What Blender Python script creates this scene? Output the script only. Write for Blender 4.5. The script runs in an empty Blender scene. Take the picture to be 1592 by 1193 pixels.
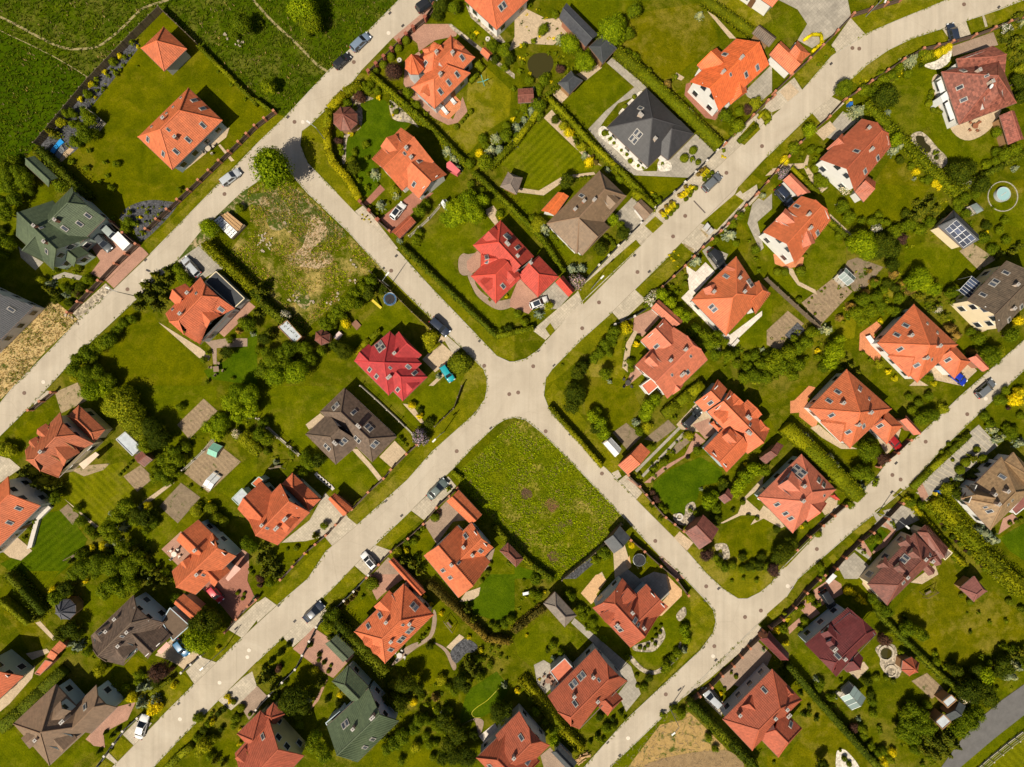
import bpy, math, random
import numpy as np
from mathutils import Vector, Matrix
random.seed(7)
rng = np.random.default_rng(11)
S = bpy.context.scene
COL = S.collection

# ---------------------------------------------------------------- camera, sky, sun, exposure
CAM_H = 109.2            # metres above the ground, looking straight down
FPX = 928.0              # focal length in pixels of a 1592 x 1193 frame
cam_data = bpy.data.cameras.new('camera')
cam_data.sensor_fit = 'HORIZONTAL'
cam_data.sensor_width = 36.0
cam_data.lens = 36.0 * FPX / 1592.0
cam_data.clip_end = 2000
cam = bpy.data.objects.new('camera', cam_data)
cam.location = (0, 0, CAM_H)
COL.objects.link(cam)
S.camera = cam

SUN_EL = math.radians(52.0)
SX, SY = 0.565, 0.825     # ground direction in which shadows fall
world = bpy.data.worlds.new('World')
S.world = world
world.use_nodes = True
wn = world.node_tree
wn.nodes.clear()
wo = wn.nodes.new('ShaderNodeOutputWorld')
wb = wn.nodes.new('ShaderNodeBackground')
wk = wn.nodes.new('ShaderNodeTexSky')
wk.sky_type = 'NISHITA'
wk.sun_disc = False
wk.sun_elevation = SUN_EL
wk.sun_rotation = math.atan2(-SX, -SY)
wk.air_density = 1.0
wk.dust_density = 2.6
wk.ozone_density = .6
wb.inputs['Strength'].default_value = 0.05
wn.links.new(wk.outputs[0], wb.inputs[0])
wn.links.new(wb.outputs[0], wo.inputs[0])
sun_data = bpy.data.lights.new('sun', 'SUN')
sun_data.energy = 5.0
sun_data.angle = math.radians(0.53)
sun_data.color = (1.0, 0.92, 0.77)
sun = bpy.data.objects.new('sun', sun_data)
sd = Vector((SX * math.cos(SUN_EL), SY * math.cos(SUN_EL), -math.sin(SUN_EL)))
sun.rotation_euler = sd.to_track_quat('-Z', 'Y').to_euler()
sun.location = (-60, -80, 150)
COL.objects.link(sun)
S.view_settings.view_transform = 'Standard'
S.view_settings.look = 'None'
S.view_settings.exposure = 0.22
S.view_settings.gamma = 1.0
S.view_settings.use_curve_mapping = False
S.cycles.max_bounces = 5
S.cycles.diffuse_bounces = 2
S.cycles.glossy_bounces = 2
S.cycles.transmission_bounces = 3
S.cycles.transparent_max_bounces = 6

# ---------------------------------------------------------------- reading points of the plan
def W(u, v, z=0.0):
    k = (CAM_H - z) / FPX
    return Vector(((u - 796.0) * k, (596.5 - v) * k, z))
FR = {}
TS = 3.9775
for _i, _x in zip('ABCD', (0, 400, 800, 1192)):
    for _j, _y in zip('0123', (0, 300, 600, 893)):
        FR[_i + _j] = (_x, _y, TS)
FR['src'] = (0, 0, 1.0)
def frame(f):
    return FR[f] if isinstance(f, str) else f
def P(f, x, y, z=0.0):
    ox, oy, s = frame(f)
    return W(ox + x / s, oy + y / s, z)
def pts(f, s, z=0.0):
    return [P(f, *map(float, t.split(',')[:2]), z) for t in s.split()]

# ---------------------------------------------------------------- materials
MATS = {}
def lin(c):
    return (c[0], c[1], c[2], 1.0)
class NT:
    def __init__(s, name):
        s.m = bpy.data.materials.new(name); s.m.use_nodes = True
        s.t = s.m.node_tree; s.t.nodes.clear()
        s.out = s.n('ShaderNodeOutputMaterial')
        s.b = s.n('ShaderNodeBsdfPrincipled')
        s.l(s.b.outputs[0], s.out.inputs[0])
    def n(s, k, **kw):
        x = s.t.nodes.new(k)
        for a, v in kw.items(): setattr(x, a, v)
        return x
    def l(s, a, b): s.t.links.new(a, b)
    def noise(s, scale, detail=4, rough=.6, vec=None, dist=0.0):
        x = s.n('ShaderNodeTexNoise'); x.inputs['Scale'].default_value = scale
        x.inputs['Detail'].default_value = detail; x.inputs['Roughness'].default_value = rough
        x.inputs['Distortion'].default_value = dist
        if vec is not None: s.l(vec, x.inputs['Vector'])
        return x.outputs[0]
    def ramp(s, fac, stops):
        x = s.n('ShaderNodeValToRGB'); e = x.color_ramp.elements
        e[0].position, e[0].color = stops[0][0], lin(stops[0][1])
        e[1].position, e[1].color = stops[-1][0], lin(stops[-1][1])
        for p, c in stops[1:-1]:
            q = e.new(p); q.color = lin(c)
        s.l(fac, x.inputs[0]); return x.outputs[0]
    def mix(s, fac, a, b, mode='MIX'):
        x = s.n('ShaderNodeMix', data_type='RGBA', blend_type=mode)
        for i, v in ((0, fac), (6, a), (7, b)):
            if isinstance(v, (int, float)): x.inputs[i].default_value = v
            elif isinstance(v, tuple): x.inputs[i].default_value = lin(v)
            else: s.l(v, x.inputs[i])
        return x.outputs[2]
    def math(s, op, a, b=None):
        x = s.n('ShaderNodeMath', operation=op)
        for i, v in ((0, a), (1, b)):
            if v is None: continue
            if isinstance(v, (int, float)): x.inputs[i].default_value = v
            else: s.l(v, x.inputs[i])
        return x.outputs[0]
    def bump(s, h, strength=.5, dist=.1):
        x = s.n('ShaderNodeBump'); x.inputs['Strength'].default_value = strength
        x.inputs['Distance'].default_value = dist
        s.l(h, x.inputs['Height']); s.l(x.outputs[0], s.b.inputs['Normal'])
    def pos(s):
        return s.n('ShaderNodeNewGeometry').outputs['Position']
    def rough(s, r, spec=.3):
        s.b.inputs['Roughness'].default_value = r
        s.b.inputs['Specular IOR Level'].default_value = spec
def mul(c, k): return tuple(x * k for x in c)

def m_plain(name, c, r=.7, spec=.3, metal=0.0, var=.12, sc=1.5):
    if name in MATS: return MATS[name]
    t = NT(name); p = t.pos()
    n = t.noise(sc, 5, .65, p)
    t.l(t.ramp(n, [(.25, mul(c, 1 - var)), (.75, mul(c, 1 + var))]), t.b.inputs['Base Color'])
    t.rough(r, spec); t.b.inputs['Metallic'].default_value = metal
    MATS[name] = t.m; return t.m

def m_grass(name, a, b, dry, dryamt=.5, stripe=None, clump=1.0):
    """a dark, b light, dry = straw colour; stripe = mowing direction (degrees)"""
    if name in MATS: return MATS[name]
    a, b, dry = [(q[0], q[1], q[2]*k) for q, k in ((a, .2), (b, .2), (dry, .6))]
    t = NT(name); p = t.pos()
    big = t.noise(.11, 4, .6, p, .8)
    mid = t.noise(.55, 5, .7, p, .5)
    fine = t.noise(3.2, 5, .75, p)
    vf = t.noise(11.0, 3, .8, p)
    blot = t.noise(.23, 3, .55, p, 1.2)
    c = t.ramp(mid, [(.3, a), (.7, b)])
    c = t.mix(1.0, c, t.ramp(blot, [(.3, (.72, .80, .8)), (.5, (1, 1, 1)), (.7, (1.28, 1.2, 1.05))]), 'MULTIPLY')
    if stripe is not None:
        mp = t.n('ShaderNodeMapping'); mp.inputs['Rotation'].default_value[2] = math.radians(stripe)
        t.l(p, mp.inputs[0])
        sp = t.n('ShaderNodeSeparateXYZ'); t.l(mp.outputs[0], sp.inputs[0])
        w = t.math('SINE', t.math('MULTIPLY', sp.outputs[0], 6.283 / 1.15))
        f = t.math('MULTIPLY_ADD', w, .22); f.node.inputs[2].default_value = .3
        c = t.mix(f, c, mul(b, 1.45))
    d = t.math('MULTIPLY', t.math('SUBTRACT', t.math('ADD', big, t.math('MULTIPLY', mid, .8)), 1.0 - .16 * dryamt), 4.0)
    d.node.use_clamp = True
    c = t.mix(t.math('MULTIPLY', d, dryamt), c, dry)
    c = t.mix(1.0, c, t.ramp(fine, [(.25, (.62, .64, .6)), (.5, (1, 1, 1)), (.78, (1.4, 1.36, 1.2))]), 'MULTIPLY')
    c = t.mix(.8, c, t.ramp(vf, [(.2, (.55, .55, .55)), (.8, (1.45, 1.45, 1.4))]), 'MULTIPLY')
    t.l(c, t.b.inputs['Base Color']); t.rough(1.0, .0)
    h = t.math('ADD', t.math('MULTIPLY', fine, 1.0 * clump), t.math('MULTIPLY', vf, .6))
    t.bump(h, .75, .22)
    MATS[name] = t.m; return t.m

def m_pave(name, c, j=None, bw=.4, bh=.2, ang=0, stain=.2, off=.5):
    if name in MATS: return MATS[name]
    t = NT(name); p = t.pos()
    mp = t.n('ShaderNodeMapping'); mp.inputs['Rotation'].default_value[2] = math.radians(ang)
    t.l(p, mp.inputs[0])
    br = t.n('ShaderNodeTexBrick'); br.offset = off
    br.inputs['Scale'].default_value = 1.0
    br.inputs['Brick Width'].default_value = bw; br.inputs['Row Height'].default_value = bh
    br.inputs['Mortar Size'].default_value = .012; br.inputs['Bias'].default_value = 0
    br.inputs['Color1'].default_value = lin(mul(c, 1.1)); br.inputs['Color2'].default_value = lin(mul(c, .88))
    br.inputs['Mortar'].default_value = lin(j or mul(c, .6))
    t.l(mp.outputs[0], br.inputs['Vector'])
    st = t.noise(.35, 6, .7, p, .4)
    fine = t.noise(6, 4, .7, p)
    col = t.mix(1.0, br.outputs[0], t.ramp(st, [(.3, (1 - stain,) * 3), (.7, (1 + stain * .5,) * 3)]), 'MULTIPLY')
    col = t.mix(1.0, col, t.ramp(fine, [(.3, (.9, .9, .9)), (.7, (1.1, 1.1, 1.1))]), 'MULTIPLY')
    t.l(col, t.b.inputs['Base Color']); t.rough(.85, .2)
    t.bump(br.outputs['Fac'], -.3, .01)
    MATS[name] = t.m; return t.m

def m_soil(name, c, furrow=None, fw=.7, green=0.0):
    if name in MATS: return MATS[name]
    t = NT(name); p = t.pos()
    n1 = t.noise(1.1, 6, .75, p); n2 = t.noise(7, 5, .8, p)
    col = t.ramp(n1, [(.25, mul(c, .65)), (.55, c), (.8, mul(c, 1.3))])
    col = t.mix(1.0, col, t.ramp(n2, [(.25, (.6, .6, .6)), (.75, (1.35, 1.35, 1.3))]), 'MULTIPLY')
    h = t.math('MULTIPLY', n2, 1.0)
    if furrow is not None:
        mp = t.n('ShaderNodeMapping'); mp.inputs['Rotation'].default_value[2] = math.radians(furrow)
        t.l(p, mp.inputs[0]); sp = t.n('ShaderNodeSeparateXYZ'); t.l(mp.outputs[0], sp.inputs[0])
        w = t.math('SINE', t.math('MULTIPLY', sp.outputs[0], 6.283 / fw))
        h = t.math('ADD', h, t.math('MULTIPLY', w, .14))
    if green:
        g = t.noise(.8, 5, .7, p, .6)
        k = t.math('MULTIPLY', t.math('SUBTRACT', g, .62 - .25 * green), 9.0); k.node.use_clamp = True
        col = t.mix(k, col, t.ramp(n2, [(.3, (.03, .05, .006)), (.7, (.09, .12, .012))]))
    t.l(col, t.b.inputs['Base Color']); t.rough(.95, .1); t.bump(h, .8, .12)
    MATS[name] = t.m; return t.m

def m_gravel(name, c, sc=6.0, var=.6):
    if name in MATS: return MATS[name]
    t = NT(name); p = t.pos()
    v = t.n('ShaderNodeTexVoronoi'); v.inputs['Scale'].default_value = sc; t.l(p, v.inputs['Vector'])
    sp = t.n('ShaderNodeSeparateXYZ'); t.l(v.outputs['Color'], sp.inputs[0])
    n1 = t.noise(.8, 4, .7, p)
    col = t.ramp(sp.outputs[0], [(0, mul(c, 1 - var)), (1, mul(c, 1 + var * .7))])
    col = t.mix(1.0, col, t.ramp(n1, [(.3, (.75, .75, .75)), (.7, (1.2, 1.2, 1.2))]), 'MULTIPLY')
    t.l(col, t.b.inputs['Base Color']); t.rough(.9, .15)
    t.bump(v.outputs['Distance'], -.8, .08)
    MATS[name] = t.m; return t.m

def m_roof(name, c, mottled=0.0, gloss=.5):
    if name in MATS: return MATS[name]
    t = NT(name)
    uv = t.n('ShaderNodeUVMap').outputs[0]
    sp = t.n('ShaderNodeSeparateXYZ'); t.l(uv, sp.inputs[0])
    fu = t.math('FLOOR', t.math('MULTIPLY', sp.outputs[0], 2.5)); fv = t.math('FLOOR', t.math('MULTIPLY', sp.outputs[1], 2.9))
    cb = t.n('ShaderNodeCombineXYZ'); t.l(fu, cb.inputs[0]); t.l(fv, cb.inputs[1])
    wnz = t.n('ShaderNodeTexWhiteNoise', noise_dimensions='2D'); t.l(cb.outputs[0], wnz.inputs['Vector'])
    p = t.pos(); big = t.noise(.28, 5, .7, p, .5); fine = t.noise(5, 4, .7, p)
    a = .09 + mottled
    col = t.ramp(wnz.outputs['Value'], [(0, mul(c, 1 - a)), (1, mul(c, 1 + a))])
    col = t.mix(1.0, col, t.ramp(big, [(.25, (.80, .83, .86)), (.75, (1.14, 1.1, 1.08))]), 'MULTIPLY')
    ms = t.n('ShaderNodeMapping'); ms.inputs['Scale'].default_value = (2.2, .16, 1); t.l(uv, ms.inputs[0])
    stk = t.noise(1.0, 5, .7, ms.outputs[0])
    col = t.mix(1.0, col, t.ramp(stk, [(.3, (.83, .84, .84)), (.7, (1.12, 1.11, 1.1))]), 'MULTIPLY')
    col = t.mix(1.0, col, t.ramp(fine, [(.25, (.9, .9, .9)), (.75, (1.1, 1.1, 1.1))]), 'MULTIPLY')
    t.l(col, t.b.inputs['Base Color']); t.rough(gloss, .35)
    row = t.math('FRACT', t.math('MULTIPLY', sp.outputs[1], 2.9))
    t.bump(row, .6, -.05)
    MATS[name] = t.m; return t.m

def m_leaf(name, c, var=.45, hue=.1, trans=.35):
    if name in MATS: return MATS[name]
    if c[1] > c[0]*1.05 and c[2] < c[0]*.35: c = (c[0], c[1], c[2]*.3)
    t = NT(name)
    g = t.n('ShaderNodeNewGeometry').outputs['Random Per Island']
    o = t.n('ShaderNodeObjectInfo').outputs['Random']
    warm = (c[0] * 1.35 + .01, c[1] * 1.12, c[2] * .9)
    col = t.ramp(g, [(0, mul(c, 1 - var)), (.5, c), (1, mul(warm, 1 + var))])
    col = t.mix(1.0, col, t.ramp(o, [(0, (.78, .82, .85)), (.5, (1, 1, 1)), (1, (1.25, 1.15, .95))]), 'MULTIPLY')
    t.l(col, t.b.inputs['Base Color']); t.rough(.75, .08)
    tr = t.n('ShaderNodeBsdfTranslucent'); t.l(t.mix(1.0, col, (1.2, 1.35, .5), 'MULTIPLY'), tr.inputs[0])
    mx = t.n('ShaderNodeMixShader'); mx.inputs[0].default_value = trans
    t.l(t.b.outputs[0], mx.inputs[1]); t.l(tr.outputs[0], mx.inputs[2]); t.l(mx.outputs[0], t.out.inputs[0])
    MATS[name] = t.m; return t.m

def m_glass(name, c=(.05, .07, .09), r=.08):
    if name in MATS: return MATS[name]
    t = NT(name); t.rough(r, .8)
    t.l(t.ramp(t.n('ShaderNodeObjectInfo').outputs['Random'], [(0, mul(c, .6)), (.7, c), (1, mul(c, 2.2))]), t.b.inputs['Base Color'])
    MATS[name] = t.m; return t.m
def m_paint(name, c):
    if name in MATS: return MATS[name]
    t = NT(name); n = t.noise(3, 3, .6, t.pos())
    t.l(t.ramp(n, [(.3, mul(c, .93)), (.7, mul(c, 1.05))]), t.b.inputs['Base Color'])
    t.rough(.32, .5); t.b.inputs['Coat Weight'].default_value = .6; t.b.inputs['Coat Roughness'].default_value = .08
    MATS[name] = t.m; return t.m

# ---------------------------------------------------------------- mesh helpers
class MB:
    def __init__(s, org=(0, 0, 0)):
        s.v = []; s.f = []; s.uv = []; s.o = Vector(org)
    def face(s, ps, uv=None):
        i = len(s.v)
        for q in ps: s.v.append(Vector(q) - s.o)
        s.f.append(tuple(range(i, i + len(ps)))); s.uv.append(uv)
    def box(s, c, x, y, z, hx, hy, hz):
        """centre, three axes, half sizes"""
        c = Vector(c); x = Vector(x); y = Vector(y); z = Vector(z)
        i = len(s.v)
        for a, b, d in ((-1,-1,-1),(1,-1,-1),(1,1,-1),(-1,1,-1),(-1,-1,1),(1,-1,1),(1,1,1),(-1,1,1)):
            s.v.append(c + x*(a*hx) + y*(b*hy) + z*(d*hz) - s.o)
        for q in ((3,2,1,0),(4,5,6,7),(0,1,5,4),(1,2,6,5),(2,3,7,6),(3,0,4,7)):
            s.f.append(tuple(i + k for k in q)); s.uv.append(None)
    def zbox(s, cx, cy, z0, z1, hx, hy, ang=0.0):
        s.box((cx, cy, (z0+z1)/2), (math.cos(ang), math.sin(ang), 0), (-math.sin(ang), math.cos(ang), 0), (0,0,1), hx, hy, (z1-z0)/2)
    def prism(s, poly, z0, z1):
        n = len(poly); i = len(s.v)
        for q in poly: s.v.append(Vector((q[0], q[1], z0)) - s.o)
        for q in poly: s.v.append(Vector((q[0], q[1], z1)) - s.o)
        s.f.append(tuple(i + n + k for k in range(n))); s.uv.append(None)
        s.f.append(tuple(i + n - 1 - k for k in range(n))); s.uv.append(None)
        for k in range(n):
            j = (k + 1) % n
            s.f.append((i + k, i + j, i + n + j, i + n + k)); s.uv.append(None)
    def tube(s, a, b, r0, r1=None, n=6, cap=True):
        a = Vector(a); b = Vector(b); r1 = r0 if r1 is None else r1
        d = (b - a)
        if d.length < 1e-6: return
        d.normalize(); u = d.orthogonal().normalized(); w = d.cross(u); i = len(s.v)
        for c, r in ((a, r0), (b, r1)):
            for k in range(n):
                t = 2 * math.pi * k / n
                s.v.append(c + u * (r * math.cos(t)) + w * (r * math.sin(t)) - s.o)
        for k in range(n):
            j = (k + 1) % n
            s.f.append((i + k, i + j, i + n + j, i + n + k)); s.uv.append(None)
        if cap:
            s.f.append(tuple(i + n - 1 - k for k in range(n))); s.uv.append(None)
            s.f.append(tuple(i + n + k for k in range(n))); s.uv.append(None)
    def lathe(s, c, prof, n=16):
        i = len(s.v); c = Vector(c)
        for r, z in prof:
            for k in range(n):
                t = 2*math.pi*k/n
                s.v.append(c + Vector((r*math.cos(t), r*math.sin(t), z)) - s.o)
        for m in range(len(prof)-1):
            for k in range(n):
                j = (k+1) % n
                s.f.append((i+m*n+k, i+m*n+j, i+(m+1)*n+j, i+(m+1)*n+k)); s.uv.append(None)
        s.f.append(tuple(i+(len(prof)-1)*n+k for k in range(n))); s.uv.append(None)
        s.f.append(tuple(i+n-1-k for k in range(n))); s.uv.append(None)
    def mesh(s, name, mat, smooth=False):
        me = bpy.data.meshes.new(name)
        me.from_pydata([tuple(v) for v in s.v], [], s.f)
        if any(u is not None for u in s.uv):
            L = me.uv_layers.new(name='UVMap'); k = 0
            for f, u in zip(s.f, s.uv):
                for q in range(len(f)):
                    if u is not None: L.data[k].uv = u[q]
                    k += 1
        if mat: me.materials.append(mat)
        if smooth: me.shade_smooth()
        return me
    def build(s, name, mat, parent=None, smooth=False):
        return link(name, s.mesh(name, mat, smooth), parent)
def link(name, me, parent=None, loc=None):
    o = bpy.data.objects.new(name, me); COL.objects.link(o)
    if parent: o.parent = parent
    if loc is not None: o.location = loc
    return o
def tag(o, label=None, cat=None, group=None, kind=None):
    if label: o['label'] = label
    if cat: o['category'] = cat
    if group: o['group'] = group
    if kind: o['kind'] = kind
    return o
def empty(name, loc, label, cat, group=None, rz=0.0):
    o = bpy.data.objects.new(name, None); o.empty_display_size = .3
    o.location = loc; o.rotation_euler[2] = rz; COL.objects.link(o)
    return tag(o, label, cat, group)
def np_mesh(name, V, F, mat, smooth=False):
    """V (n,3), F (m,3|4) equal-sized faces"""
    me = bpy.data.meshes.new(name); k = F.shape[1]
    me.vertices.add(len(V)); me.vertices.foreach_set('co', V.astype(np.float32).ravel())
    me.loops.add(F.size); me.loops.foreach_set('vertex_index', F.astype(np.int32).ravel())
    me.polygons.add(len(F)); me.polygons.foreach_set('loop_start', np.arange(0, F.size, k, dtype=np.int32))
    me.update(calc_edges=True); me.validate()
    if mat: me.materials.append(mat)
    if smooth: me.shade_smooth()
    return me
def smooth_closed(ps, n=5):
    out = []; N = len(ps)
    for i in range(N):
        a, b, c, d = ps[i-1], ps[i], ps[(i+1) % N], ps[(i+2) % N]
        for k in range(n):
            t = k/n
            out.append(.5*((2*b) + (c-a)*t + (2*a-5*b+4*c-d)*t*t + (3*b-a-3*c+d)*t**3))
    return out
def smooth_open(ps, n=5):
    if len(ps) < 3: return ps
    q = [ps[0]*2-ps[1]] + ps + [ps[-1]*2-ps[-2]]; out = []
    for i in range(1, len(q)-2):
        a, b, c, d = q[i-1], q[i], q[i+1], q[i+2]
        for k in range(n):
            t = k/n
            out.append(.5*((2*b) + (c-a)*t + (2*a-5*b+4*c-d)*t*t + (3*b-a-3*c+d)*t**3))
    return out + [ps[-1]]
def inside(x, y, poly):
    r = False; j = len(poly)-1
    for i in range(len(poly)):
        xi, yi, xj, yj = poly[i][0], poly[i][1], poly[j][0], poly[j][1]
        if (yi > y) != (yj > y) and x < (xj-xi)*(y-yi)/(yj-yi)+xi: r = not r
        j = i
    return r
def inside_np(X, Y, poly):
    r = np.zeros(len(X), bool); j = len(poly)-1
    for i in range(len(poly)):
        xi, yi, xj, yj = poly[i][0], poly[i][1], poly[j][0], poly[j][1]
        if yi != yj:
            r ^= ((yi > Y) != (yj > Y)) & (X < (xj-xi)*(Y-yi)/(yj-yi)+xi)
        j = i
    return r
def offset_line(ps, d):
    out = []
    for i, p in enumerate(ps):
        a = ps[max(i-1, 0)]; b = ps[min(i+1, len(ps)-1)]
        t = (b-a); t.z = 0; t.normalize()
        out.append(p + Vector((-t.y, t.x, 0))*d)
    return out
# ---------------------------------------------------------------- ground materials
G_MEADOW = m_grass('meadow_grass', (.040, .070, .006), (.078, .112, .010), (.20, .17, .06), .6, clump=1.6)
G_FIELD = m_grass('field_grass', (.034, .068, .005), (.056, .092, .007), (.09, .105, .018), .25, clump=1.0)
G_LAWN = m_grass('lawn_grass', (.084, .094, .004), (.125, .128, .006), (.19, .15, .02), .5)
G_LAWN2 = m_grass('lush_lawn_grass', (.074, .092, .005), (.122, .136, .008), (.20, .17, .03), .5)
G_DRY = m_grass('dry_lawn_grass', (.115, .118, .012), (.185, .17, .024), (.28, .22, .07), .75)
G_MOWN = m_grass('mown_lawn_grass', (.072, .092, .005), (.115, .126, .008), (.19, .165, .03), .45, stripe=45)
G_MOWN2 = m_grass('mown_lawn_grass_b', (.088, .098, .009), (.135, .138, .012), (.21, .18, .04), .5, stripe=-45)
G_VERGE = m_grass('verge_grass', (.105, .115, .011), (.175, .165, .02), (.27, .215, .06), .65, clump=1.3)
G_ROUGH = m_grass('rough_grass', (.085, .115, .008), (.185, .20, .018), (.40, .30, .13), .8, clump=2.2)
G_PLOT = m_grass('plot_grass', (.058, .080, .007), (.125, .14, .015), (.42, .31, .165), 1.0, clump=2.0)
G_STRAW = m_grass('straw_grass', (.12, .12, .018), (.26, .205, .07), (.46, .345, .17), 1.0, clump=1.6)
G_VIVID = m_grass('vivid_lawn_grass', (.046, .082, .008), (.078, .120, .012), (.12, .14, .03), .25)
G_OLIVE = m_grass('olive_lawn_grass', (.088, .092, .006), (.15, .138, .012), (.24, .19, .05), .7)
G_GARDEN = m_grass('garden_grass', (.062, .078, .006), (.118, .124, .010), (.22, .175, .045), .6, clump=1.4)
def m_road():
    t = NT('road_concrete'); p = t.pos(); big = t.noise(.16, 5, .65, p, .6); fine = t.noise(9, 3, .6, p)
    col = t.ramp(big, [(.28, (.375, .315, .238)), (.5, (.43, .365, .278)), (.72, (.475, .41, .318))])
    for a in (45, -45):
        mp = t.n('ShaderNodeMapping'); mp.inputs['Rotation'].default_value[2] = math.radians(a); mp.inputs['Scale'].default_value = (.9, .03, 1); t.l(p, mp.inputs[0])
        col = t.mix(1.0, col, t.ramp(t.noise(1.0, 3, .6, mp.outputs[0]), [(.3, (.94, .94, .94)), (.7, (1.05, 1.05, 1.05))]), 'MULTIPLY')
    v = t.n('ShaderNodeTexVoronoi', feature='DISTANCE_TO_EDGE'); v.inputs['Scale'].default_value = .075; t.l(t.mix(.12, p, t.n('ShaderNodeTexNoise').outputs[1]), v.inputs['Vector'])
    crack = t.math('LESS_THAN', v.outputs[0], .0022)
    col = t.mix(t.math('MULTIPLY', crack, .16), col, (.22, .18, .13))
    col = t.mix(1.0, col, t.ramp(fine, [(.3, (.95, .95, .95)), (.7, (1.05, 1.05, 1.05))]), 'MULTIPLY')
    t.l(col, t.b.inputs['Base Color']); t.rough(.85, .2); t.bump(fine, .2, .01); MATS['road_concrete'] = t.m; return t.m
M_ROAD = m_road()
M_APRON = m_pave('apron_concrete', (.45, .385, .29), bw=.4, bh=.4, ang=45, stain=.22, off=0)
M_PINK = m_pave('pink_pavers', (.43, .235, .165), bw=.2, bh=.1, ang=45, stain=.22)
M_RED = m_pave('red_pavers', (.36, .15, .10), bw=.2, bh=.1, ang=40, stain=.22)
M_BEIGE = m_pave('beige_pavers', (.50, .38, .25), bw=.3, bh=.2, ang=45, stain=.18)
M_PEACH = m_pave('peach_pavers', (.60, .37, .19), bw=.3, bh=.2, ang=45, stain=.12)
M_BROWNP = m_pave('brown_pavers', (.33, .235, .17), bw=.25, bh=.125, ang=45, stain=.25)
M_ORANGEP = m_pave('orange_tiles', (.58, .22, .10), bw=.3, bh=.3, ang=45, stain=.1, off=0)
M_WHITEP = m_pave('white_slabs', (.66, .58, .50), bw=.5, bh=.5, ang=45, stain=.15, off=0)
M_GREYP = m_pave('grey_slabs', (.35, .31, .25), bw=.5, bh=.5, ang=45, stain=.25, off=0)
M_ASPH = m_plain('asphalt', (.125, .118, .112), .9, .2, var=.18, sc=.8)
M_SOIL = m_soil('dug_soil', (.30, .215, .135), -45, .75, green=.12)
M_SOIL2 = m_soil('garden_soil', (.235, .175, .115), green=.2)
M_DIRT = m_soil('dry_earth', (.40, .30, .17), green=.9)
M_DIRT2 = m_soil('bare_earth', (.36, .27, .165), green=.3)
M_BARK = m_soil('ploughed_earth', (.21, .145, .08), 30, .9, green=.1)
M_SAND = m_soil('sand', (.50, .36, .22))
M_PATH = m_soil('trodden_path', (.33, .27, .13))
M_SLATE = m_gravel('slate_gravel', (.075, .075, .08), 5.0)
M_WHITEG = m_gravel('white_gravel', (.62, .56, .47), 4.0, .35)
M_STONES = m_gravel('mixed_stones', (.36, .30, .22), 3.0)
M_WATER = m_glass('pond_water', (.045, .038, .006), .06)
M_SEAM = m_plain('road_seam', (.24, .20, .145), .9, .1)
M_KERB = m_plain('kerb_stone', (.40, .36, .29), .85, .2, var=.2)

_zc = {}
def sheet(name, f, s, mat, layer, sm=False, kind='structure', label=None):
    ps = pts(f, s)
    if sm: ps = smooth_closed(ps, 4)
    _zc[layer] = _zc.get(layer, 0) + 1
    z = layer*.008 + _zc[layer]*.00006
    mb = MB(); mb.face([Vector((p.x, p.y, z)) for p in ps])
    me = mb.mesh(name, mat)
    o = link(name, me); tag(o, kind=kind, label=label)
    if me.polygons[0].normal.z < 0: me.flip_normals()
    return o, [(p.x, p.y) for p in ps]
def ribbon(name, ps, w, mat, z, kind='structure', label=None, thick=0.0):
    L = offset_line(ps, w/2); R = offset_line(ps, -w/2); mb = MB()
    for i in range(len(ps)-1):
        q = [L[i], R[i], R[i+1], L[i+1]]
        mb.face([Vector((a.x, a.y, z+thick)) for a in q])
        if thick:
            for a, b in ((R[i], R[i+1]), (L[i+1], L[i])):
                mb.face([Vector((a.x, a.y, z)), Vector((b.x, b.y, z)), Vector((b.x, b.y, z+thick)), Vector((a.x, a.y, z+thick))])
    return tag(mb.build(name, mat), kind=kind, label=label)

# ---------------------------------------------------------------- the ground
mb = MB(); mb.face([(-500, -500, 0), (500, -500, 0), (500, 500, 0), (-500, 500, 0)]); tag(mb.build('ground', G_GARDEN), kind='structure')
_, MEADOW = sheet('meadow', 'src', '-400,-300 900,-300 660,-60 621,0 511,110 445,181 428,176 250,13 57,225 0,290 -400,660', G_MEADOW, 1)
_, FIELD = sheet('field', 'src', '-400,-100 0,48 90,90 140,121 57,224 0,290 -400,660', G_FIELD, 2)
LOT = '710,735 800,655 818,655 843,674 901,732 962,798 974,806 960,835 868,903 800,845 712,748'
_, LOTP = sheet('vacant_lot', 'src', LOT, G_ROUGH, 2)
_, DIRTLOT = sheet('building_plot', 'B1', '300,0 540,240 780,470 690,500 560,590 470,690 300,850 0,560 -180,380 -40,180 -60,0 60,-90 200,-80', G_PLOT, 2)
sheet('earth_patch', 'B1', '-110,20 40,0 200,-40 340,60 540,240 500,290 430,300 330,330 210,260 120,170 0,110', M_DIRT, 3, True)
sheet('earth_patch', 'B1', '340,150 420,200 430,260 370,320 330,370 420,360 465,400 450,440 380,470 300,460 215,445 185,410 205,375 280,330', m_soil('eroded_sand', (.46, .335, .205), green=.25), 4, True)
sheet('earth_patch', 'B1', '60,150 140,120 190,160 150,230 80,220', M_DIRT, 5, True)
sheet('earth_patch', 'B1', '240,580 300,600 330,680 290,720 230,660', M_DIRT, 5, True)
sheet('bare_verge', 'A1', '330,660 490,790 300,960 90,1193 -120,1400 -200,1190 0,930 140,850', m_soil('dry_straw', (.52, .37, .165), green=.4), 3)
sheet('bare_verge', 'A1', '1560,0 1500,-10 1330,160 1230,240 1110,400 1090,430 1150,420 1240,330 1330,260 1440,150 1570,60', M_DIRT, 3, True)
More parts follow.
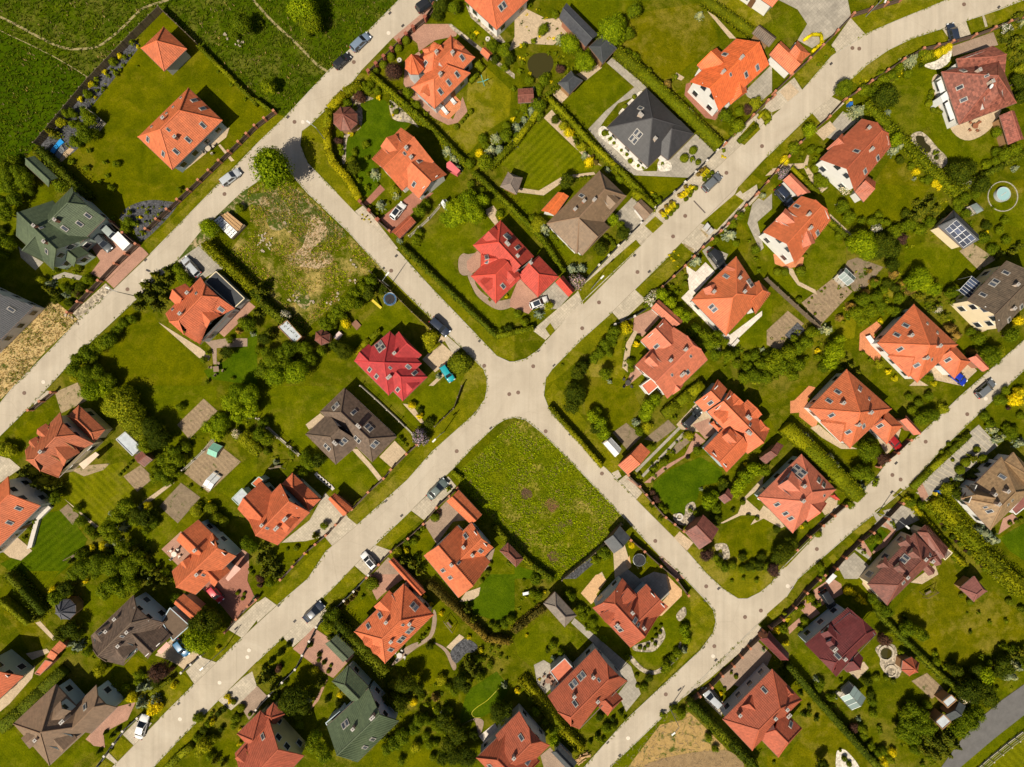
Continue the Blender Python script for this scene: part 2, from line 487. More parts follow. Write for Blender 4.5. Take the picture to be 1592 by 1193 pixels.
_, PLOUGH = sheet('ploughed_plot', 'C3', '590,1193 900,900 1050,830 1110,880 1480,1250 500,1320', m_soil('stubble_earth', (.41, .265, .10), green=.4), 2)
sheet('ploughed_earth', 'C3', '800,1193 880,1150 1000,1120 1120,1100 1250,1090 1340,1100 1420,1193 1300,1320 800,1320', m_soil('harrowed_earth', (.29, .195, .10), 30, .6), 4, True)

def lawns(mat, f, *polys, sm=False, layer=2):
    for s in polys: sheet('lawn', f, s, mat, layer, sm)
lawns(G_LAWN, 'src', '250,15 427,176 222,378 186,352 118,300 62,232 140,145 205,78')
lawns(G_LAWN2, 'A1', '-20,-40 230,-60 330,20 110,110 90,320 -20,330', '-20,330 110,430 20,540 -20,530')
lawns(G_LAWN, 'A1', '720,-90 880,-60 1240,-60 1140,60 940,40 740,100', layer=3)
lawns(G_LAWN, 'A1', '800,700 960,770 1290,1110 1230,1193 700,1193 430,1090 560,950 700,820')
lawns(G_VIVID, 'A1', '1591,830 1591,1193 1290,1150 1260,1100 1390,1040 1500,940')
lawns(G_VIVID, 'B0', '640,640 700,610 800,630 830,740 940,770 830,850 760,960 720,1000 760,1080 720,1193 620,1193 560,1000 540,880 640,790', sm=True)
lawns(G_DRY, 'B0', '1120,770 1290,700 1310,420 1400,400 1570,560 1560,720 1440,800 1300,960 1180,880')
lawns(G_LAWN, 'B0', '690,450 960,260 990,300 910,420 900,560 960,640 800,560', layer=3)
lawns(G_LAWN2, 'B0', '1180,150 1270,60 1290,0 1320,0 1300,60 1340,140 1480,250 1450,290 1300,200')
lawns(G_LAWN2, 'B1', '1020,230 1130,170 1400,130 1480,190 1340,330 1210,430 1230,500 1300,520 1340,620 1420,700 1560,700 1591,680 1591,860 1490,880 960,330')
lawns(G_LAWN2, 'B1', '480,900 640,800 760,700 870,670 1060,850 900,820 820,860 640,980 560,960', sm=False)
lawns(G_LAWN2, 'B1', '1100,1193 1180,1150 1310,1120 1380,1110 1410,1193')
lawns(G_LAWN2, 'C0', '290,0 740,0 700,80 560,190 500,200 330,40', '560,420 720,540 700,580 560,690 460,790 310,640 360,560 470,470')
lawns(G_OLIVE, 'C0', '720,90 1130,20 1240,180 1260,240 1170,330 1060,420 980,490 900,500 640,310 620,220')
lawns(G_DRY, 'C0', '970,520 1060,640 1200,760 1340,830 1280,900 1200,840 1000,640')
lawns(G_MOWN, 'C0', '0,880 180,720 290,860 440,960 530,1040 420,1060 300,1100 190,1170 60,1150 0,1070 -110,1000')
lawns(G_LAWN, 'C0', '740,1070 1050,1100 1000,1180 830,1193')
lawns(G_DRY, 'C0', '1180,0 1540,0 1591,120 1500,180 1230,20')
lawns(G_LAWN2, 'C1', '0,80 70,20 160,40 100,120 0,110', '190,270 320,400 360,390 230,230', '450,430 620,320 600,390 450,530', '0,670 60,700 70,760 0,820')
lawns(G_DRY, 'C1', '430,1000 560,860 680,870 660,960 680,1090 720,1193 430,1193')
lawns(G_LAWN2, 'C1', '1190,870 1591,640 1591,980 1420,960 1380,930', '1400,200 1591,60 1591,330 1540,400 1480,250')
lawns(G_LAWN, 'C1', '1390,180 1460,250 1440,380 1330,330')
lawns(G_LAWN2, 'D0', '0,150 170,60 260,150 180,230 0,250', '760,540 900,430 1080,430 1060,480 1020,560 990,640 1090,700 1150,820 1260,870 1400,820 1410,940 1290,1030 1100,1000 1000,780 880,840 720,720')
lawns(G_OLIVE, 'D0', '640,1160 760,980 860,1010 1000,1190 640,1193', '1390,1193 1440,1120 1591,1110 1591,1193')
lawns(G_LAWN, 'D1', '380,200 420,160 570,-60 1010,-40 930,90 820,160 640,250 560,190 450,170')
lawns(G_LAWN2, 'D1', '380,190 490,330 490,450 400,530 210,680 20,540 20,470 230,450 300,310', '850,360 980,300 1180,350 1310,490 1120,570 1020,500 850,430', '1380,60 1591,20 1591,230 1420,170')
lawns(G_GARDEN, 'D1', '180,1193 300,1010 430,1090 420,1193')
lawns(G_DRY, 'D1', '600,560 800,560 780,650 600,660 560,640', '420,790 560,760 540,900 440,900')
lawns(G_LAWN2, 'A2', '650,0 1340,0 1340,80 1200,330 1050,380 820,330 900,180')
lawns(G_MOWN2, 'A2', '430,540 760,470 850,680 780,720 620,860 560,820 500,760 430,710')
lawns(G_LAWN2, 'A2', '1330,640 1490,480 1591,430 1591,600 1470,720', '810,940 1000,790 1110,850 1030,950 990,1000 900,1010')
lawns(G_LAWN, 'A2', '90,280 210,200 330,120 340,170 160,330 150,440 90,460')
_, MOWN1 = sheet('lawn', 'A2', '270,790 380,770 470,860 540,950 490,1060 330,1193 130,1193 0,1100 200,1010 220,870', m_grass('striped_lawn', (.036, .066, .006), (.06, .09, .008), (.1, .11, .02), .25, stripe=50), 2)
lawns(G_LAWN2, 'B2', '0,200 60,0 540,0 390,160 300,240 330,340 480,490 420,520 0,230', '640,0 1000,0 880,100 1010,240 890,260 860,320 600,60', '420,510 580,400 690,480 760,580 600,710 420,590')
lawns(G_LAWN2, 'B2', '950,100 1060,0 1260,0 1210,140 1100,250 1040,210', '710,480 750,450 830,510 790,560', '0,540 200,520 130,560 0,570')
lawns(G_LAWN, 'B2', '150,960 340,890 360,960 250,1060 150,1100 100,1020', '1050,850 1130,880 1080,980 1000,1040 980,960')
lawns(G_LAWN2, 'B2', '1470,950 1591,1050 1591,1193 1440,1193 1450,1080')
lawns(G_LAWN, 'C2', '300,60 430,-60 700,-40 780,130 700,230 600,290 440,190 430,60')
lawns(G_VIVID, 'C2', '860,600 960,520 1150,440 1280,520 1290,590 1150,620 1130,700 1040,800 980,790 850,640', '0,1110 300,1193 0,1193')
lawns(G_LAWN, 'C2', '1280,900 1340,840 1480,800 1591,840 1591,1060 1380,1080 1250,980')
lawns(G_LAWN2, 'C2', '560,980 620,1040 640,1193 380,1193')
lawns(G_LAWN, 'C2', '700,1020 740,970 880,1100 840,1193 760,1193')
lawns(G_LAWN2, 'C2', '750,500 1010,250 1030,270 820,570')
lawns(G_LAWN, 'D2', '0,170 60,290 0,330', '130,60 200,0 250,0 150,140', '280,300 460,360 560,400 560,560 420,380')
lawns(G_GARDEN, 'D2', '0,870 150,920 260,850 180,1000 100,1100 0,1150', '740,0 1100,0 1000,120 900,100 820,60')
lawns(G_VIVID, 'D2', '1440,940 1591,850 1591,1080 1500,1020', '600,960 690,870 760,930 650,1030')
lawns(G_OLIVE, 'D3', '790,210 1130,-120 1220,90 1330,180 1400,100 1591,260 1591,430 1330,500 1200,690 800,290')
lawns(G_OLIVE, 'D3', '140,700 200,660 700,1193 0,1193 0,1120 120,1130 210,1000 215,780')
lawns(G_GARDEN, 'D3', '640,640 880,600 960,740 1000,830 820,900 700,860 660,740', '200,420 240,560 380,700 430,640 300,560')
lawns(G_OLIVE, 'A3', '60,140 280,300 330,400 190,490 100,330 20,250', '760,560 850,500 950,570 900,640 820,640')
lawns(G_LAWN2, 'A3', '470,330 540,60 700,80 700,200 560,330', '160,-20 370,-20 240,140', '0,980 90,960 240,1150 200,1193 0,1193', '360,1193 520,1030 600,1080 440,1193', '610,1060 720,950 740,990 640,1060')
lawns(G_LAWN, 'A3', '1360,1040 1440,870 1480,990 1480,1100 1360,1193')
lawns(G_LAWN, 'B3', '560,230 690,130 740,170 640,300 600,280', '180,590 230,470 360,560 370,640 260,750 190,690', '940,490 1060,440 1200,530 1160,640 1030,700 960,620', '1100,420 1110,240 1250,310 1240,350 1170,440')
lawns(G_VIVID, 'B3', '1270,180 1440,0 1591,0 1591,260 1490,290 1350,250', '1250,880 1300,720 1480,600 1560,700 1500,820 1380,890 1260,920')
lawns(G_LAWN, 'B3', '700,1100 940,840 970,860 850,1010 720,1193', '900,1193 1060,1030 1130,1120 1140,1193')
lawns(G_LAWN2, 'C3', '0,420 190,250 330,330 430,430 380,490 240,440 210,530 130,600 20,500', '720,510 920,330 910,280 1000,250 1020,380 1000,470 900,560 820,580', '410,100 520,0 620,0 560,60 420,110')
lawns(G_VERGE, 'C3', '1080,80 1180,180 1230,230 1240,290 1225,360 1150,450 870,715 1000,560 1080,440 1090,200', layer=3)
lawns(G_DRY, 'C3', '1200,0 1290,90 1380,150 1440,148 1520,108 1591,50 1591,-60 1300,-120 1060,-180', layer=3)
lawns(G_MOWN2, 'D3', '1400,1160 1591,1000 1800,1300 1400,1400', layer=3)

# ---------------------------------------------------------------- roads
sheet('road', 'src', '640,-20 621,0 511,110.6 445,181 400,224 327,300 234,395.5 176,451 121,499 83,540 22.6,600 0,628 -60,690 -20,700 0,678 54,625 100,575 126,546 201,476 279,401 312,360 374.6,300 440,255 460,279 478,300 541,360 593.6,418 616,441 671.5,496 724,546 752,574 757,589 757.5,603 754.5,620 739,643 671.5,703 634,746 556,816 508,856 479,900 431,941 377,991 337,1030 302,1064 249,1117 181,1187 120,1245 190,1245 241,1190 276.6,1152 339,1089 400,1028 440,991 495.5,936 536,895 581,849 639,793.6 702,731 737,693 772,660 785,652 800,649 817.6,653 843,673 900.6,731 961,796 1026,864 1059,893 1097,933 1109,948 1113,966 1109,983.5 1089,1011 1024,1071.5 973.5,1119 908,1193 860,1245 900,1245 948,1193 1051,1094 1177,971 1222,928 1240,900 1325,826 1418,751 1458.5,703 1519,645 1559,607.5 1592,575 1650,520 1640,480 1592,529 1494,615 1431,675 1383,713 1363,741 1312.7,791 1275,824 1214.6,884 1200,906 1182,921 1162,931 1147,931 1124,916 1099,893 1066.5,856 1048,836 988.6,776 951,738 885.5,673 854,638 845,615 848,589 858,574 900.6,531 951,486 986,451 1059,378 1089,348 1142,302.5 1147,292 1192,244 1262,176 1292.6,151 1320,126 1348,100.6 1380.6,78 1418,60 1463.5,45 1501,33 1554,15 1592,0 1640,-18 1500,-10 1473,0 1443,12.6 1393,33 1345,54 1292.6,88 1247,141 1192,188 1152,224 1110,265 1066,315 1031,345 996,383 900.6,473.5 850,529 838,544 817.6,558 800,563 792,563 772,554 734,514 664,441 619,391 551,329 523,300 478,254 466.6,226 469,204 483,193.6 537,141 561,110.6 611,59 681,0 700,-20', M_ROAD, 6)
sheet('asphalt_road', 'D3', '1860,470 1591,680 1450,780 1320,890 1180,1050 1080,1190 960,1330 1090,1330 1200,1190 1400,1020 1591,870 1900,620', M_ASPH, 6)
KERBS = ['621,0 511,110.6 445,181 400,224 327,300 234,395.5', '176,451 121,499 83,540 22.6,600 0,628', '0,678 54,625 126,546 201,476 279,401', '374.6,300 440,255 460,279 478,300 541,360 593.6,418 671.5,496 724,546 752,574 757,589 757.5,603 754.5,620 739,643 671.5,703 634,746 556,816', '508,856 479,900 431,941', '377,991 337,1030', '302,1064 249,1117', '181,1187 120,1245', '190,1245 241,1190 276.6,1152 339,1089', '400,1028 440,991', '495.5,936 536,895', '581,849 639,793.6', '702,731 737,693 772,660 785,652 800,649 817.6,653 843,673 900.6,731 961,796 976,811 1026,864 1059,893 1097,933 1109,948 1113,966 1109,983.5 1089,1011 1024,1071.5 973.5,1119 908,1193', '948,1193 1051,1094 1177,971', '1222,928 1240,900 1325,826 1418,751 1458.5,703 1519,645 1592,575', '1592,529 1494,615 1431,675 1383,713 1363,741 1312.7,791 1275,824 1214.6,884 1200,906 1182,921 1162,931 1147,931 1124,916 1099,893 1066.5,856', '988.6,776 951,738 885.5,673 854,638 845,615 848,589 858,574 900.6,531 951,486', '986,451 1040,398', '1192,244 1262,176', '1320,126 1348,100.6 1380.6,78 1418,60 1463.5,45', '1501,33 1554,15 1592,0', '1473,0 1443,12.6 1393,33 1345,54 1292.6,88 1247,141', '996,383 900.6,473.5', '850,529 838,544 817.6,558 800,563 792,563 772,554 734,514 664,441 619,391', '523,300 478,254 466.6,226 469,204 483,193.6 537,141 561,110.6']
for k in KERBS:
    ribbon('kerb', [p for p in pts('src', k)], .14, M_KERB, .02, thick=.07)
for k in ('900.6,473.5 1031,345 1110,265 1192,188', '951,486 1089,348 1192,244', '431,941 377,991', '556,816 508,856', '581,849 536,895', '639.8,793.6 702,731', '440,991 400,1028', '234,395.5 176,451', '337,1030 302,1064', '249,1117 181,1187', '1240,900 1325,826', '1113,1035 1222,928', '988,776 1048,836'):
    ribbon('road_seam', pts('src', k), .07, M_SEAM, .0545)
# aprons between fence and road, then grass laid into them
def paved(mat, f, *polys, name='driveway', sm=False, layer=5):
    for s in polys: sheet(name, f, s, mat, layer, sm)
paved(M_APRON, 'C0', '985,1193 1290,890 1591,625 1591,760 1290,1020 1060,1250 900,1420 780,1330', name='pavement')
paved(M_APRON, 'C1', '1050,20 985,0 860,110 640,340 430,560 380,620 110,850 190,910 400,700 780,330 920,180 1070,50', name='pavement')
paved(M_APRON, 'C1', '1380,0 1490,-90 1510,20 1380,160 1200,300 1120,380 1000,300 1030,270', '600,735 740,595 810,660 660,800', name='driveway')
paved(M_APRON, 'D0', '170,480 0,625 -30,720 120,660 220,560', '400,280 520,110 545,130 610,215 430,330', '280,700 400,600 480,640 340,770', '1085,180 1230,130 1260,215 1140,260', '1330,95 1345,90 1365,165 1350,170')
lawns(G_VERGE, 'D0', '170,480 360,270 430,320 220,545', '520,115 830,0 1120,0 1000,50 800,130 610,215', '510,500 620,400 750,310 900,240 1080,185 1110,260 850,370 600,540', '1240,125 1325,95 1350,170 1265,205', '1340,90 1591,0 1591,70 1370,165', '0,975 210,780 230,870 60,1040 0,1050', '240,740 280,705 330,760 300,790', layer=8)
lawns(G_VERGE, 'C0', '1370,870 1480,745 1520,800 1420,900', '1500,700 1550,670 1591,700 1550,765', '1380,1160 1470,1080 1530,1120 1410,1200', '1540,1000 1591,950 1591,1060', layer=8)
lawns(G_VERGE, 'C1', '390,600 750,290 783,330 425,690', '805,205 870,145 920,190 855,250', '190,840 220,805 250,850 220,885', '745,600 980,400 1040,450 800,650', '1150,190 1360,10 1420,50 1250,230', '400,915 600,740 660,800 590,870 260,1150 180,1193 190,1150 230,1090', '975,370 1030,310 1100,360 1060,420', layer=8)
lawns(G_VERGE, 'D1', '-60,30 50,-60 60,-20 -20,50', layer=8)
lawns(G_VERGE, 'B0', '270,820 340,740 540,570 640,450 700,470 560,600 450,700 440,930 560,1193 480,1193 310,1010', '0,900 20,880 180,730 110,700 0,800', layer=4)
lawns(G_VERGE, 'A0', '1591,800 1591,880 1320,1150 1280,1193 1220,1193', layer=4)
lawns(G_VERGE, 'A1', '1240,0 1300,0 930,380 890,320', layer=4)
lawns(G_VERGE, 'B1', '480,0 600,115 650,60 590,-40', '870,330 900,340 1480,910 1591,870 1591,1045 1480,1010 1330,850 1050,560', '780,470 860,560 1080,780 1060,850 800,580 730,500', '1290,985 1400,1090 1420,1193 1250,1193 1300,1090', layer=4)
lawns(G_VERGE, 'B2', '1410,80 1350,170 1080,410 930,580 620,860 560,815 800,600 1000,380 1100,260 1220,140 1270,0 1420,0', '430,950 480,1010 320,1193 180,1193', '950,770 1015,830 770,1025 725,990', '600,1115 660,1180 650,1193 520,1193', layer=4)
lawns(G_VERGE, 'B3', '125,190 340,0 230,0 90,130 60,150', '540,0 690,0 430,220 380,170', '0,530 160,390 220,450 0,660', layer=4)
lawns(G_VERGE, 'A3', '1200,680 1140,620 1080,640 950,860 990,890', '1340,545 1500,395 1460,345 1300,520', '1350,780 1400,820 1000,1193 960,1180 1100,1030', '1530,600 1591,545 1591,660', '830,1060 740,1000 680,1100 730,1150', '620,1130 720,1193 560,1193', layer=4)
lawns(G_VERGE, 'C2', '180,60 240,-20 700,520 640,530 600,550 340,290 215,150', '750,700 790,665 1020,905 990,940', '1060,1020 1100,990 1591,1193 1210,1193', '700,840 740,870 900,1050 870,1060', layer=4)
lawns(G_VERGE, 'C3', '690,900 890,710 1000,790 980,820 590,1193 430,1193', layer=2)
lawns(G_LAWN2, 'C3', '590,1193 880,900 1010,790 1090,830 1040,900 900,930 700,1193', layer=3)
lawns(G_VERGE, 'D2', '90,1130 330,890 300,930 120,1120', '530,905 660,800 680,840 590,930', '475,960 510,930 545,970 510,1000', '665,775 700,750 730,790 700,810', '775,680 825,630 870,660 820,715', '380,1060 410,1035 440,1070 410,1100', '300,1110 350,1080 400,1193 330,1193', layer=8)
lawns(G_VERGE, 'D3', '0,245 120,140 170,170 0,310', layer=8)
lawns(G_LAWN2, 'D3', '1200,1190 1400,1020 1591,870 1591,980 1400,1150 1370,1250 1150,1250', '1460,700 1591,590 1591,670 1450,770', layer=4)
paved(M_APRON, 'A2', '215,100 290,30 345,40 200,160', '-20,430 60,450 130,510 0,600 -40,600')
paved(M_DIRT2, 'A2', '340,40 480,-20 540,90 380,170', name='track')
paved(M_PINK, 'A1', '880,340 920,380 705,590 660,548', '560,330 650,180 760,280 880,340 660,545 560,500 620,420', layer=5)
paved(M_STONES, 'A1', '655,560 700,600 500,800 450,745', name='crazy_paving')
paved(M_GREYP, 'A1', '115,330 160,370 270,430 220,480 130,400', '320,520 400,490 510,515 490,540 400,520 340,540', name='patio')
paved(M_SLATE, 'A1', '740,160 790,90 900,50 1010,50 1090,90 900,290 850,280 820,210', name='rock_bed', sm=True, layer=4)
paved(M_GREYP, 'A1', '1100,420 1240,320 1400,460 1330,490 1210,560 1160,500')
paved(M_BROWNP, 'A1', '1270,920 1400,900 1530,900 1530,950 1340,960 1340,1060 1320,1060 1310,960', name='patio')
paved(M_BEIGE, 'A1', '980,800 1240,960 1300,1010 1290,1040 1230,1020', name='path')
paved(M_PINK, (240,410,8.839), '1280,505 1390,595 960,1010 880,940', name='terrace')
paved(M_SLATE, 'A0', '870,285 560,670 640,760 600,810 460,940 350,1015 240,895 400,720 820,230', name='rock_bed', layer=4)
paved(M_SAND, 'A0', '460,925 370,1018 342,990 430,915', name='sand_patch')
paved(M_BEIGE, 'A0', '1290,895 1370,845 1400,850 1320,910', '1350,900 1362,893 1450,995 1430,1000', '1400,800 1420,790 1400,850 1150,1050 1130,1055', name='path')
paved(M_PINK, 'B0', '840,235 1060,40 1095,60 870,265', '960,200 1030,150 1180,150 1240,190 1230,225 1100,250 1000,320 990,270 940,230', '905,520 915,380 1000,320 1100,480 1060,580 1130,680 1210,740 1270,600 1300,690 1240,760 1180,775 1090,730 950,600')
paved(M_ORANGEP, 'B0', '1110,680 1220,590 1260,630 1255,670 1185,740 1140,720', name='terrace', layer=7)
paved(M_STONES, 'B0', '570,640 610,590 720,610 640,640 650,690 640,790 560,850 545,1000 525,1000 535,860', '820,620 830,720 870,750 940,760 1000,790 920,700', name='flower_bed', sm=True, layer=3)
paved(M_STONES, 'B0', '1590,490 1200,180 1180,150 1200,150 1591,460', '1290,30 1330,70 1480,190 1540,270 1490,260 1320,110', name='path')
paved(M_RED, 'B1', '760,160 960,0 1090,0 830,250', '650,70 760,-50 790,-20 690,80')
paved(M_APRON, 'B1', '605,115 660,75 870,345 840,360', '1150,900 1170,880 1260,960 1210,1000')
paved(M_BEIGE, 'B1', '1140,880 1170,910 1110,940', '1020,1030 1130,920 1230,1010 1100,1110', '1060,1193 1170,1090 1190,1100 1090,1193', '1400,110 1460,80 1490,120 1470,140 1490,180 1470,200', name='driveway')
paved(M_BROWNP, (720,330,8.839), '-60,640 0,570 70,580 240,570 240,750 100,850 0,870 -60,800', '60,860 130,850 200,1040 420,1210 640,1193 800,1140 760,1240 600,1330 440,1330 220,1180 130,1040', name='patio', sm=True)
paved(M_PINK, (720,330,8.839), '50,680 195,530 245,580 240,750 120,850 55,780', '650,1193 770,900 860,1010 1030,1170 1060,1193 900,1400 640,1300', name='patio', layer=6)
paved(M_GREYP, (720,330,8.839), '1030,1180 1265,960 1450,1170 1300,1330 1060,1340', layer=6)
paved(M_BEIGE, 'C0', '0,300 60,270 240,280 330,200 270,110 200,120 60,50 0,80 0,230 -50,330', '380,460 520,400 540,420 440,500', '230,580 270,540 330,600 290,640', '180,730 230,680 440,940 540,1030 430,970', name='patio', layer=4)
paved(M_GREYP, 'C0', '570,390 620,340 820,540 740,600 640,640 560,740 520,800 660,960 800,1060 880,1060 900,960 960,990 1120,830 1260,930 1080,1100 740,1085 620,1000 455,800 560,690 740,540', layer=4)
paved(M_WHITEG, 'C0', '520,800 570,790 700,930 820,1020 800,1050 740,1045 640,940 530,850', '930,970 960,1000 970,1050 900,1060 885,1010', '650,690 770,570 780,590 670,700', name='gravel_bed', sm=True, layer=5)
paved(M_BEIGE, 'C0', '20,1160 150,1180 300,1090 490,1065 500,1080 320,1110 180,1210 20,1190', name='path')
paved(M_RED, 'C0', '1060,520 1050,590 1180,730 1240,745 1290,690 1280,670 1230,710 1090,560 1090,510', name='path')
paved(M_GREYP, 'C0', '1420,570 1591,400 1591,570 1510,640 1440,600')
paved(M_BEIGE, 'C0', '1000,450 1050,480 1030,500 985,480', '1190,70 1240,100 1370,240 1330,240', name='patio')
paved(M_GREYP, 'C1', '620,130 735,20 860,130 720,240 600,160', '0,600 180,520')  if False else paved(M_GREYP, 'C1', '600,160 735,20 860,130 780,200 720,250')
paved(M_PINK, 'C1', '740,770 850,720 900,770 790,890 730,850', name='driveway')
paved(M_BEIGE, 'C1', '700,1110 665,1080 690,930 740,850 760,860 720,950 700,1080', name='path', layer=5)
paved(M_PINK, 'C1', '740,1060 800,1110 700,1193 680,1193 710,1130', name='patio')
paved(M_WHITEP, 'C1', '1180,430 1240,490 1100,640 1330,880 1530,730 1530,760 1330,950 1030,650 1080,600 1060,450 1120,490', name='terrace')
paved(M_GREYP, 'C1', '1160,360 1200,330 1320,380 1290,450 1240,480', layer=6)
paved(M_DIRT2, 'C1', '1040,310 1110,350 1100,370 1050,330', '1140,220 1200,260 1190,280', name='bare_strip', layer=9)
paved(M_GREYP, 'C1', '1470,70 1540,0 1591,0 1591,100 1500,180 1540,340 1520,360 1440,190', layer=6)
paved(M_GREYP, 'D0', '70,0 500,0 520,100 400,220 280,300 190,250 250,150 190,60', '340,840 470,690 560,750 420,870')
paved(M_BROWNP, 'D0', '1140,290 1400,200 1430,280 1150,350', layer=5)
paved(M_BEIGE, 'D0', '1020,500 1080,480 1180,760 1300,700 1450,660 1380,800 1250,870 1150,820 1090,680 1060,660', name='patio', sm=True)
paved(M_BEIGE, 'D0', '300,820 390,750 430,800 350,870', '80,570 140,510 200,570 130,630', name='flower_bed', layer=9)
paved(M_WHITEG, 'D0', '980,400 1060,370 1140,300 1130,380 1060,430 990,420', name='gravel_bed', sm=True)
paved(M_STONES, 'D0', '890,870 900,830 950,815 1000,850 1060,920 1110,970 1110,1020 1060,1040 1000,1000 940,950', name='rock_bed', sm=True)
paved(M_BEIGE, 'D0', '-10,1090 60,1020 230,1010 250,960 262,965 250,1030 310,1110 380,1160 340,1193 270,1120 230,1040', name='path')
paved(M_SOIL, 'D1', '215,680 420,520 530,610 330,820', '0,850 130,730 230,810 120,900 80,980 0,940', name='vegetable_plot')
paved(M_SLATE, 'D1', '110,880 190,800 240,850 150,920', name='rock_bed', layer=7)
paved(M_SOIL2, 'D1', '500,420 560,400 720,460 600,600 540,610 450,520', name='vegetable_plot')
paved(M_ORANGEP, 'D1', '575,870 680,795 715,830 660,880 720,960 690,1060 600,980 570,975', '40,380 130,360 230,400 220,450 130,470 50,440', name='terrace')
paved(M_DIRT2, 'D1', '1190,360 1270,310 1420,410 1310,480', name='track')
paved(M_BEIGE, 'D1', '130,465 160,470 200,550 300,600 310,630 190,570 140,500', '390,130 540,270 520,280 380,180', '1180,730 1360,850 1330,860', '880,1193 930,1150 1000,1193', name='path')
paved(M_BEIGE, 'D1', '960,1140 1050,1060 1260,1060 1300,1100 1200,1193', name='driveway')
paved(M_SOIL, 'A2', '1095,240 1260,80 1345,155 1170,330', '1140,540 1310,330 1490,470 1290,660', '765,560 870,490 950,570 850,655', name='vegetable_plot')
paved(M_SOIL2, 'A2', '985,745 1120,600 1240,690 1100,850', '370,770 420,730 490,800 450,860', name='vegetable_plot')
paved(M_BEIGE, 'A2', '400,700 590,880 610,870', '880,720 1060,590 1080,600 900,740', name='path')
paved(M_PINK, 'A2', '1000,1010 1120,900 1250,1060 1100,1110', '1500,1010 1540,1040 1540,1160 1480,1193 1400,1193 1440,1100', name='terrace')
paved(M_BEIGE, 'A2', '0,1010 100,930 160,980 200,1020 130,1080 60,1060', name='terrace')
paved(M_DIRT2, 'A2', '440,520 560,490 680,480 640,520 520,560', name='bare_patch')
paved(M_APRON, 'B2', '325,830 420,660 560,810 420,930 300,960 150,970', '415,930 555,810 625,865 480,1010', '950,770 1180,560 1230,620 1030,830', '730,985 830,1020 680,1180 600,1110')
paved(M_BEIGE, 'B2', '755,440 850,340 920,410 830,505', '580,390 620,390 700,480 780,580 760,600 690,510', '300,240 390,170 440,210 320,270', '900,110 1010,230 1040,240 960,120', name='patio')
paved(M_BROWNP, 'B2', '1050,840 1190,690 1290,830 1210,840 1110,980 1030,850', '690,1193 810,1060 950,1193', '1250,1200 1400,1040 1470,1000 1440,1110 1300,1240', name='driveway')
paved(M_APRON, 'C2', '640,590 690,550 790,660 750,705', '600,540 640,520 660,560 630,580')
paved(M_BEIGE, 'C2', '985,940 1020,900 1105,970 1065,1020', '1000,240 1130,100 1220,190 1170,290 1030,270', layer=5)
paved(M_PINK, 'C2', '1180,330 1100,240 1200,200 1260,280', '800,600 920,500 1050,430 1120,290 1180,340 1070,430 950,510 840,600', '690,570 790,610 770,630 700,580', name='path', layer=6)
paved(M_SOIL2, 'C2', '605,290 690,230 790,310 700,400', '800,330 950,210 1000,260 880,350', '960,420 1040,300 1110,270 1080,350 1000,420', name='flower_bed', layer=4)
for a, b in (('750,530 1020,260', 12), ('790,560 1050,290', 12)):
    ribbon('track', pts('C2', a), .5, M_GREYP, .046)
paved(M_BEIGE, 'C2', '610,1030 680,980 720,1120 620,1193', '1270,850 1380,790 1420,690 1540,560 1530,620 1430,700 1520,780 1591,830 1500,800 1400,800 1290,850', '480,1193 540,1150 560,1193', name='path')
paved(M_PEACH, (900,870,9.944), '30,520 260,240 330,220 430,320 270,540 290,590 190,690', '1290,650 1400,530 1340,220 1590,470 1590,560 1280,870 1240,870', '720,60 780,-60 810,110 770,150', name='terrace')
paved(M_GREYP, (900,870,9.944), '550,150 540,-80 720,-80 720,120 940,300 1160,190 1340,230 1400,530 1260,650 1000,600 700,400 600,250', name='terrace', layer=4)
paved(M_PINK, 'C2', '890,1060 910,1050 1060,1193 1000,1193', name='pavement', layer=6)
paved(M_SLATE, 'C2', '300,1193 450,1080 560,1000 560,1040 440,1140 380,1193', name='rock_bed', layer=4)
paved(M_STONES, 'C2', '1240,980 1310,980 1330,1060 1290,1070 1280,1010 1250,1020', '980,800 1010,790 1050,800 1060,740 1110,720 1120,800 1070,860 1000,850', name='rock_bed', sm=True)
paved(M_ORANGEP, 'D2', '145,170 145,95 170,90 260,0 300,10 250,90 265,140 320,200 300,270 200,190 200,165', name='terrace')
paved(M_BEIGE, 'D2', '270,260 320,240 450,350 560,390 460,390 340,320', '640,270 760,240 830,270 800,360 740,430 680,320', '430,760 360,800 330,760 380,690 440,690', name='driveway')
paved(M_APRON, 'D2', '330,890 480,755 440,735 310,860', '1090,1193 1200,1050')  if False else paved(M_APRON, 'D2', '330,890 480,755 440,735 310,860')
paved(M_WHITEP, 'D2', '-60,700 60,560 160,560 60,760', name='terrace', layer=4)
paved(M_BEIGE, 'D2', '-100,860 -20,740 60,800 110,870 90,880 -20,820', name='path')
paved(M_GREYP, 'D2', '650,790 840,740 950,790 960,820 800,900 650,850', '470,1090 540,1030 650,1130 560,1193 480,1193 440,1120', '560,970 650,1060 640,1080 540,1010', name='driveway')
paved(M_PINK, 'D2', '690,840 720,830 800,900 740,990 660,1040 650,1030 770,900', '570,990 600,960 650,1040 640,1060', name='path', layer=6)
paved(M_GREYP, 'D2', '930,620 1020,540 1240,300 1310,240 1430,370 1200,560 1100,600 1000,690', name='driveway')
M_STRIP = m_plain('paving_strip', (.41, .355, .265), .85, .2)
for i in range(15):
    a = P('D2', 1295 - i*22, 262 + i*24); b = P('D2', 1440 - i*24, 385 + i*19)
    a2 = a.lerp(b, .02); ribbon('paving_strip', [a2, a.lerp(b, .9)], .17, M_STRIP, .0545 + .0001*i)
paved(M_PINK, 'D2', '930,640 960,600 1000,680 960,720', '1200,680 1260,720 1360,840 1340,850', '1460,820 1520,790 1560,830 1430,920', name='path', layer=6)
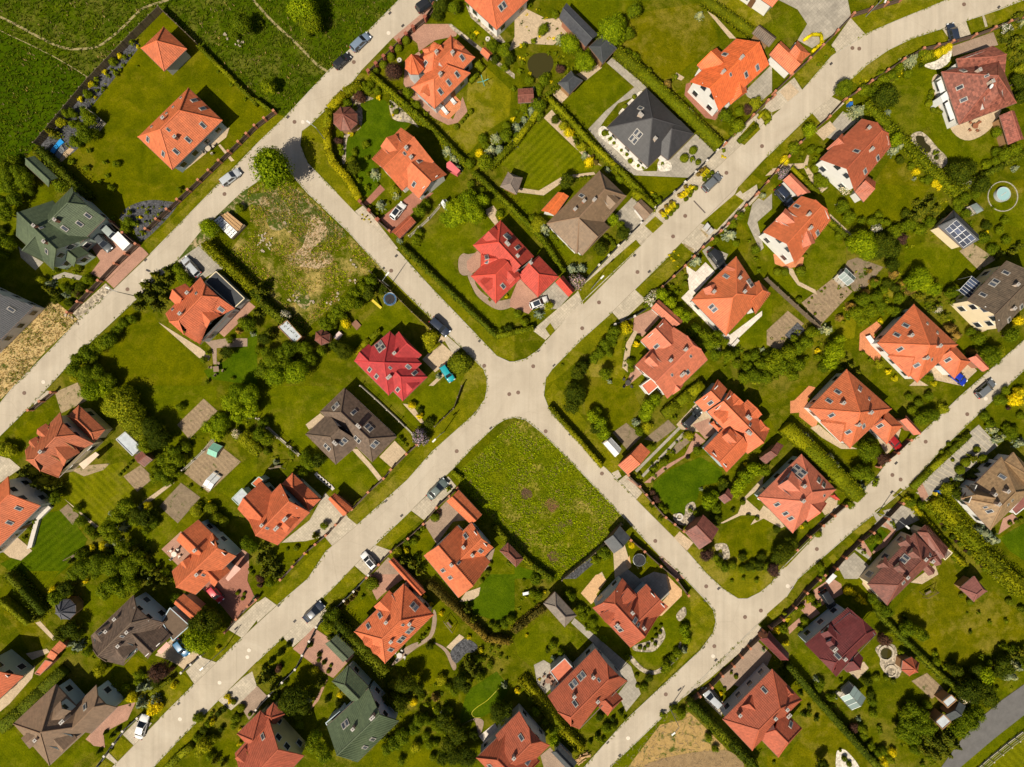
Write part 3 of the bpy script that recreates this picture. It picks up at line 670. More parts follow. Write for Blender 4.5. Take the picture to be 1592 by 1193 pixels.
paved(M_STONES, 'D2', '960,690 1010,690 1500,1193 1420,1193 1100,820', '920,660 960,650 980,700', name='path')
paved(M_PINK, 'D3', '285,100 400,20 460,60 470,120 330,200 300,140', '180,190 250,150 330,240 270,280', '130,330 200,270 210,300 140,370', name='driveway')
paved(M_BEIGE, 'D3', '500,600 600,540 630,580 560,650', '600,0 720,180 690,180 590,60', '890,50 1040,-60 1060,0 960,60', name='patio')
paved(M_STONES, 'D3', '670,460 720,430 790,440 810,510 840,560 810,640 740,620 700,560 700,520', name='rock_bed', sm=True)
paved(M_SOIL, 'D3', '895,660 990,610 1095,710 1020,770', name='vegetable_plot')
paved(M_WHITEG, 'D3', '430,1110 450,1085 490,1090 560,1170 570,1230 440,1230', name='gravel_bed', sm=True)
paved(M_RED, 'A3', '1250,90 1350,-40 1480,-140 1540,-60 1530,40 1570,130 1591,160 1420,310 1440,280 1350,170', name='driveway')
paved(M_APRON, 'A3', '1500,395 1410,340 1591,170 1640,220', '1340,545 1240,510 1150,600 1210,690', '940,920 850,900 760,990 830,1060', '640,1120 720,1180 740,1170 670,1100', '1350,780 1400,730 1500,640 1560,600 1591,700 1430,840 1400,820')
paved(M_BEIGE, 'A3', '960,500 1060,400 1180,430 1240,510 1140,590 1100,560 1020,520', '160,490 290,460 310,480 200,530', '220,300 250,290 350,400 330,410', '0,760 150,640 220,560 200,640 60,800 0,850', name='driveway')
paved(M_PINK, 'A3', '530,1020 600,940 720,820 840,790 790,900 640,980 650,1070 580,1060 560,1040', name='path')
paved(M_BROWNP, 'A3', '1480,800 1591,690 1660,760 1540,900', name='driveway')
paved(M_APRON, 'B3', '380,310 430,220 380,170 160,390 220,450', '0,175 50,140 120,190 0,300')
paved(M_PINK, 'B3', '220,460 350,330 600,500 470,640 430,620', '420,660 440,640 380,780 320,850', '700,0 880,0 900,30 780,120 740,160 690,60', name='driveway')
paved(M_BROWNP, 'B3', '1090,220 1110,280 1080,390 980,460 860,550 830,560 920,450 1060,380', '1090,420 1170,460 1230,560 1210,590 1160,480', '1260,940 1340,890 1400,910 1370,1000 1340,900', name='path', sm=True)
paved(M_BEIGE, 'B3', '1170,450 1250,370 1280,390 1200,470', '1250,170 1290,110 1380,80 1370,130 1330,160', name='patio')
paved(M_SLATE, 'B3', '1195,480 1280,400 1360,440 1340,480 1290,490 1230,550', name='rock_bed', sm=True)
paved(M_WHITEP, 'B3', '1370,1000 1470,920 1490,960 1400,1040', name='terrace')
paved(M_GREYP, 'C3', '370,270 500,380 720,570 780,740 690,850 640,740 700,660 640,610 480,420 350,300', '120,560 180,530 230,560 200,640 230,700 190,740 140,680', name='driveway')
paved(M_STONES, 'C3', '740,440 860,400 910,330 920,330 930,390 870,470 800,480 740,470', '710,530 720,500 800,580 880,590 990,500 1020,420 1030,440 1010,520 900,610 800,610', '1000,250 1050,200 1060,250 1020,290', name='flower_bed', sm=True)
paved(M_PINK, 'C3', '150,650 220,570 280,680 230,720', name='terrace', layer=6)
paved(M_BROWNP, 'C3', '1330,570 1490,400 1591,500 1560,570 1400,700 1250,640', '1260,640 1320,600 1410,640 1310,720', '160,1120 220,1070 320,1193 180,1193')
paved(M_APRON, 'C3', '1020,780 1200,650 1500,390 1530,340 1500,305 1060,745', '1150,700 1210,690 1290,790 1280,880 1180,780', '1500,310 1545,345 1500,400', layer=5)

# worn footpaths over the meadow
for s in ('A0 0,105 130,170 250,235 370,290 470,305 600,290 690,230 760,170 830,100 900,45 1040,0 1150,-60', 'B0 -70,-60 0,30 100,140 220,250 310,340 380,410 450,450'):
    f, *r = s.split(); ribbon('footpath', smooth_open(pts(f, ' '.join(r)), 6), .42, M_PATH, .034)
ribbon('footpath', smooth_open(pts('A0', '-100,130 0,190 170,270 330,350 450,420 560,490'), 4), .16, M_PATH, .034)
# ponds
for s, f in (('80,390 110,345 160,330 215,340 240,385 230,430 190,480 150,490 100,460', 'C0'), ('920,850 940,840 970,850 980,880 1010,910 1010,935 985,950 950,930 930,890', 'D0'), ('703,487 715,462 740,455 768,470 775,495 760,520 735,525 712,510', 'D3'), ('1255,1045 1275,1030 1290,1045 1280,1060', 'C2')):
    sheet('pond', f, s, M_WATER, 9, True)
# roadside manhole covers and drains
M_IRON = m_plain('cast_iron', (.16, .10, .07), .7, .4)
mb = MB(); mb.lathe((0, 0, 0), [(.36, 0), (.36, .012), (.3, .02)], 18); me_mh = mb.mesh('manhole_cover', M_IRON)
mb = MB(); mb.lathe((0, 0, 0), [(.36, 0), (.36, .012), (.3, .02)], 18); me_mw = mb.mesh('manhole_cover', m_plain('pale_iron', (.62, .54, .44), .7, .3))
ROADBITS = []
MH = {'B0': '597,385 230,755', 'C0': '1310,1070 1530,905', 'C1': '1055,143 980,270 760,490 522,678 418,838 115,1073', 'D0': '1220,28 530,298 572,302', 'A1': '788,597 1388,8', 'A2': '150,45', 'B1': '828,482 1403,1070', 'B2': '1233,405 1558,52', 'C2': '22,42 540,543 870,960 192,282', 'D2': '1240,176 983,346 777,552 828,580 310,1010', 'C3': '1185,75 1235,445 935,743 1523,225 1425,265'}
MW = {'B0': '812,205 282,755', 'A3': '1540,470 1530,512 1358,670 1113,896', 'C3': '1228,506 702,1013', 'D3': '130,73', 'D2': '1355,80', 'A1': '885,543 268,1170'}
for d, me, lb in ((MH, me_mh, 'rusty manhole cover'), (MW, me_mw, 'pale manhole cover')):
    for f, s in d.items():
        for p in pts(f, s, .054):
            ROADBITS.append((tag(link('manhole_cover', me, None, p), None, 'manhole cover'), lb, 'manhole cover', p))
mb = MB(); mb.box((0,0,.012), (1,0,0), (0,1,0), (0,0,1), .3, .2, .012)
for k in range(4): mb.box((-.2+.13*k, 0, .026), (1,0,0), (0,1,0), (0,0,1), .02, .17, .004)
me_dr = mb.mesh('drain_grate', m_plain('dark_iron', (.06, .05, .045), .7, .4))
DR = {'B0': '820,82 900,160 190,725 330,1045', 'A1': '900,415', 'B1': '860,390 780,468 1375,915 1300,995', 'C1': '833,487 742,387 148,975 245,1068', 'B2': '1348,168 795,712 893,803 1445,262', 'B3': '133,192 232,290', 'C2': '343,298', 'C3': '1262,88 1180,160 1168,452 1245,530 575,1040 650,1120', 'D2': '800,478 773,657', 'D0': '398,395 1435,45', 'D3': '157,84', 'A3': '1105,800 1208,893'}
for f, s in DR.items():
    for p in pts(f, s, .056):
        o = tag(link('drain_grate', me_dr, None, p), None, 'drain'); ROADBITS.append((o, 'dark drain grate', 'drain', p)); o.rotation_euler[2] = math.radians(45)
mb = MB(); mb.zbox(0, 0, 0, .04, .11, 1.55)
dg = mb.build('channel_drain', m_plain('drain_frame', (.2, .16, .13), .7), None)
dg.location = P('C1', 1143, 87, .052); dg.rotation_euler[2] = math.atan2(-90, 85) + math.pi/2
tag(dg, 'long slotted drain lying across the road beside brown-roofed house', 'channel drain')
mb = MB()
for k in range(14): mb.zbox(0, -1.4 + .215*k, .04, .05, .09, .07)
mb.build('grate', m_plain('dark_iron', (.06, .05, .045), .7), dg)
# ---------------------------------------------------------------- houses: builders
ROOFC = dict(orange=(.52, .132, .052), bright=(.62, .135, .035), salmon=(.52, .15, .085), rust=(.36, .088, .042), crimson=(.42, .042, .042), scarlet=(.47, .06, .036),
             maroon=(.135, .028, .026), darkred=(.18, .062, .042), brown=(.205, .128, .078), sienna=(.44, .125, .055), dkbrown=(.125, .086, .058), black=(.050, .048, .050), green=(.088, .112, .062),
             tan=(.25, .155, .08), mottled=(.25, .078, .05), grey=(.095, .095, .105), felt=(.055, .058, .062), greybrown=(.19, .15, .12), palegrey=(.42, .45, .47), plum=(.22, .085, .07))
WALLC = dict(white=(.70, .68, .64), cream=(.72, .60, .40), blue=(.42, .50, .54), green=(.40, .48, .40), yellow=(.55, .47, .22), grey=(.45, .45, .44), wood=(.30, .17, .08), brown=(.22, .13, .08), brick=(.34, .15, .09))
M_FRAME = m_plain('window_frame', (.62, .60, .56), .5)
M_SKYF = m_plain('skylight_frame', (.36, .33, .29), .5, .4)
M_PANE = m_glass('window_glass', (.03, .035, .045))
M_SKYG = m_glass('skylight_glass', (.055, .062, .075), .06)
M_GUT = m_plain('gutter_metal', (.16, .10, .075), .5, .4)
M_CHW = m_plain('chimney_render', (.50, .40, .32), .8, .2)
M_CHB = m_plain('chimney_brick', (.34, .16, .10), .85, .2, var=.25, sc=6)
M_CAP = m_plain('chimney_cap', (.34, .31, .28), .6, .3)
M_DOOR = m_plain('door_wood', (.16, .08, .04), .5)
mb = MB(); mb.box((0, 0, 0), (1,0,0), (0,1,0), (0,0,1), .62, .06, .7); me_win = mb.mesh('window', M_FRAME)
mb = MB(); mb.box((0, -.05, 0), (1,0,0), (0,1,0), (0,0,1), .52, .02, .6); me_pane = mb.mesh('pane', M_PANE)
mb = MB(); mb.box((0, 0, .04), (1,0,0), (0,1,0), (0,0,1), .36, .57, .07); me_sky = mb.mesh('skylight', M_SKYF)
mb = MB(); mb.box((0, 0, .115), (1,0,0), (0,1,0), (0,0,1), .25, .44, .012); me_skp = mb.mesh('pane', M_SKYG)
mb = MB(); mb.box((0, 0, 1.05), (1,0,0), (0,1,0), (0,0,1), .5, .06, 1.05); me_door = mb.mesh('door', M_DOOR)

def plane_z(f, x, y):
    n = (f[1]-f[0]).cross(f[2]-f[0])
    if abs(n.z) < 1e-6: return None
    return f[0].z - (n.x*(x-f[0].x) + n.y*(y-f[0].y))/n.z
def roof_z(faces, x, y):
    best = None
    for f in faces:
        if inside(x, y, f):
            z = plane_z(f, x, y)
            if z is not None and (best is None or z > best): best = z
    return best
def normal(f):
    n = Vector((0, 0, 0))
    for i in range(len(f)):
        a, b = f[i], f[(i+1) % len(f)]
        n += Vector(((a.y-b.y)*(a.z+b.z), (a.z-b.z)*(a.x+b.x), (a.x-b.x)*(a.y+b.y)))
    n.normalize()
    return n if n.z >= 0 else -n
def slope_axes(n):
    h = Vector((0, 0, 1)).cross(n)
    if h.length < 1e-3: h = Vector((1, 0, 0))
    h.normalize(); return h, n.cross(h)
def clean(f):
    out = []
    for p in f:
        if not out or (p-out[-1]).length > .03: out.append(p)
    if len(out) > 1 and (out[0]-out[-1]).length < .03: out.pop()
    n = Vector((0, 0, 0))
    for i in range(len(out)):
        a, b = out[i], out[(i+1) % len(out)]
        n += Vector(((a.y-b.y)*(a.z+b.z), (a.z-b.z)*(a.x+b.x), (a.x-b.x)*(a.y+b.y)))
    if n.z < 0: out.reverse()
    return out
def hit(faces, u, v):
    """where the sight line of a plan point meets the highest roof face"""
    best = None; o = Vector((0, 0, CAM_H)); d = W(u, v) - o
    for f in faces:
        n = normal(f); dn = n.dot(d)
        if abs(dn) < 1e-9: continue
        p = o + d*(n.dot(f[0]-o)/dn)
        if inside(p.x, p.y, f) and (best is None or p.z > best[0].z): best = (p, n)
    return best
def ribs(mb, f, n, sp=.34, w=.07, hgt=.032):
    h, s = slope_axes(n); A = [(p.dot(h), p.dot(s)) for p in f]; c = f[0].dot(n)
    a0 = min(a for a, _ in A); a1 = max(a for a, _ in A); k = math.ceil((a0+.05)/sp)
    while k*sp < a1 - .05:
        a = k*sp; k += 1; bs = []
        for i in range(len(A)):
            (x0, y0), (x1, y1) = A[i], A[(i+1) % len(A)]
            if (x0 > a) != (x1 > a): bs.append(y0 + (a-x0)/(x1-x0)*(y1-y0))
        if len(bs) < 2: continue
        b0, b1 = min(bs)-.02, max(bs)
        if b1-b0 < .2: continue
        def q(da, b, up): return h*(a+da) + s*b + n*(c+up)
        mb.face([q(-w, b0, .002), q(0, b0, hgt), q(0, b1, hgt), q(-w, b1, .002)], [(a-w, b0), (a, b0), (a, b1), (a-w, b1)])
        mb.face([q(0, b0, hgt), q(w, b0, .002), q(w, b1, .002), q(0, b1, hgt)], [(a, b0), (a+w, b0), (a+w, b1), (a, b1)])
def slab(mb, faces, t=.2):
    key = lambda p: (round(p.x, 2), round(p.y, 2), round(p.z, 2)); E = {}
    for f in faces:
        n = normal(f); h, s = slope_axes(n)
        mb.face(f, [(p.dot(h), p.dot(s)) for p in f])
        mb.face([p - Vector((0, 0, t)) for p in reversed(f)], [(0, 0)]*len(f))
        for i in range(len(f)):
            a, b = f[i], f[(i+1) % len(f)]; ka, kb = key(a), key(b)
            if (kb, ka) in E: del E[(kb, ka)]
            else: E[(ka, kb)] = (a, b)
    d = Vector((0, 0, t))
    for a, b in E.values(): mb.face([a, a-d, b-d, b], [(0, 0)]*4)
def volume(f, spec, pitch, ze0):
    w = spec.split(); kind = w[0]; kv = dict(x.split('=') for x in w[1:] if '=' in x)
    c = [tuple(map(float, x.split(','))) for x in w[1:] if '=' not in x]
    ze = float(kv.get('ze', ze0)); ov = float(kv.get('ov', .45))
    V = dict(kind=kind, ze=ze, mat=kv.get('m'), wall=kv.get('w'), ov=ov)
    if kind == 'flat':
        p = [P(f, x, y, ze) for x, y in c]; V['faces'] = [clean(p)]; V['ridges'] = []; V['eaves'] = []; return V
    if kind == 'cone':
        ctr = P(f, *c[0], ze); R = float(kv['r'])/frame(f)[2]*(CAM_H-ze)/FPX; n = int(kv.get('n', 8)); top = ctr + Vector((0, 0, float(kv['zr'])-ze)); a0 = float(kv.get('a', .39))
        p = [ctr + Vector((R*math.cos(a0+2*math.pi*k/n), R*math.sin(a0+2*math.pi*k/n), 0)) for k in range(n)]
        V['faces'] = [clean([p[k], p[(k+1) % n], top]) for k in range(n)]; V['rect'] = p; V['ridges'] = [(q, top) for q in p]; V['eaves'] = [(p[k], p[(k+1) % n]) for k in range(n)]
        V['foot'] = [ctr + (q-ctr)*.86 for q in p]; return V
    A, B, C, D = [P(f, x, y, ze) for x, y in c[:4]]
    M1, M2 = (A+D)/2, (B+C)/2; ax = M2-M1; L = ax.length; ax.normalize(); pr = Vector((-ax.y, ax.x, 0))
    hw = (abs((A-D).dot(pr)) + abs((B-C).dot(pr)))/4
    zr = float(kv['zr']) if 'zr' in kv else ze + pitch*hw
    R = []
    for i, e in enumerate(kind):
        M = M1 if i == 0 else M2; dflt = .28*L
        if e in 'go': q = M.copy()
        else:
            if len(c) > 4+i:
                t = (P(f, *c[4+i], zr) - M1).dot(ax)
                t = min(max(t, .15), L-.15)
            else: t = dflt if i == 0 else L-dflt
            q = M1 + (M2-M1)*(t/L)
        R.append(Vector((q.x, q.y, zr)))
    R1, R2 = R
    if (R2-R1).dot(ax) < .05: R1 = R2 = (R1+R2)/2
    fr, bk, faces, rg, ev = [A, B], [C, D], [], [], [(A, B), (C, D)]
    J = .6
    def jp(c0, m): return c0 + (m-c0)*J + Vector((0, 0, (zr-ze)*J))
    if kind[1] == 'j': Pb, Pc = jp(B, M2), jp(C, M2); fr.append(Pb); bk.insert(0, Pc); faces.append([Pb, Pc, R2]); rg += [(Pb, R2), (Pc, R2)]
    if kind[1] == 'h': faces.append([B, C, R2]); rg += [(B, R2), (C, R2)]; ev.append((B, C))
    fr += [R2, R1]; bk += [R1, R2]
    if kind[0] == 'j': Pa, Pd = jp(A, M1), jp(D, M1); fr.append(Pa); bk.insert(2, Pd); faces.append([Pd, Pa, R1]); rg += [(Pa, R1), (Pd, R1)]
    if kind[0] == 'h': faces.append([D, A, R1]); rg += [(A, R1), (D, R1)]; ev.append((D, A))
    faces += [fr, bk]
    if (R2-R1).length > .3: rg.append((R1, R2))
    V['faces'] = [q for q in map(clean, faces) if len(q) > 2]
    V.update(rect=[A, B, C, D], ridges=rg, eaves=ev, ax=ax, pr=pr)
    sg = 1 if (D-A).dot(pr) > 0 else -1
    o1 = 0 if kind[0] == 'o' else ov; o2 = 0 if kind[1] == 'o' else ov
    V['foot'] = [A+ax*o1+pr*(sg*ov), B-ax*o2+pr*(sg*ov), C-ax*o2-pr*(sg*ov), D+ax*o1-pr*(sg*ov)]
    V['zr'] = zr
    return V
HOUSES = []; OBST = []
def house(f, ref, label, vols, roof='orange', wall='white', dor='', sky='', chim='', pitch=.8, ze=3.3, cat='house', name='house', rib=True, chm=None, wins=True, parent=None):
    VS = [volume(f, s, pitch, ze) for s in vols]
    v0 = VS[0]; ctr = sum((p for q in v0['faces'] for p in q), Vector())/sum(len(q) for q in v0['faces'])
    org = Vector((ctr.x, ctr.y, 0)); root = empty(name, org, label, cat)
    allf = [q for v in VS for q in v['faces']]
    wm = m_plain('wall_' + wall, WALLC[wall], .85, .15, var=.06, sc=.9)
    ax0 = v0.get('ax', Vector((1, 0, 0)))
    tr = random.Random(label); tv = tr.uniform(.9, 1.1); tint = (tv, tv*tr.uniform(.97, 1.07), tv*tr.uniform(.96, 1.06)); hid = str(tr.randint(100, 999))
    def rmat(rc): return m_roof('roof_%s_%s' % (rc, hid), tuple(a*b for a, b in zip(ROOFC[rc], tint)), .28 if rc == 'mottled' else (.12 if rc in ('darkred', 'dkbrown', 'tan') else .02), .55)
    for v in VS:
        rc = v['mat'] or roof
        rm = rmat(rc)
        if v['kind'] == 'flat':
            pf = v['faces'][0]
            mb = MB(org); mb.prism(pf, v['ze']-.25, v['ze']); ro = mb.build('roof', m_plain('flatroof_' + rc, ROOFC[rc], .9, .15, var=.2), root)
            mb = MB(org)
            for i in range(len(pf)):
                mb.tube(pf[i] + Vector((0, 0, .05)), pf[(i+1) % len(pf)] + Vector((0, 0, .05)), .1, n=4)
            mb.build('edge_trim', m_plain('trim_' + (v['wall'] or wall), WALLC[v['wall'] or wall], .7), ro)
            cc = sum(pf, Vector())/len(pf); mb = MB(org); mb.prism([cc + (p-cc)*.93 for p in pf], 0, v['ze']-.25); mb.build('wall', wm, root); OBST.append([(p.x, p.y) for p in pf]); continue
        mb = MB(org); slab(mb, v['faces']); ro = mb.build('roof', rm, root)
        if rib:
            mb = MB(org)
            for q in v['faces']: ribs(mb, q, normal(q))
            tag(mb.build('roof_tiles', rm, ro), kind='stuff')
        mb = MB(org)
        for a, b in v['ridges']: mb.tube(a, b, .115, n=6)
        if v['ridges']: mb.build('ridge_cap', m_plain('ridge_' + rc, mul(ROOFC[rc], 1.15), .6, .3), ro)
        mb = MB(org); dz = Vector((0, 0, -.1))
        for a, b in v['eaves']: mb.tube(a+dz, b+dz, .075, n=5)
        mb.build('gutter', M_GUT, ro)
        # walls follow the underside of their own roof
        ft = v['foot']; OBST.append([(p.x, p.y) for p in ft]); mb = MB(org); N = len(ft)
        for i in range(N):
            a, b = ft[i], ft[(i+1) % N]; n = 2 if v['kind'] == 'cone' else 8; top = []
            for k in range(n+1):
                q = a.lerp(b, k/n); z = roof_z(v['faces'], q.x, q.y)
                top.append(Vector((q.x, q.y, (z if z is not None else v['ze']) - .12)))
            mb.face([Vector((a.x, a.y, 0)), Vector((b.x, b.y, 0))] + top[::-1])
        wmat = m_plain('wall_' + v['wall'], WALLC[v['wall']], .85, .15, var=.06) if v['wall'] else wm
        mb.build('wall', wmat, root)
        if not wins: continue
        ctf = sum(ft, Vector())/N
        for i in range(N):
            if v['kind'][0] == 'o' and i == 3 or len(v['kind']) > 1 and v['kind'][1] == 'o' and i == 1: continue
            a, b = ft[i], ft[(i+1) % N]; d = b-a; d.z = 0; Ld = d.length; d.normalize(); nn = Vector((-d.y, d.x, 0)); mid = (a+b)/2
            if nn.dot(mid-ctf) < 0: nn = -nn
            if nn.dot(Vector((mid.x, mid.y, 0))) > -4: continue          # only walls the place shows from above
            spots = [(s, 1.55) for s in np.linspace(1.4, Ld-1.4, max(1, int((Ld-1.0)/2.6)))] if Ld > 2.6 else []
            if i in (1, 3) and v.get('zr', 0)-v['ze'] > 2.2 and v['kind'] != 'cone' and v['kind'][1 if i == 1 else 0] in 'gj':
                spots += [(Ld/2-1.1, v['ze']+.95), (Ld/2+1.1, v['ze']+.95)]
            if v['ze'] > 4.6: spots += [(s, 4.2) for s, z in spots if z < 2]
            for s, z in spots:
                q = a + d*s
                if any(o is not v and 'foot' in o and inside(q.x+nn.x*.2, q.y+nn.y*.2, o['foot']) for o in VS): continue
                w = link('window', me_win, root, Vector((q.x, q.y, z)) + nn*.03 - org); w.rotation_euler[2] = math.atan2(-nn.x*-1, 0) if False else math.atan2(nn.y, nn.x) + math.pi/2
                link('pane', me_pane, w)
    # entrance door on the longest wall
    ft = v0.get('foot')
    if ft and wins:
        i = max(range(len(ft)), key=lambda k: (ft[k]-ft[(k+1) % len(ft)]).length); a, b = ft[i], ft[(i+1) % len(ft)]
        q = a.lerp(b, .47); d = b-a; nn = Vector((-d.y, d.x, 0)).normalized(); ctf = sum(ft, Vector())/len(ft)
        if nn.dot(q-ctf) < 0: nn = -nn
        o = link('door', me_door, root, Vector((q.x, q.y, .05)) + nn*.04 - org); o.rotation_euler[2] = math.atan2(nn.y, nn.x) + math.pi/2
    # dormers
    rm = rmat(roof)
    newf = []
    for ds in [x for x in dor.split(';') if x.strip()]:
        w = ds.split(); kv = dict(x.split('=') for x in w if '=' in x); c = [tuple(map(float, x.split(','))) for x in w if ',' in x]; hip = 'hip' in w
        ox, oy, s = frame(f); hb = hit(allf, ox+c[3][0]/s, oy+c[3][1]/s)
        if hb is None: print('dormer miss', ref, ds); continue
        PB, nb = hb; zb = PB.z; fl, frp = P(f, *c[0], zb-.8), P(f, *c[1], zb-.8); hw = (fl-frp).length/2; ze_ = zb - .72*hw
        fl, frp = P(f, *c[0], ze_), P(f, *c[1], ze_); m = (fl+frp)/2; inn = Vector((PB.x-m.x, PB.y-m.y, 0)); Ln = inn.length
        e = (frp-fl).normalized(); inn = inn - e*inn.dot(e); inn.normalize(); hw = (fl-frp).length/2
        if Ln > 5 or hw > 3.5: print('dormer', ref, ds, round(Ln, 1), round(hw, 1))
        RB = Vector((m.x, m.y, zb)) + inn*(Ln+.3); RFp = Vector((m.x, m.y, zb)) + inn*(hw*.8 if hip else 0.0)
        flb, frb = fl + inn*(Ln+.3), frp + inn*(Ln+.3)
        fs = [clean([fl, flb, RB, RFp]), clean([frp, frb, RB, RFp])] + ([clean([fl, frp, RFp])] if hip else [])
        mb = MB(org); o2 = inn*.3; q0 = fl + o2 + e*.2; q1 = frp + o2 - e*.2; top = Vector((RFp.x, RFp.y, zb)) + o2
        def down(p):
            z = roof_z(allf, p.x, p.y); return Vector((p.x, p.y, (z if z is not None else ze_-.4) - .15))
        q0.z = q1.z = ze_-.02; top.z = zb-.2
        fw = [down(q0), down(q1), q1, q0] if hip else [down(q0), down(q1), q1, top, q0]
        mb.face(fw); mb.face([down(q0), q0, q0+inn*Ln, down(q0+inn*Ln)]); mb.face([down(q1), q1, q1+inn*Ln, down(q1+inn*Ln)])
        dd = mb.build('dormer', wm, root)
        mb = MB(org); slab(mb, fs, .12)
        rmd = rm if 'm' not in kv else rmat(kv['m'])
        mb.build('dormer_roof', rmd, dd)
        if rib:
            mb = MB(org)
            for q in fs: ribs(mb, q, normal(q))
            tag(mb.build('roof_tiles', rmd, dd), kind='stuff')
        if hw > .9:
            wc = (q0+q1)/2; wc.z = ze_-.1; mb = MB(org); mb.box(wc - inn*.03, e, inn, (0,0,1), min(.5, hw*.45), .03, .35); mb.build('dormer_window', M_PANE, dd)
        newf += fs
    allf = allf + newf
    ox, oy, s = frame(f)
    for k in sky.split():
        c = k.split(','); hb = hit(allf, ox+float(c[0])/s, oy+float(c[1])/s)
        if hb is None: print('skylight miss', ref, k); continue
        p, n = hb; h, sl = slope_axes(n); mode = c[2] if len(c) > 2 else '1'
        offs = {'1': [(0, 0)], '2': [(-.4, 0), (.4, 0)], '4': [(-.4, -.62), (.4, -.62), (-.4, .62), (.4, .62)], 's': [(0, 0)]}[mode]
        for a, b in offs:
            mw = Matrix.Translation(p - org + h*a + sl*b + n*.03) @ Matrix((h, sl, n)).transposed().to_4x4()
            if mode == 's': mw = mw @ Matrix.Scale(.62, 4)
            o = link('skylight', me_sky, root); o.matrix_local = mw; link('pane', me_skp, o)
    for k in chim.split():
        c = k.split(','); u, v_ = ox+float(c[0])/s, oy+float(c[1])/s; hb = hit(allf, u, v_)
        if hb is None: print('chimney miss', ref, k); continue
        z = hb[0].z; H = .75
        for _ in range(4):
            q = W(u, v_, z+H); zz = roof_z(allf, q.x, q.y); z = zz if zz is not None else z
        q = W(u, v_, z+H); ty = c[2] if len(c) > 2 else 'w'; big = len(c) > 3
        mb = MB(org); y = Vector((-ax0.y, ax0.x, 0)); hx, hy = (.44, .24) if big else (.27, .22)
        mb.box((q.x, q.y, z+H/2-.5), ax0, y, (0,0,1), hx, hy, H/2+.5)
        o = mb.build('chimney', M_CHB if ty == 'b' else M_CHW, root)
        mb = MB(org); mb.box((q.x, q.y, z+H+.05), ax0, y, (0,0,1), hx+.05, hy+.05, .04)
        for t in ((-.2, .2) if big else (0,)):
            mb.tube(q + ax0*t + Vector((0, 0, .08)), q + ax0*t + Vector((0, 0, .3)), .085, n=8)
        mb.build('cap', M_CAP, o)
    if parent is None and cat == 'house': HOUSES.append((org, ref))
    return root, allf, org

# ---------------------------------------------------------------- houses: the place
G = (10, 280, 8.839)
house('A0', 'orange house on the open lawn', 'orange tiled hip-roofed house with twelve skylights, alone on the large upper-left lawn',
      ['hh 853,848 1165,545 1375,745 1065,1050 985,797 1108,682'], wall='blue', sky='1118,606,s 1070,663,s 1030,703,s 937,785,s 1200,624 1253,675 917,862 1012,952 1040,803,s 1254,775 1163,865 1088,938', chim='1004,728,b 1078,845,b')
house('A0', 'orange pavilion on the open lawn', 'open square pavilion garage with pyramid orange tiled roof in the corner of the large lawn',
      ['hh 873,300 1012,168 1155,303 1015,440 983,268 983,268 ze=2.7'], wall='grey', cat='pavilion', name='pavilion', wins=False)
house('A0', 'long green shed', 'long narrow green metal-roofed shed behind dark conifers at upper left',
      ['gg 155,1018 300,1155 358,1100 210,965 ze=2.4'], roof='green', wall='wood', cat='shed', name='shed', wins=False)
house(G, 'green metal-roofed house', 'green ribbed metal-roofed house with crossing gables and white trailer in its driveway',
      ['gg 130,765 645,1237 1140,790 630,285 140,438 655,940 zr=6.9', 'oj 560,440 905,95 1355,530 1010,870 590,580 850,325 ze=3.5 zr=7', 'og 700,900 510,1115 260,925 450,710 420,750 200,955 zr=6', 'gg 805,1085 925,1190 1140,1010 990,895 ze=2.6 zr=3.9'],
      roof='green', wall='green', sky='800,665 480,660,s 1120,490 1005,600 560,980', chim='370,625,b 510,845,b 660,545,b')
house('A1', 'ribbed grey-roofed house', 'white-walled house with ribbed dark grey roof, half cut by the left edge',
      ['gg -120,1030 210,700 -560,330 -900,650 ze=3.4'], roof='grey', sky='70,720')
house((240, 410, 8.839), 'orange house with black annex', 'orange half-hipped house with a flat black-roofed annex and pink terrace',
      ['jj 150,690 635,185 1105,615 630,1110 310,765 640,430', 'og 330,600 205,475 420,275 550,400', 'flat 700,250 850,110 1240,480 1100,610 ze=3 m=felt w=cream'],
      wall='grey', dor='720,885 905,715 745,810 625,695', sky='250,630,s 915,630 590,945 575,410,s', chim='345,685 445,400,w')
house((610, 40, 9.944), 'orange house with corner turret', 'large orange house with octagonal corner turret, many gables and an orange terrace',
      ['hh 300,960 750,480 1205,735 654,1283 605,790 820,580', 'oh 560,500 905,155 1275,490 930,835 740,475 880,335 ze=3.6', 'ho 330,560 640,250 900,540 600,840 635,400 820,580', 'cone 345,610 r=155 n=8 ze=3.9 zr=7.2'],
      roof='orange', wall='grey', dor='600,290 755,320 655,215 635,395; 460,365 610,300 545,300 600,385 hip; 430,1035 560,1095 500,1060 560,905; 990,215 1115,330 1055,275 950,340 hip',
      sky='510,590 1075,495 1000,755 870,880 740,1020', chim='740,740 930,410 680,400')
house('B0', 'orange house behind curved hedge', 'orange gabled house behind the curved hedge, white car on its red driveway',
      ['gg 708,985 888,790 1092,1000 895,1180', 'og 880,1110 1000,1230 1172,1080 1050,965 ze=3'], wall='white', dor='762,905 855,830 790,855 862,930', sky='910,950,s 1003,998 970,1140', chim='920,912 950,970')
house('B0', 'orange house cut by top edge', 'orange hip-roofed house with double skylight, cut by the top edge above the pond',
      ['hh 1480,185 1690,-15 1480,-210 1285,5 1490,10 1500,-30'], sky='1515,40,2')
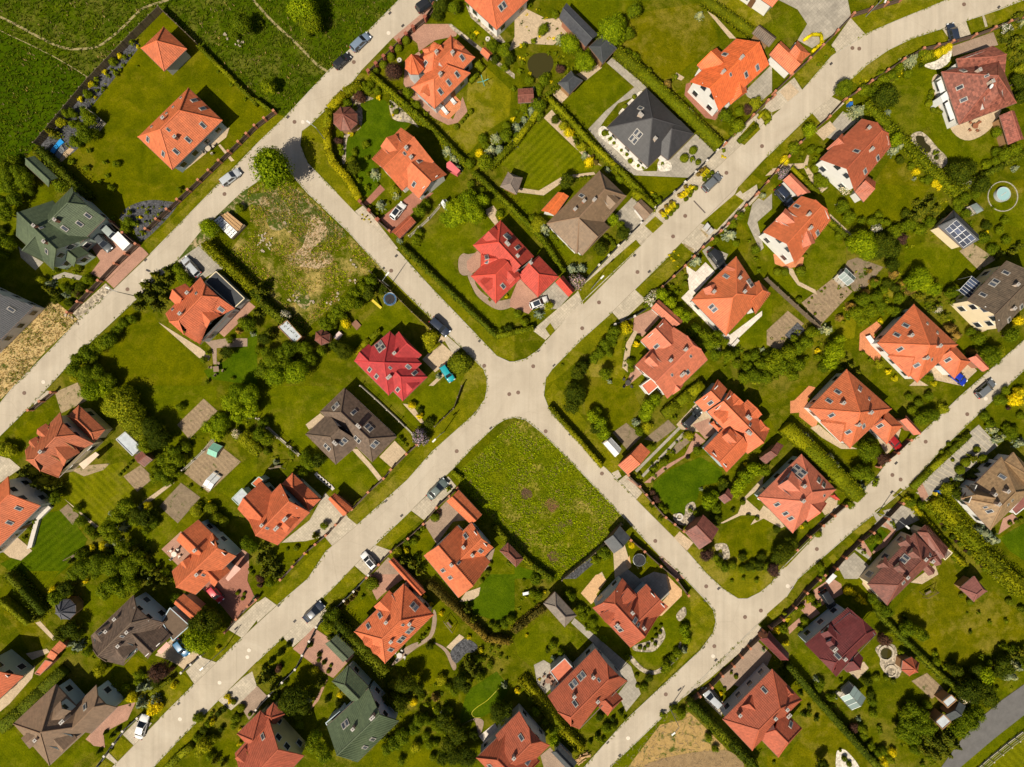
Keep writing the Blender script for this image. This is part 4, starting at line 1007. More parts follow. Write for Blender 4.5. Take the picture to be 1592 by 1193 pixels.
house('C0', 'black hipped house', 'black-tiled pyramid-roofed house ringed by white gravel beds and grey paving',
      ['hh 570,790 825,1035 1070,795 815,545 838,745 838,745 ze=2.9', 'oh 870,930 950,992 1110,830 1020,740 885,730 962,797 ze=2.9'], rib=False, roof='black', sky='750,845,4 780,672', chim='782,708,w,b 872,855')
house('C0', 'bright orange shuttered-gable house', 'bright orange house whose white gable has orange-framed windows, grey court at right',
      ['gg 1085,505 1370,240 1575,400 1265,685 ze=3.8', 'oh 1200,480 1130,405 1250,300 1330,370 1310,418 1218,318 ze=3.6', 'oh 1430,470 1435,570 1335,645 1300,560 1355,505 1395,600 ze=3.2'], roof='bright', sky='1300,340 1335,462,s 1430,462 1500,418', chim='1295,440 1410,350')
house('D0', 'white house at top edge', 'white house with orange roof just reaching into the picture at the top',
      ['gg -160,-90 35,45 110,-40 -60,-190 ze=3.6'])
house('D0', 'red-orange house by road bend', 'red-orange house with tall white gable and wooden balcony beams below the road bend',
      ['gj 330,985 590,735 765,905 545,1180 510,1020 715,812 ze=3.8', 'gg 545,1185 600,1250 675,1125 610,1085 ze=2.7'], roof='rust', dor='370,920 465,825 420,870 500,880', sky='425,948 555,938 482,897,s 685,978 607,1060', chim='635,790,b 655,920')
house((1440, 60, 10.467), 'mottled red house', 'mottled brick-red tiled house with satellite dish and white glazed veranda',
      ['hh 250,545 535,1398 1465,1050 1180,300 940,690 960,690 ze=3.3', 'ho 490,335 1090,118 1280,560 560,600 1088,280 1168,558 ze=3.3'], rib=False, roof='mottled', dor='960,1150 1290,1040 1150,980 1030,780 hip', sky='600,530 545,800 610,1000 985,610,s', chim='880,505 1090,690')
house('C1', 'brown-roofed house', 'brown-roofed white house with hipped ends, brown dormer and orange tiled lean-to',
      ['hh 200,190 525,-135 690,20 385,375 400,150 560,-20 ze=3.2', 'oh 300,270 418,385 588,212 470,100 400,150 515,275 ze=3.2', 'gg 165,110 270,-5 335,20 250,140 ze=2.6 zr=3.2 m=bright'], rib=False, roof='brown', dor='590,105 650,45 630,60 565,20', sky='415,20', chim='375,100,b 430,50,b 495,40')
house((720, 330, 8.839), 'scarlet house with stone patio', 'scarlet many-hipped house with round stone patio and white car at its garage',
      ['ho 140,455 515,115 975,610 600,950 490,410 760,700' if False else 'ho 515,115 975,610 600,950 140,455 490,410 760,700', 'ho 110,880 450,540 790,910 449,1252 450,855 680,640', 'oh 1035,595 1315,890 1028,1165 750,880 870,665 1040,855 ze=3', 'oh 470,480 245,575 240,750 470,850 530,650 330,660 ze=3.1'],
      roof='scarlet', dor='270,355 430,205 345,265 450,385; 640,1000 790,860 735,910 615,800; 225,950 340,1090 290,1005 405,900', sky='590,325 625,355 745,490 325,625 325,668 545,1015', chim='610,430,w,b 750,600 930,695')
house((540, 500, 9.944), 'crimson house', 'crimson metal-tiled pyramid house with hipped bays, teal car beside it',
      ['hh 110,610 660,155 1145,650 640,1140 565,635 565,635', 'og 300,800 110,610 330,350 520,540', 'oh 600,970 857,1228 1235,860 980,600 710,750 820,860 ze=3', 'oh 600,360 795,160 1145,520 950,720 700,540 908,325 ze=3'],
      roof='crimson', wall='white', dor='930,1130 1110,960 1010,1030 910,945', sky='510,390,4 350,740 455,845 940,700 1040,800 785,1050 660,715,s', chim='725,490 640,860,w,b')
house('B2', 'dark grey-brown house', 'dark grey-brown hipped house with many skylights beside the crossroads',
      ['hh 540,15 860,315 710,470 390,160 515,165 690,328 ze=3', 'oh 640,350 485,485 300,300 440,170 590,240 430,290 ze=3'], rib=False, roof='dkbrown', sky='485,128,2 597,165 690,260,2 620,330,2 725,360,2 530,345,2 435,378,2 552,278,s', chim='625,250,b,b 480,355,w,b')
house((350, 720, 8.839), 'orange house with glass canopy', 'orange gabled house with low hipped garage, brick chimneys and pale glass canopy',
      ['gg 310,760 760,285 1165,680 720,1130 ze=3.6', 'og 420,900 170,630 500,255 750,520 ze=3.4', 'hh 925,140 1310,500 1150,660 780,290 960,290 1140,470 ze=2.7', 'flat 365,285 465,190 530,240 435,340 ze=2.9 m=orange', 'flat 95,490 235,350 310,435 185,580 ze=2.6 m=palegrey'],
      wall='green', dor='835,965 1010,775 870,915 745,795', sky='575,895,s', chim='500,860 700,900,w,b 820,775,w,b')
house((20, 610, 8.839), 'orange house with shaded garage', 'orange half-hipped house with dark shaded rear garage and cream awning at garden side',
      ['jj 165,800 650,275 1105,705 630,1175 265,890 570,595 ze=3.6', 'hh 905,180 1265,515 1120,690 750,330 930,330 1110,520 ze=3'],
      roof='sienna', wall='cream', dor='700,1015 920,830 655,900 540,790; 325,570 450,430 325,500 445,610; 215,700 320,610 225,680 320,750', chim='375,820')
house('A2', 'orange house at left edge', 'orange house with white gable and stepped roof, cut by the left edge',
      ['gg -300,900 50,560 250,742 -100,1090 ze=4', 'gg -120,830 20,760 165,825 30,960 ze=3.4'], roof='orange', sky='115,757 60,845')
house((240, 790, 9.944), 'orange house with red car', 'orange gabled house with white north wall, red car on its pink forecourt',
      ['gg 270,980 895,385 1265,745 637,1337 ze=3.6', 'og 650,800 340,500 680,185 990,490 ze=3.4', 'og 700,1000 930,1220 1170,970 960,750 ze=3.1'], dor='400,840 545,760 415,815 525,920', sky='755,1035,s', chim='650,1035 620,660', wall='blue')
house((130, 910, 8.839), 'dark brown house with blue car', 'dark brown ribbed-roof house with pale blue gable, blue car parked beside it',
      ['jj 100,700 685,140 1105,520 540,1105 185,965 640,505 ze=3.6', 'og 585,720 880,1010 1210,700 915,410 ze=3.2', 'flat 1190,310 1460,555 1230,760 1080,500 ze=2.9 m=dkbrown'],
      roof='dkbrown', wall='blue', dor='500,1050 735,860 540,1065 390,905; 110,690 360,520 105,660 265,790', sky='530,700,s 230,660,s', chim='590,650 470,840 300,640 420,470')
house((10, 1050, 8.379), 'brown house in bottom-left corner', 'brown many-gabled house with white chimneys in the bottom-left corner',
      ['hh 90,635 645,120 1130,640 560,1175 450,765 470,750 ze=3.4', 'oj 830,470 1170,130 1440,420 1100,760 935,605 1145,415 ze=3.1'],
      rib=False, roof='brown', wall='blue', dor='705,335 845,465 690,410 570,575; 720,1010 920,820 690,905 615,825; 190,820 300,960 270,850 365,780 hip', sky='1025,415', chim='720,610,w,b 370,850')
house('A3', 'orange house at lower-left edge', 'orange ribbed-roof house with green-grey wall, cut by the lower left edge',
      ['gg -110,870 145,632 -20,490 -270,720 ze=3.2'], wall='green')
house((340, 1060, 9.944), 'orange house with cream gable', 'rust orange house with shaded cream gable, cut by the bottom edge',
      ['gg 250,1110 770,560 1320,1145 800,1700 ze=3.6', 'oh 440,980 285,808 645,450 800,610 690,1065 552,932 ze=3.4', 'hh 845,325 1020,500 850,690 680,510 860,480 870,500 ze=2.8'],
      roof='rust', wall='yellow', dor='250,1190 400,1020 300,1100 420,1250', sky='685,850')
house((490, 1020, 9.944), 'green house with mint skylights', 'green metal-roofed house with two mint-coloured skylights and tall white chimney',
      ['gg 180,1086 830,500 1295,1005 654,1643 ze=4', 'ho 265,395 510,150 830,480 590,720 455,450 775,785 ze=3.4' if False else 'ho 510,150 830,480 590,720 265,395 455,450 775,785 ze=3.4', 'flat 390,850 420,900 210,1100 165,1035 ze=3 m=green'],
      roof='green', wall='blue', sky='470,1055,2 888,1282 768,1407', chim='580,1135 880,960,w,b')
house('B3', 'orange house with twin small dormers', 'orange hip-roofed house with two small side dormers and paired skylights',
      ['hh 600,355 905,60 1090,250 790,550 768,397 885,285'], dor='720,200 815,100 745,165 820,235; 648,400 690,452 672,425 715,405; 698,452 742,502 722,475 762,455', sky='970,200,2 760,255 688,322 943,345,2 890,402,2 825,465 900,313,s', chim='825,420 795,300 940,310')
house('B2', 'orange house beside weedy lot', 'orange gabled house with separate orange garage beside the weedy vacant lot',
      ['gg 1030,1050 1245,1312 1440,1090 1235,865 ze=3.4', 'og 1190,980 1325,845 1460,1000 1325,1135 ze=3.4'], sky='1290,930 1380,1020 1150,1140 1245,1095,s 1195,1185', chim='1275,1000,b 1330,1050,b 1200,1110')
house((900, 870, 9.944), 'red house with peach terrace', 'dark red ribbed-roof house with glazed gable and peach paved terraces',
      ['jh 215,750 670,290 1200,900 793,1354 555,695 1030,1190 ze=3.6' if False else 'jh 670,290 1200,900 793,1354 215,750 555,695 1030,1190 ze=3.6', 'og 720,700 1045,380 1380,730 1060,1050 ze=3.3'],
      roof='rust', wall='blue', dor='755,435 895,575 840,545 690,700; 320,860 460,1010 400,930 550,830', sky='865,945 915,1015,s 620,1060,2', chim='830,830 1010,1070 600,1020')
house('C3', 'brick-red house with awning', 'brick-red half-hipped house with pink corrugated awning and double skylights',
      ['jj 205,755 500,460 697,660 400,960 348,885 582,655 ze=3.8', 'oh 500,800 575,872 668,772 600,700 535,755 603,825 ze=3', 'flat 220,600 310,520 370,590 280,680 ze=2.7 m=salmon'], roof='rust', wall='grey', sky='415,630,2 365,680,2 522,655,s 375,800', chim='488,640 370,760 515,790')
house((1060, 580, 9.944), 'orange house with five bays', 'orange house with rows of small hipped bays, black car on its stone yard',
      ['go 555,100 700,250 350,605 205,455 ze=3', 'gg 745,262 1350,880 1020,1250 395,600 ze=3.3', 'og 700,800 340,1174 690,1536 1050,1162 ze=3.3', 'oh 680,440 805,322 950,458 830,580 775,530 900,410 ze=3.8', 'oh 800,640 1015,420 1235,645 1020,860 965,755 1170,560 ze=3.3', 'oh 1080,860 1215,730 1352,865 1220,1000 1180,945 1290,830 ze=3.6', 'hh 490,745 610,850 565,905 440,785 ze=2.8'],
      roof='orange', wall='blue', dor='490,640 640,790 585,710 715,580; 615,990 745,860 720,935 855,1075', sky='445,460 1055,800,s', chim='1040,690,w,b 1045,925,w,b')
house((960, 480, 9.944), 'salmon house with striped awning', 'orange house with pinkish side wing and striped awning, right of the crossroads',
      ['gj 275,880 870,285 1395,790 772,1392 690,1063 1178,573 ze=3.6', 'og 560,700 360,490 712,150 1000,450 ze=3.3', 'og 700,1180 860,1330 1020,1180 880,1030 ze=3.2', 'flat 300,1220 445,1090 800,1193 500,1420 ze=2.7 m=salmon' if False else 'flat 370,1190 520,1080 640,1190 480,1330 ze=2.7 m=salmon'],
      roof='salmon', dor='410,810 540,680 500,740 640,890', sky='605,580 1130,735,s 840,1025,s 1080,980', chim='825,800,b 1060,630 1010,1020,w,b')
house('C1', 'orange house on white terrace', 'orange pyramid-roofed house standing on a white stone terrace',
      ['hh 1095,662 1370,395 1530,640 1308,882 1345,645 1400,650 ze=3.5', 'oh 1390,600 1510,545 1580,620 1490,750 1430,640 1540,610 ze=2.9'], roof='orange', dor='1310,450 1395,500 1330,455 1410,530 m=salmon; 1165,595 1240,560 1200,570 1240,630 m=salmon', sky='1308,518 1455,560,2 1228,712,2', chim='1395,525,b 1425,610,b 1235,610,b')
house('D1', 'orange house with corrugated dormers', 'orange house with pink corrugated dormers and wooden balcony on its white gable',
      ['gj -20,240 215,20 395,165 178,440 135,307 345,85 ze=3.8'], roof='orange', dor='55,165 115,95 85,130 180,192 m=salmon; 225,340 300,310 270,330 235,255 m=salmon', sky='187,85 150,120,s 65,218 312,248', chim='265,130 275,215')
house((1432, 390, 9.944), 'cream two-storey house', 'two-storey cream house with brown ribbed roof and glass-roofed solar pergola',
      ['gg 715,770 1330,155 1820,630 1201,1256 ze=5'], roof='dkbrown', wall='cream', sky='1310,345 1130,500,2 955,685 1545,865 1355,1065', chim='1500,520 1450,890', pitch=.7)
house('D1', 'orange house with round terrace', 'orange pyramid-roofed house with round-stepped orange terrace and blue car',
      ['hh 685,928 910,690 1180,940 930,1172 985,920 985,920', 'oh 1040,1030 1160,1147 1258,1045 1150,930 1085,948 1190,1042 ze=2.9'], roof='orange', dor='750,1010 880,1140 815,1075 905,1000 hip', sky='860,822 805,880 993,808,s 1055,865,s 825,965 928,1065 1020,1030,s 1120,1032', chim='900,880 1075,945 995,1020')
house((1220, 560, 8.839), 'orange pyramid house with terrace', 'orange pyramid-roofed house with long orange terrace and small hipped garage',
      ['hh 335,665 850,130 1465,670 897,1209 990,675 990,675', 'oh 1170,930 1400,1150 1620,905 1390,690 1205,690 1455,920 ze=2.9'], roof='orange', dor='490,850 770,1130 640,990 835,845 hip', sky='730,440 610,565 645,755 875,985 1080,905 1030,400 1160,535,s 1310,900', chim='815,590 1195,720 1025,890')
house((1160, 690, 9.944), 'pinkish house beside long hedge', 'pinkish-orange hipped house with large four-pane skylight beside the long clipped hedge',
      ['hh 180,828 855,165 1388,710 718,1379 870,885 1012,750', 'oh 750,1000 950,1200 1240,920 1040,760 970,880 1150,1060 ze=3.2'], roof='salmon', wall='blue', dor='485,655 705,425 655,560 830,745', sky='820,430,4 1120,570 1195,640 1205,800,s 480,935 610,1075 690,1150', chim='905,660 890,890')
house((1330, 800, 9.944), 'dark red twin-gabled duplex', 'dark red duplex house with rows of small gabled dormers and paved forecourts',
      ['hh 190,1075 915,290 1260,640 490,1400 720,1150 1090,780 ze=3.8', 'ho 1080,165 1430,515 1180,760 960,270 1085,305 1300,585 ze=3', 'flat 1380,510 1490,590 1380,700 1310,610 ze=2.7 m=greybrown'],
      roof='darkred', wall='cream', dor='655,455 800,310 760,400 870,500; 800,620 900,500 860,560 990,700; 585,830 690,720 650,770 775,910; 320,800 450,650 410,740 510,830; 1130,950 1230,860 1210,930 1090,800; 1240,800 1340,720 1330,770 1215,650', sky='760,690,2 1150,630,s 735,1050', chim='1090,700,b 1200,730 810,980,b')
house((1230, 920, 9.944), 'maroon house with round pond', 'maroon ribbed-roof house with white balconies, round pond in its garden',
      ['jj 215,815 880,250 1325,650 697,1319 705,1115 1165,660 ze=4.2', 'og 750,1130 870,1250 1115,1030 1000,900 ze=3.2'], roof='maroon', wall='blue', dor='450,655 600,500 580,625 705,770; 530,790 640,690 620,760 720,880', sky='720,1000', chim='680,900,w,b 840,1050')
house((1100, 1020, 9.944), 'ribbed orange house with silver car', 'rust orange ribbed-roof house with grey walls, silver car parked at its side',
      ['hh 235,980 1000,205 1455,680 690,1460 790,1140 1110,800 ze=3.9', 'og 620,960 450,800 715,530 880,700 ze=3.7', 'oh 980,560 1150,390 1360,605 1180,780 1130,735 1290,580 ze=3.5', 'oh 770,1230 1090,1562 1455,1120 1130,800 905,1030 1223,1362 ze=3.6'], roof='rust', wall='grey', sky='880,530 1280,1060', chim='505,925,b 1055,975 1260,930,b,b 1235,835')
house((1432, 680, 9.944), 'tan house with striped driveway', 'tan-brown shingled house with white chimneys beside the striped paved driveway',
      ['hh 620,940 1240,310 1700,820 1070,1430 1190,1000 1440,830 ze=3.3', 'hh 1290,370 1425,235 1800,600 1640,760 1440,380 1640,590 ze=3.3', 'og 900,1000 620,945 690,745 1000,800 ze=3.2 zr=6', 'flat 1390,1115 1620,870 1640,1050 1460,1193 ze=3 m=plum'],
      rib=False, roof='tan', sky='1255,615 995,1080,s 1060,1140 1410,975,s 1345,1040,s', chim='1150,890 1350,840 1210,1040')
house((720, 1073, 9.944), 'rust house cut by bottom edge', 'rust red twin-ridged house with white awning terrace, cut by the bottom edge',
      ['oj 500,700 870,330 1340,855 970,1225 845,1110 1088,872 ze=3.9', 'hh 680,590 1180,1100 700,1560 205,1050 538,1078 860,1410 ze=3.9'], roof='rust', wall='grey', sky='900,735 1000,1110 415,1165', chim='785,1060')

# ---------------------------------------------------------------- garages, sheds, gazebos
def hut(f, label, vols, cat, name=None, **k):
    k.setdefault('wins', False); return house(f, label, label, vols, cat=cat, name=name or cat.replace(' ', '_'), **k)
hut('C0', 'long garage row under black roofing felt beside the garden pond', ['gg 275,110 440,290 515,215 320,20 ze=2.7 zr=3.3'], 'garage', roof='felt', wall='brick', rib=False)
hut('C0', 'square dark grey pyramid-roofed garage joined to long black garage row', ['hh 460,290 540,218 630,300 545,395 ze=2.7'], 'garage', roof='felt', wall='wood', rib=False)
hut('C0', 'dark grey pyramid-roofed garden pavilion beside the square lawn', ['hh 270,515 350,440 420,500 340,582 ze=2.5'], 'pavilion', roof='felt', wall='wood', rib=False)
hut('C0', 'small flat brown-red shed among shrubs below the pond', ['gg 20,550 115,545 120,632 22,637 ze=2.2 zr=2.5'], 'shed', roof='darkred', wall='wood')
hut('src', 'small brown pyramid-roofed gazebo on striped mown lawn', ['hh 778,290 790,268 812,277 803,302 ze=2.4'], 'gazebo', roof='greybrown', wall='wood', rib=False)
hut('C0', 'dark brown narrow garage beside hedge near top right', ['gg 1515,155 1620,235 1575,290 1470,205 ze=2.5 zr=3.4'], 'garage', roof='dkbrown', wall='wood')
hut('D0', 'L-shaped orange tiled garage beside golden flower bed and street fence', ['gg 15,338 150,462 225,385 88,255 ze=2.6', 'oh 100,380 150,440 268,335 190,252 155,380 225,300 ze=2.6'], 'garage', roof='orange')
hut('D0', 'dark red tiled shed in the garden of the mottled red house', ['gg 1495,895 1440,715 1530,685 1590,860 ze=2.4 zr=3.3'], 'shed', roof='mottled', wall='wood')
hut('B0', 'octagonal red-brown gazebo inside the curved hedge', ['cone 545,735 r=78 n=8 ze=2.4 zr=4.2'], 'gazebo', roof='darkred', wall='wood', rib=False)
hut('B0', 'small orange-roofed garden shed right of the turret house', ['gg 1378,325 1425,368 1455,332 1410,292 ze=2.0'], 'shed', roof='orange', wall='wood')
hut('B1', 'orange tiled street garage beside the parked white car', ['gg 830,240 940,138 980,180 880,282 ze=2.5 zr=3.3'], 'garage', roof='rust', wall='brick')
hut('C1', 'brown-roofed garage behind the flowering street bed', ['gg 735,85 805,172 860,112 780,40 ze=2.6 zr=3.2'], 'garage', roof='brown')
hut((720, 330, 8.839), 'narrow scarlet carport roof at the end of the thuja hedge', ['gg 1268,965 1450,1165 1540,1078 1370,872 ze=2.6 zr=3.6'], 'carport', roof='scarlet', wall='brick')
hut('C1', 'orange garage with white ridge beside the lilac bush', ['gg 845,712 985,835 1042,795 890,660 ze=2.7'], 'garage', roof='salmon')
hut('D0', 'pink corrugated carport beside narrow box hedge', ['gg 100,1115 195,1215 272,1190 150,1070 ze=2.6 zr=3.3'], 'carport', roof='salmon')
hut('D1', 'black-roofed garage with solar panels and yellow wall', ['hg 1155,110 1312,262 1218,348 1060,207 1172,152 1300,280 ze=2.9 zr=4.6'], 'garage', roof='felt', wall='cream', rib=False)
hut('D1', 'pinkish gate roof beside the orange house with blue car', ['gg 1245,1025 1335,1105 1375,1075 1300,995 ze=2.6 zr=3.2'], 'carport', roof='salmon', wall='brick')
hut('A2', 'pale grey metal shed with single slope in back garden', ['flat 720,332 775,286 875,380 820,432 ze=2.4 m=palegrey'], 'shed', roof='palegrey', wall='grey')
hut('A2', 'small brown-red shed joined to the pale grey metal shed', ['gg 828,440 880,402 942,455 890,502 ze=2.2 zr=2.6'], 'shed', roof='darkred', wall='wood')
hut('B1', 'pale blue-grey metal shed among trees in the middle-left gardens', ['flat 130,830 185,788 275,890 230,932 ze=2.4 m=palegrey'], 'shed', roof='palegrey', wall='wood')
hut('B1', 'small red hexagonal gazebo behind the crimson house', ['cone 403,892 r=50 n=6 ze=2.2 zr=3.4'], 'gazebo', roof='darkred', wall='wood', rib=False)
hut('B2', 'narrow pink-orange garage beside the paved court and street fence', ['gg 438,700 530,805 590,760 478,665 ze=2.5'], 'garage', roof='orange', wall='brick')
hut('B2', 'orange two-slope garage with dark northern slope beside weedy lot', ['gg 1170,715 1320,855 1390,798 1245,643 ze=2.7'], 'garage', roof='orange')
hut('B2', 'long low orange lean-to along a brown paved yard', ['gg 810,1085 1000,1300 1040,1275 840,1062 ze=2.4 zr=2.9'], 'garage', roof='orange', wall='brick')
hut('B2', 'brown hip-roofed garden pavilion beside bright lawn and thuja row', ['hh 1500,1020 1600,1120 1645,1070 1550,972 ze=2.4'], 'pavilion', roof='darkred', wall='wood')
hut('C2', 'dark grey garage at the lower corner of the weedy lot', ['gg 555,962 615,1037 715,940 650,868 ze=2.6 zr=3.6'], 'garage', roof='felt', wall='brown', rib=False)
hut('C2', 'bright orange long garage behind the street fence and greenhouse', ['gg 640,490 700,550 840,410 780,355 ze=2.7 zr=3.8'], 'garage', roof='orange', wall='brick')
hut('C2', 'red-brown ribbed garage beside plum-coloured tree', ['gg 1055,905 1145,1012 1262,888 1165,798 ze=2.7 zr=4'], 'garage', roof='darkred', wall='brick')
hut('C2', 'little red playhouse between lawn trees', ['gg 1262,690 1300,730 1360,672 1320,635 ze=1.9 zr=2.6'], 'playhouse', roof='darkred', wall='wood')
hut((1160, 690, 9.944), 'narrow dark red shed roof beside the hedge of the five-bay house', ['gg 210,225 305,315 580,30 480,-20 ze=2.3 zr=3.2'], 'shed', roof='darkred', wall='wood')
hut((1160, 690, 9.944), 'short red gate roof beside the pinkish house', ['gg 1290,810 1395,870 1435,850 1360,750 ze=2.4 zr=3.0'], 'carport', roof='scarlet', wall='brick')
hut('D2', 'narrow coral carport roof at the street above clipped trees', ['gg 825,215 910,305 958,288 862,185 ze=2.6 zr=3.3'], 'carport', roof='salmon', wall='brick')
hut('C3', 'grey-brown hip-roofed garden pavilion at the end of a drive', ['hh 180,180 310,325 382,255 250,110 ze=2.5'], 'pavilion', roof='greybrown', wall='wood', rib=False)
hut('A3', 'octagonal grey-roofed gazebo on a lower-left lawn', ['cone 405,217 r=66 n=8 ze=2.4 zr=3.9'], 'gazebo', roof='grey', wall='wood', rib=False)
hut('A3', 'orange garage with brown northern slope beside the red car yard', ['gg 1075,182 1185,280 1250,215 1135,120 ze=2.6'], 'garage', roof='orange', wall='brick')
hut('A3', 'narrow orange roofed fence shelter in the lower-left gardens', ['gg 288,512 330,532 412,445 370,410 ze=2.3 zr=2.9'], 'shelter', roof='orange', wall='brick')
hut('A3', 'small pink flat-roofed shelter next to narrow orange one', ['flat 218,612 283,530 326,543 248,622 ze=2.0 m=salmon'], 'shelter', roof='salmon', wall='brick')
hut('B3', 'green metal garage with two slopes on the striped paved drive', ['gg 420,430 530,542 602,482 490,374 ze=2.6 zr=3.4'], 'garage', roof='green')
hut('C3', 'dark grey garage beside stacked firewood at the bottom edge', ['gg 228,1102 330,1210 385,1165 276,1055 ze=2.6 zr=3.4'], 'garage', roof='felt', rib=False)
hut('D3', 'maroon ribbed garage beside the street hedge', ['gg -45,400 90,532 138,492 15,355 ze=2.6 zr=3.8'], 'garage', roof='maroon', wall='brick')
hut('D3', 'small red hexagonal gazebo beside the round pond', ['cone 888,570 r=58 n=6 ze=2.2 zr=3.6'], 'gazebo', roof='rust', wall='wood', rib=False)
hut('D3', 'pinkish hip-roofed summer house on the dry lawn at right', ['hh 1195,85 1282,12 1362,105 1280,168 ze=2.4'], 'summer house', roof='plum', wall='wood', rib=False)
hut('D3', 'light grey flat shed, uppermost of three by the asphalt road', ['flat 1085,787 1140,745 1172,777 1117,825 ze=2.3 m=palegrey'], 'shed', roof='palegrey', wall='wood')
hut('D3', 'dark grey long shed between two lighter sheds by asphalt road', ['gg 1105,872 1140,908 1232,815 1190,788 ze=2.4 zr=3.1'], 'shed', roof='felt', wall='wood', rib=False)
hut('D3', 'pale grey flat shed, lowest of three by the asphalt road', ['flat 1040,912 1092,865 1137,910 1085,957 ze=2.2 m=palegrey'], 'shed', roof='palegrey', wall='wood')
# ---------------------------------------------------------------- plants: shapes
L = dict(t=m_leaf('leaf_bright', (.195, .275, .012)), d=m_leaf('leaf_dark', (0.061, 0.091, 0.011)), f=m_leaf('needle_dark', (0.083, 0.104, 0.015), trans=.15), n=m_leaf('needle_blue', (0.195, 0.244, 0.146), trans=.15),
         j=m_leaf('thuja_green', (0.067, 0.098, 0.011), trans=.15), g=m_leaf('leaf_green', (0.128, 0.183, 0.012)), o=m_leaf('clipped_green', (0.134, 0.171, 0.011), trans=.2), y=m_leaf('leaf_yellow', (0.60, 0.53, 0.008)),
         p=m_leaf('leaf_plum', (0.091, 0.051, 0.037)), w=m_leaf('blossom_leaf', (0.122, 0.171, 0.037)), l=m_leaf('lilac_leaf', (0.098, 0.134, 0.037)), k=m_leaf('leaf_lime', (0.256, 0.287, 0.027)), r=m_leaf('thuja_rusty', (0.183, 0.134, 0.027), trans=.15),
         h=m_leaf('hedge_green', (.125, .158, .008), trans=.2), hd=m_leaf('hedge_dark', (0.076, 0.107, 0.011), trans=.15), hr=m_leaf('hedge_rusty', (.105, .088, .012), trans=.15), hy=m_leaf('hedge_lime', (.165, .182, .008), trans=.2))
M_BLW = m_leaf('white_blossom', (.66, .62, .54), .2, 0, .2); M_BLL = m_leaf('lilac_blossom', (.42, .31, .40), .2, 0, .2)
M_TRUNK = m_plain('bark', (.12, .085, .055), .9, .1, var=.3, sc=6)
def quads(C, N, S, roll, asp=.62):
    """leaf quads: centres, normals, sizes"""
    n = N/np.maximum(np.linalg.norm(N, axis=1, keepdims=True), 1e-6)
    ref = np.where(np.abs(n[:, 2:3]) > .9, np.array([[1., 0, 0]]), np.array([[0, 0, 1.]]))
    u = np.cross(n, ref); u /= np.maximum(np.linalg.norm(u, axis=1, keepdims=True), 1e-6); v = np.cross(n, u)
    c, s = np.cos(roll)[:, None], np.sin(roll)[:, None]; u, v = u*c+v*s, v*c-u*s
    a = S[:, None]; b = a*asp
    V = np.stack([C-u*a, C-v*b+n*a*.12, C+u*a, C+v*b+n*a*.12], 1).reshape(-1, 3)
    return V, np.arange(len(V)).reshape(-1, 4)
def blob(rg, nleaf, ncl, ls, flat=.8, spread=.62, jit=.75, cl=.42):
    ph = rg.uniform(0, 2*np.pi, ncl); ct = rg.uniform(-.55, 1, ncl); st = np.sqrt(1-ct**2); rr = spread*rg.uniform(.7, 1.12, ncl)
    K = np.stack([st*np.cos(ph)*rr, st*np.sin(ph)*rr, ct*rr*flat], 1); kr = cl*rg.uniform(.6, 1.25, ncl)
    i = rg.integers(0, ncl, nleaf); D = rg.normal(size=(nleaf, 3)); D[:, 2] += .35; D /= np.linalg.norm(D, axis=1, keepdims=True)
    C = K[i] + D*(kr[i]*rg.uniform(.55, 1.05, nleaf))[:, None]
    N = D + rg.normal(size=(nleaf, 3))*jit*.5 + C*.7
    return C, N, ls*rg.uniform(.6, 1.35, nleaf)
def cone_pts(rg, nleaf, h, ls, p=.85, wob=.12, box=False):
    t = 1-np.sqrt(rg.uniform(0, 1, nleaf)*.97); ph = rg.uniform(0, 2*np.pi, nleaf); r = (1-t)**p*rg.uniform(.82, 1.06, nleaf)*(1+wob*np.sin(5*ph+9*t))
    C = np.stack([r*np.cos(ph), r*np.sin(ph), t*h], 1); N = np.stack([np.cos(ph), np.sin(ph), np.full(nleaf, .55)], 1) + rg.normal(size=(nleaf, 3))*.45
    return C, N, ls*rg.uniform(.6, 1.3, nleaf)
def spruce_pts(rg, h, ls, tiers=9, nb=9, per=9):
    C = []; N = []
    for k in range(tiers):
        t = k/tiers; R = (1-t)**.9*rg.uniform(.88, 1.1); z = .12*h + t*h*.88
        for b in range(max(4, int(nb*(1-t*.6)))):
            a = rg.uniform(0, 2*np.pi); Rb = R*rg.uniform(.75, 1.1)
            s = np.linspace(.15, 1, per); w = rg.normal(size=(per, 3))*.05*(1.2-s)[:, None]*1.6
            C.append(np.stack([np.cos(a)*s*Rb, np.sin(a)*s*Rb, z - .16*h*.4*s*Rb], 1) + w); N.append(np.stack([np.cos(a)*.3*s, np.sin(a)*.3*s, np.ones(per)], 1) + rg.normal(size=(per, 3))*.45)
    C = np.concatenate(C); N = np.concatenate(N); return C, N, ls*rg.uniform(.6, 1.3, len(C))
_ico = None
def ico(rg, r, zs=1.0, zc=0.0):
    import bmesh
    bm = bmesh.new(); bmesh.ops.create_icosphere(bm, subdivisions=2, radius=1)
    V = np.array([v.co[:] for v in bm.verts]); F = np.array([[v.index for v in f.verts] for f in bm.faces]); bm.free()
    V = V*r*(1+.16*rg.normal(size=(len(V), 1))); V[:, 2] = V[:, 2]*zs + zc
    return V, np.concatenate([F, F[:, 2:3]], 1)
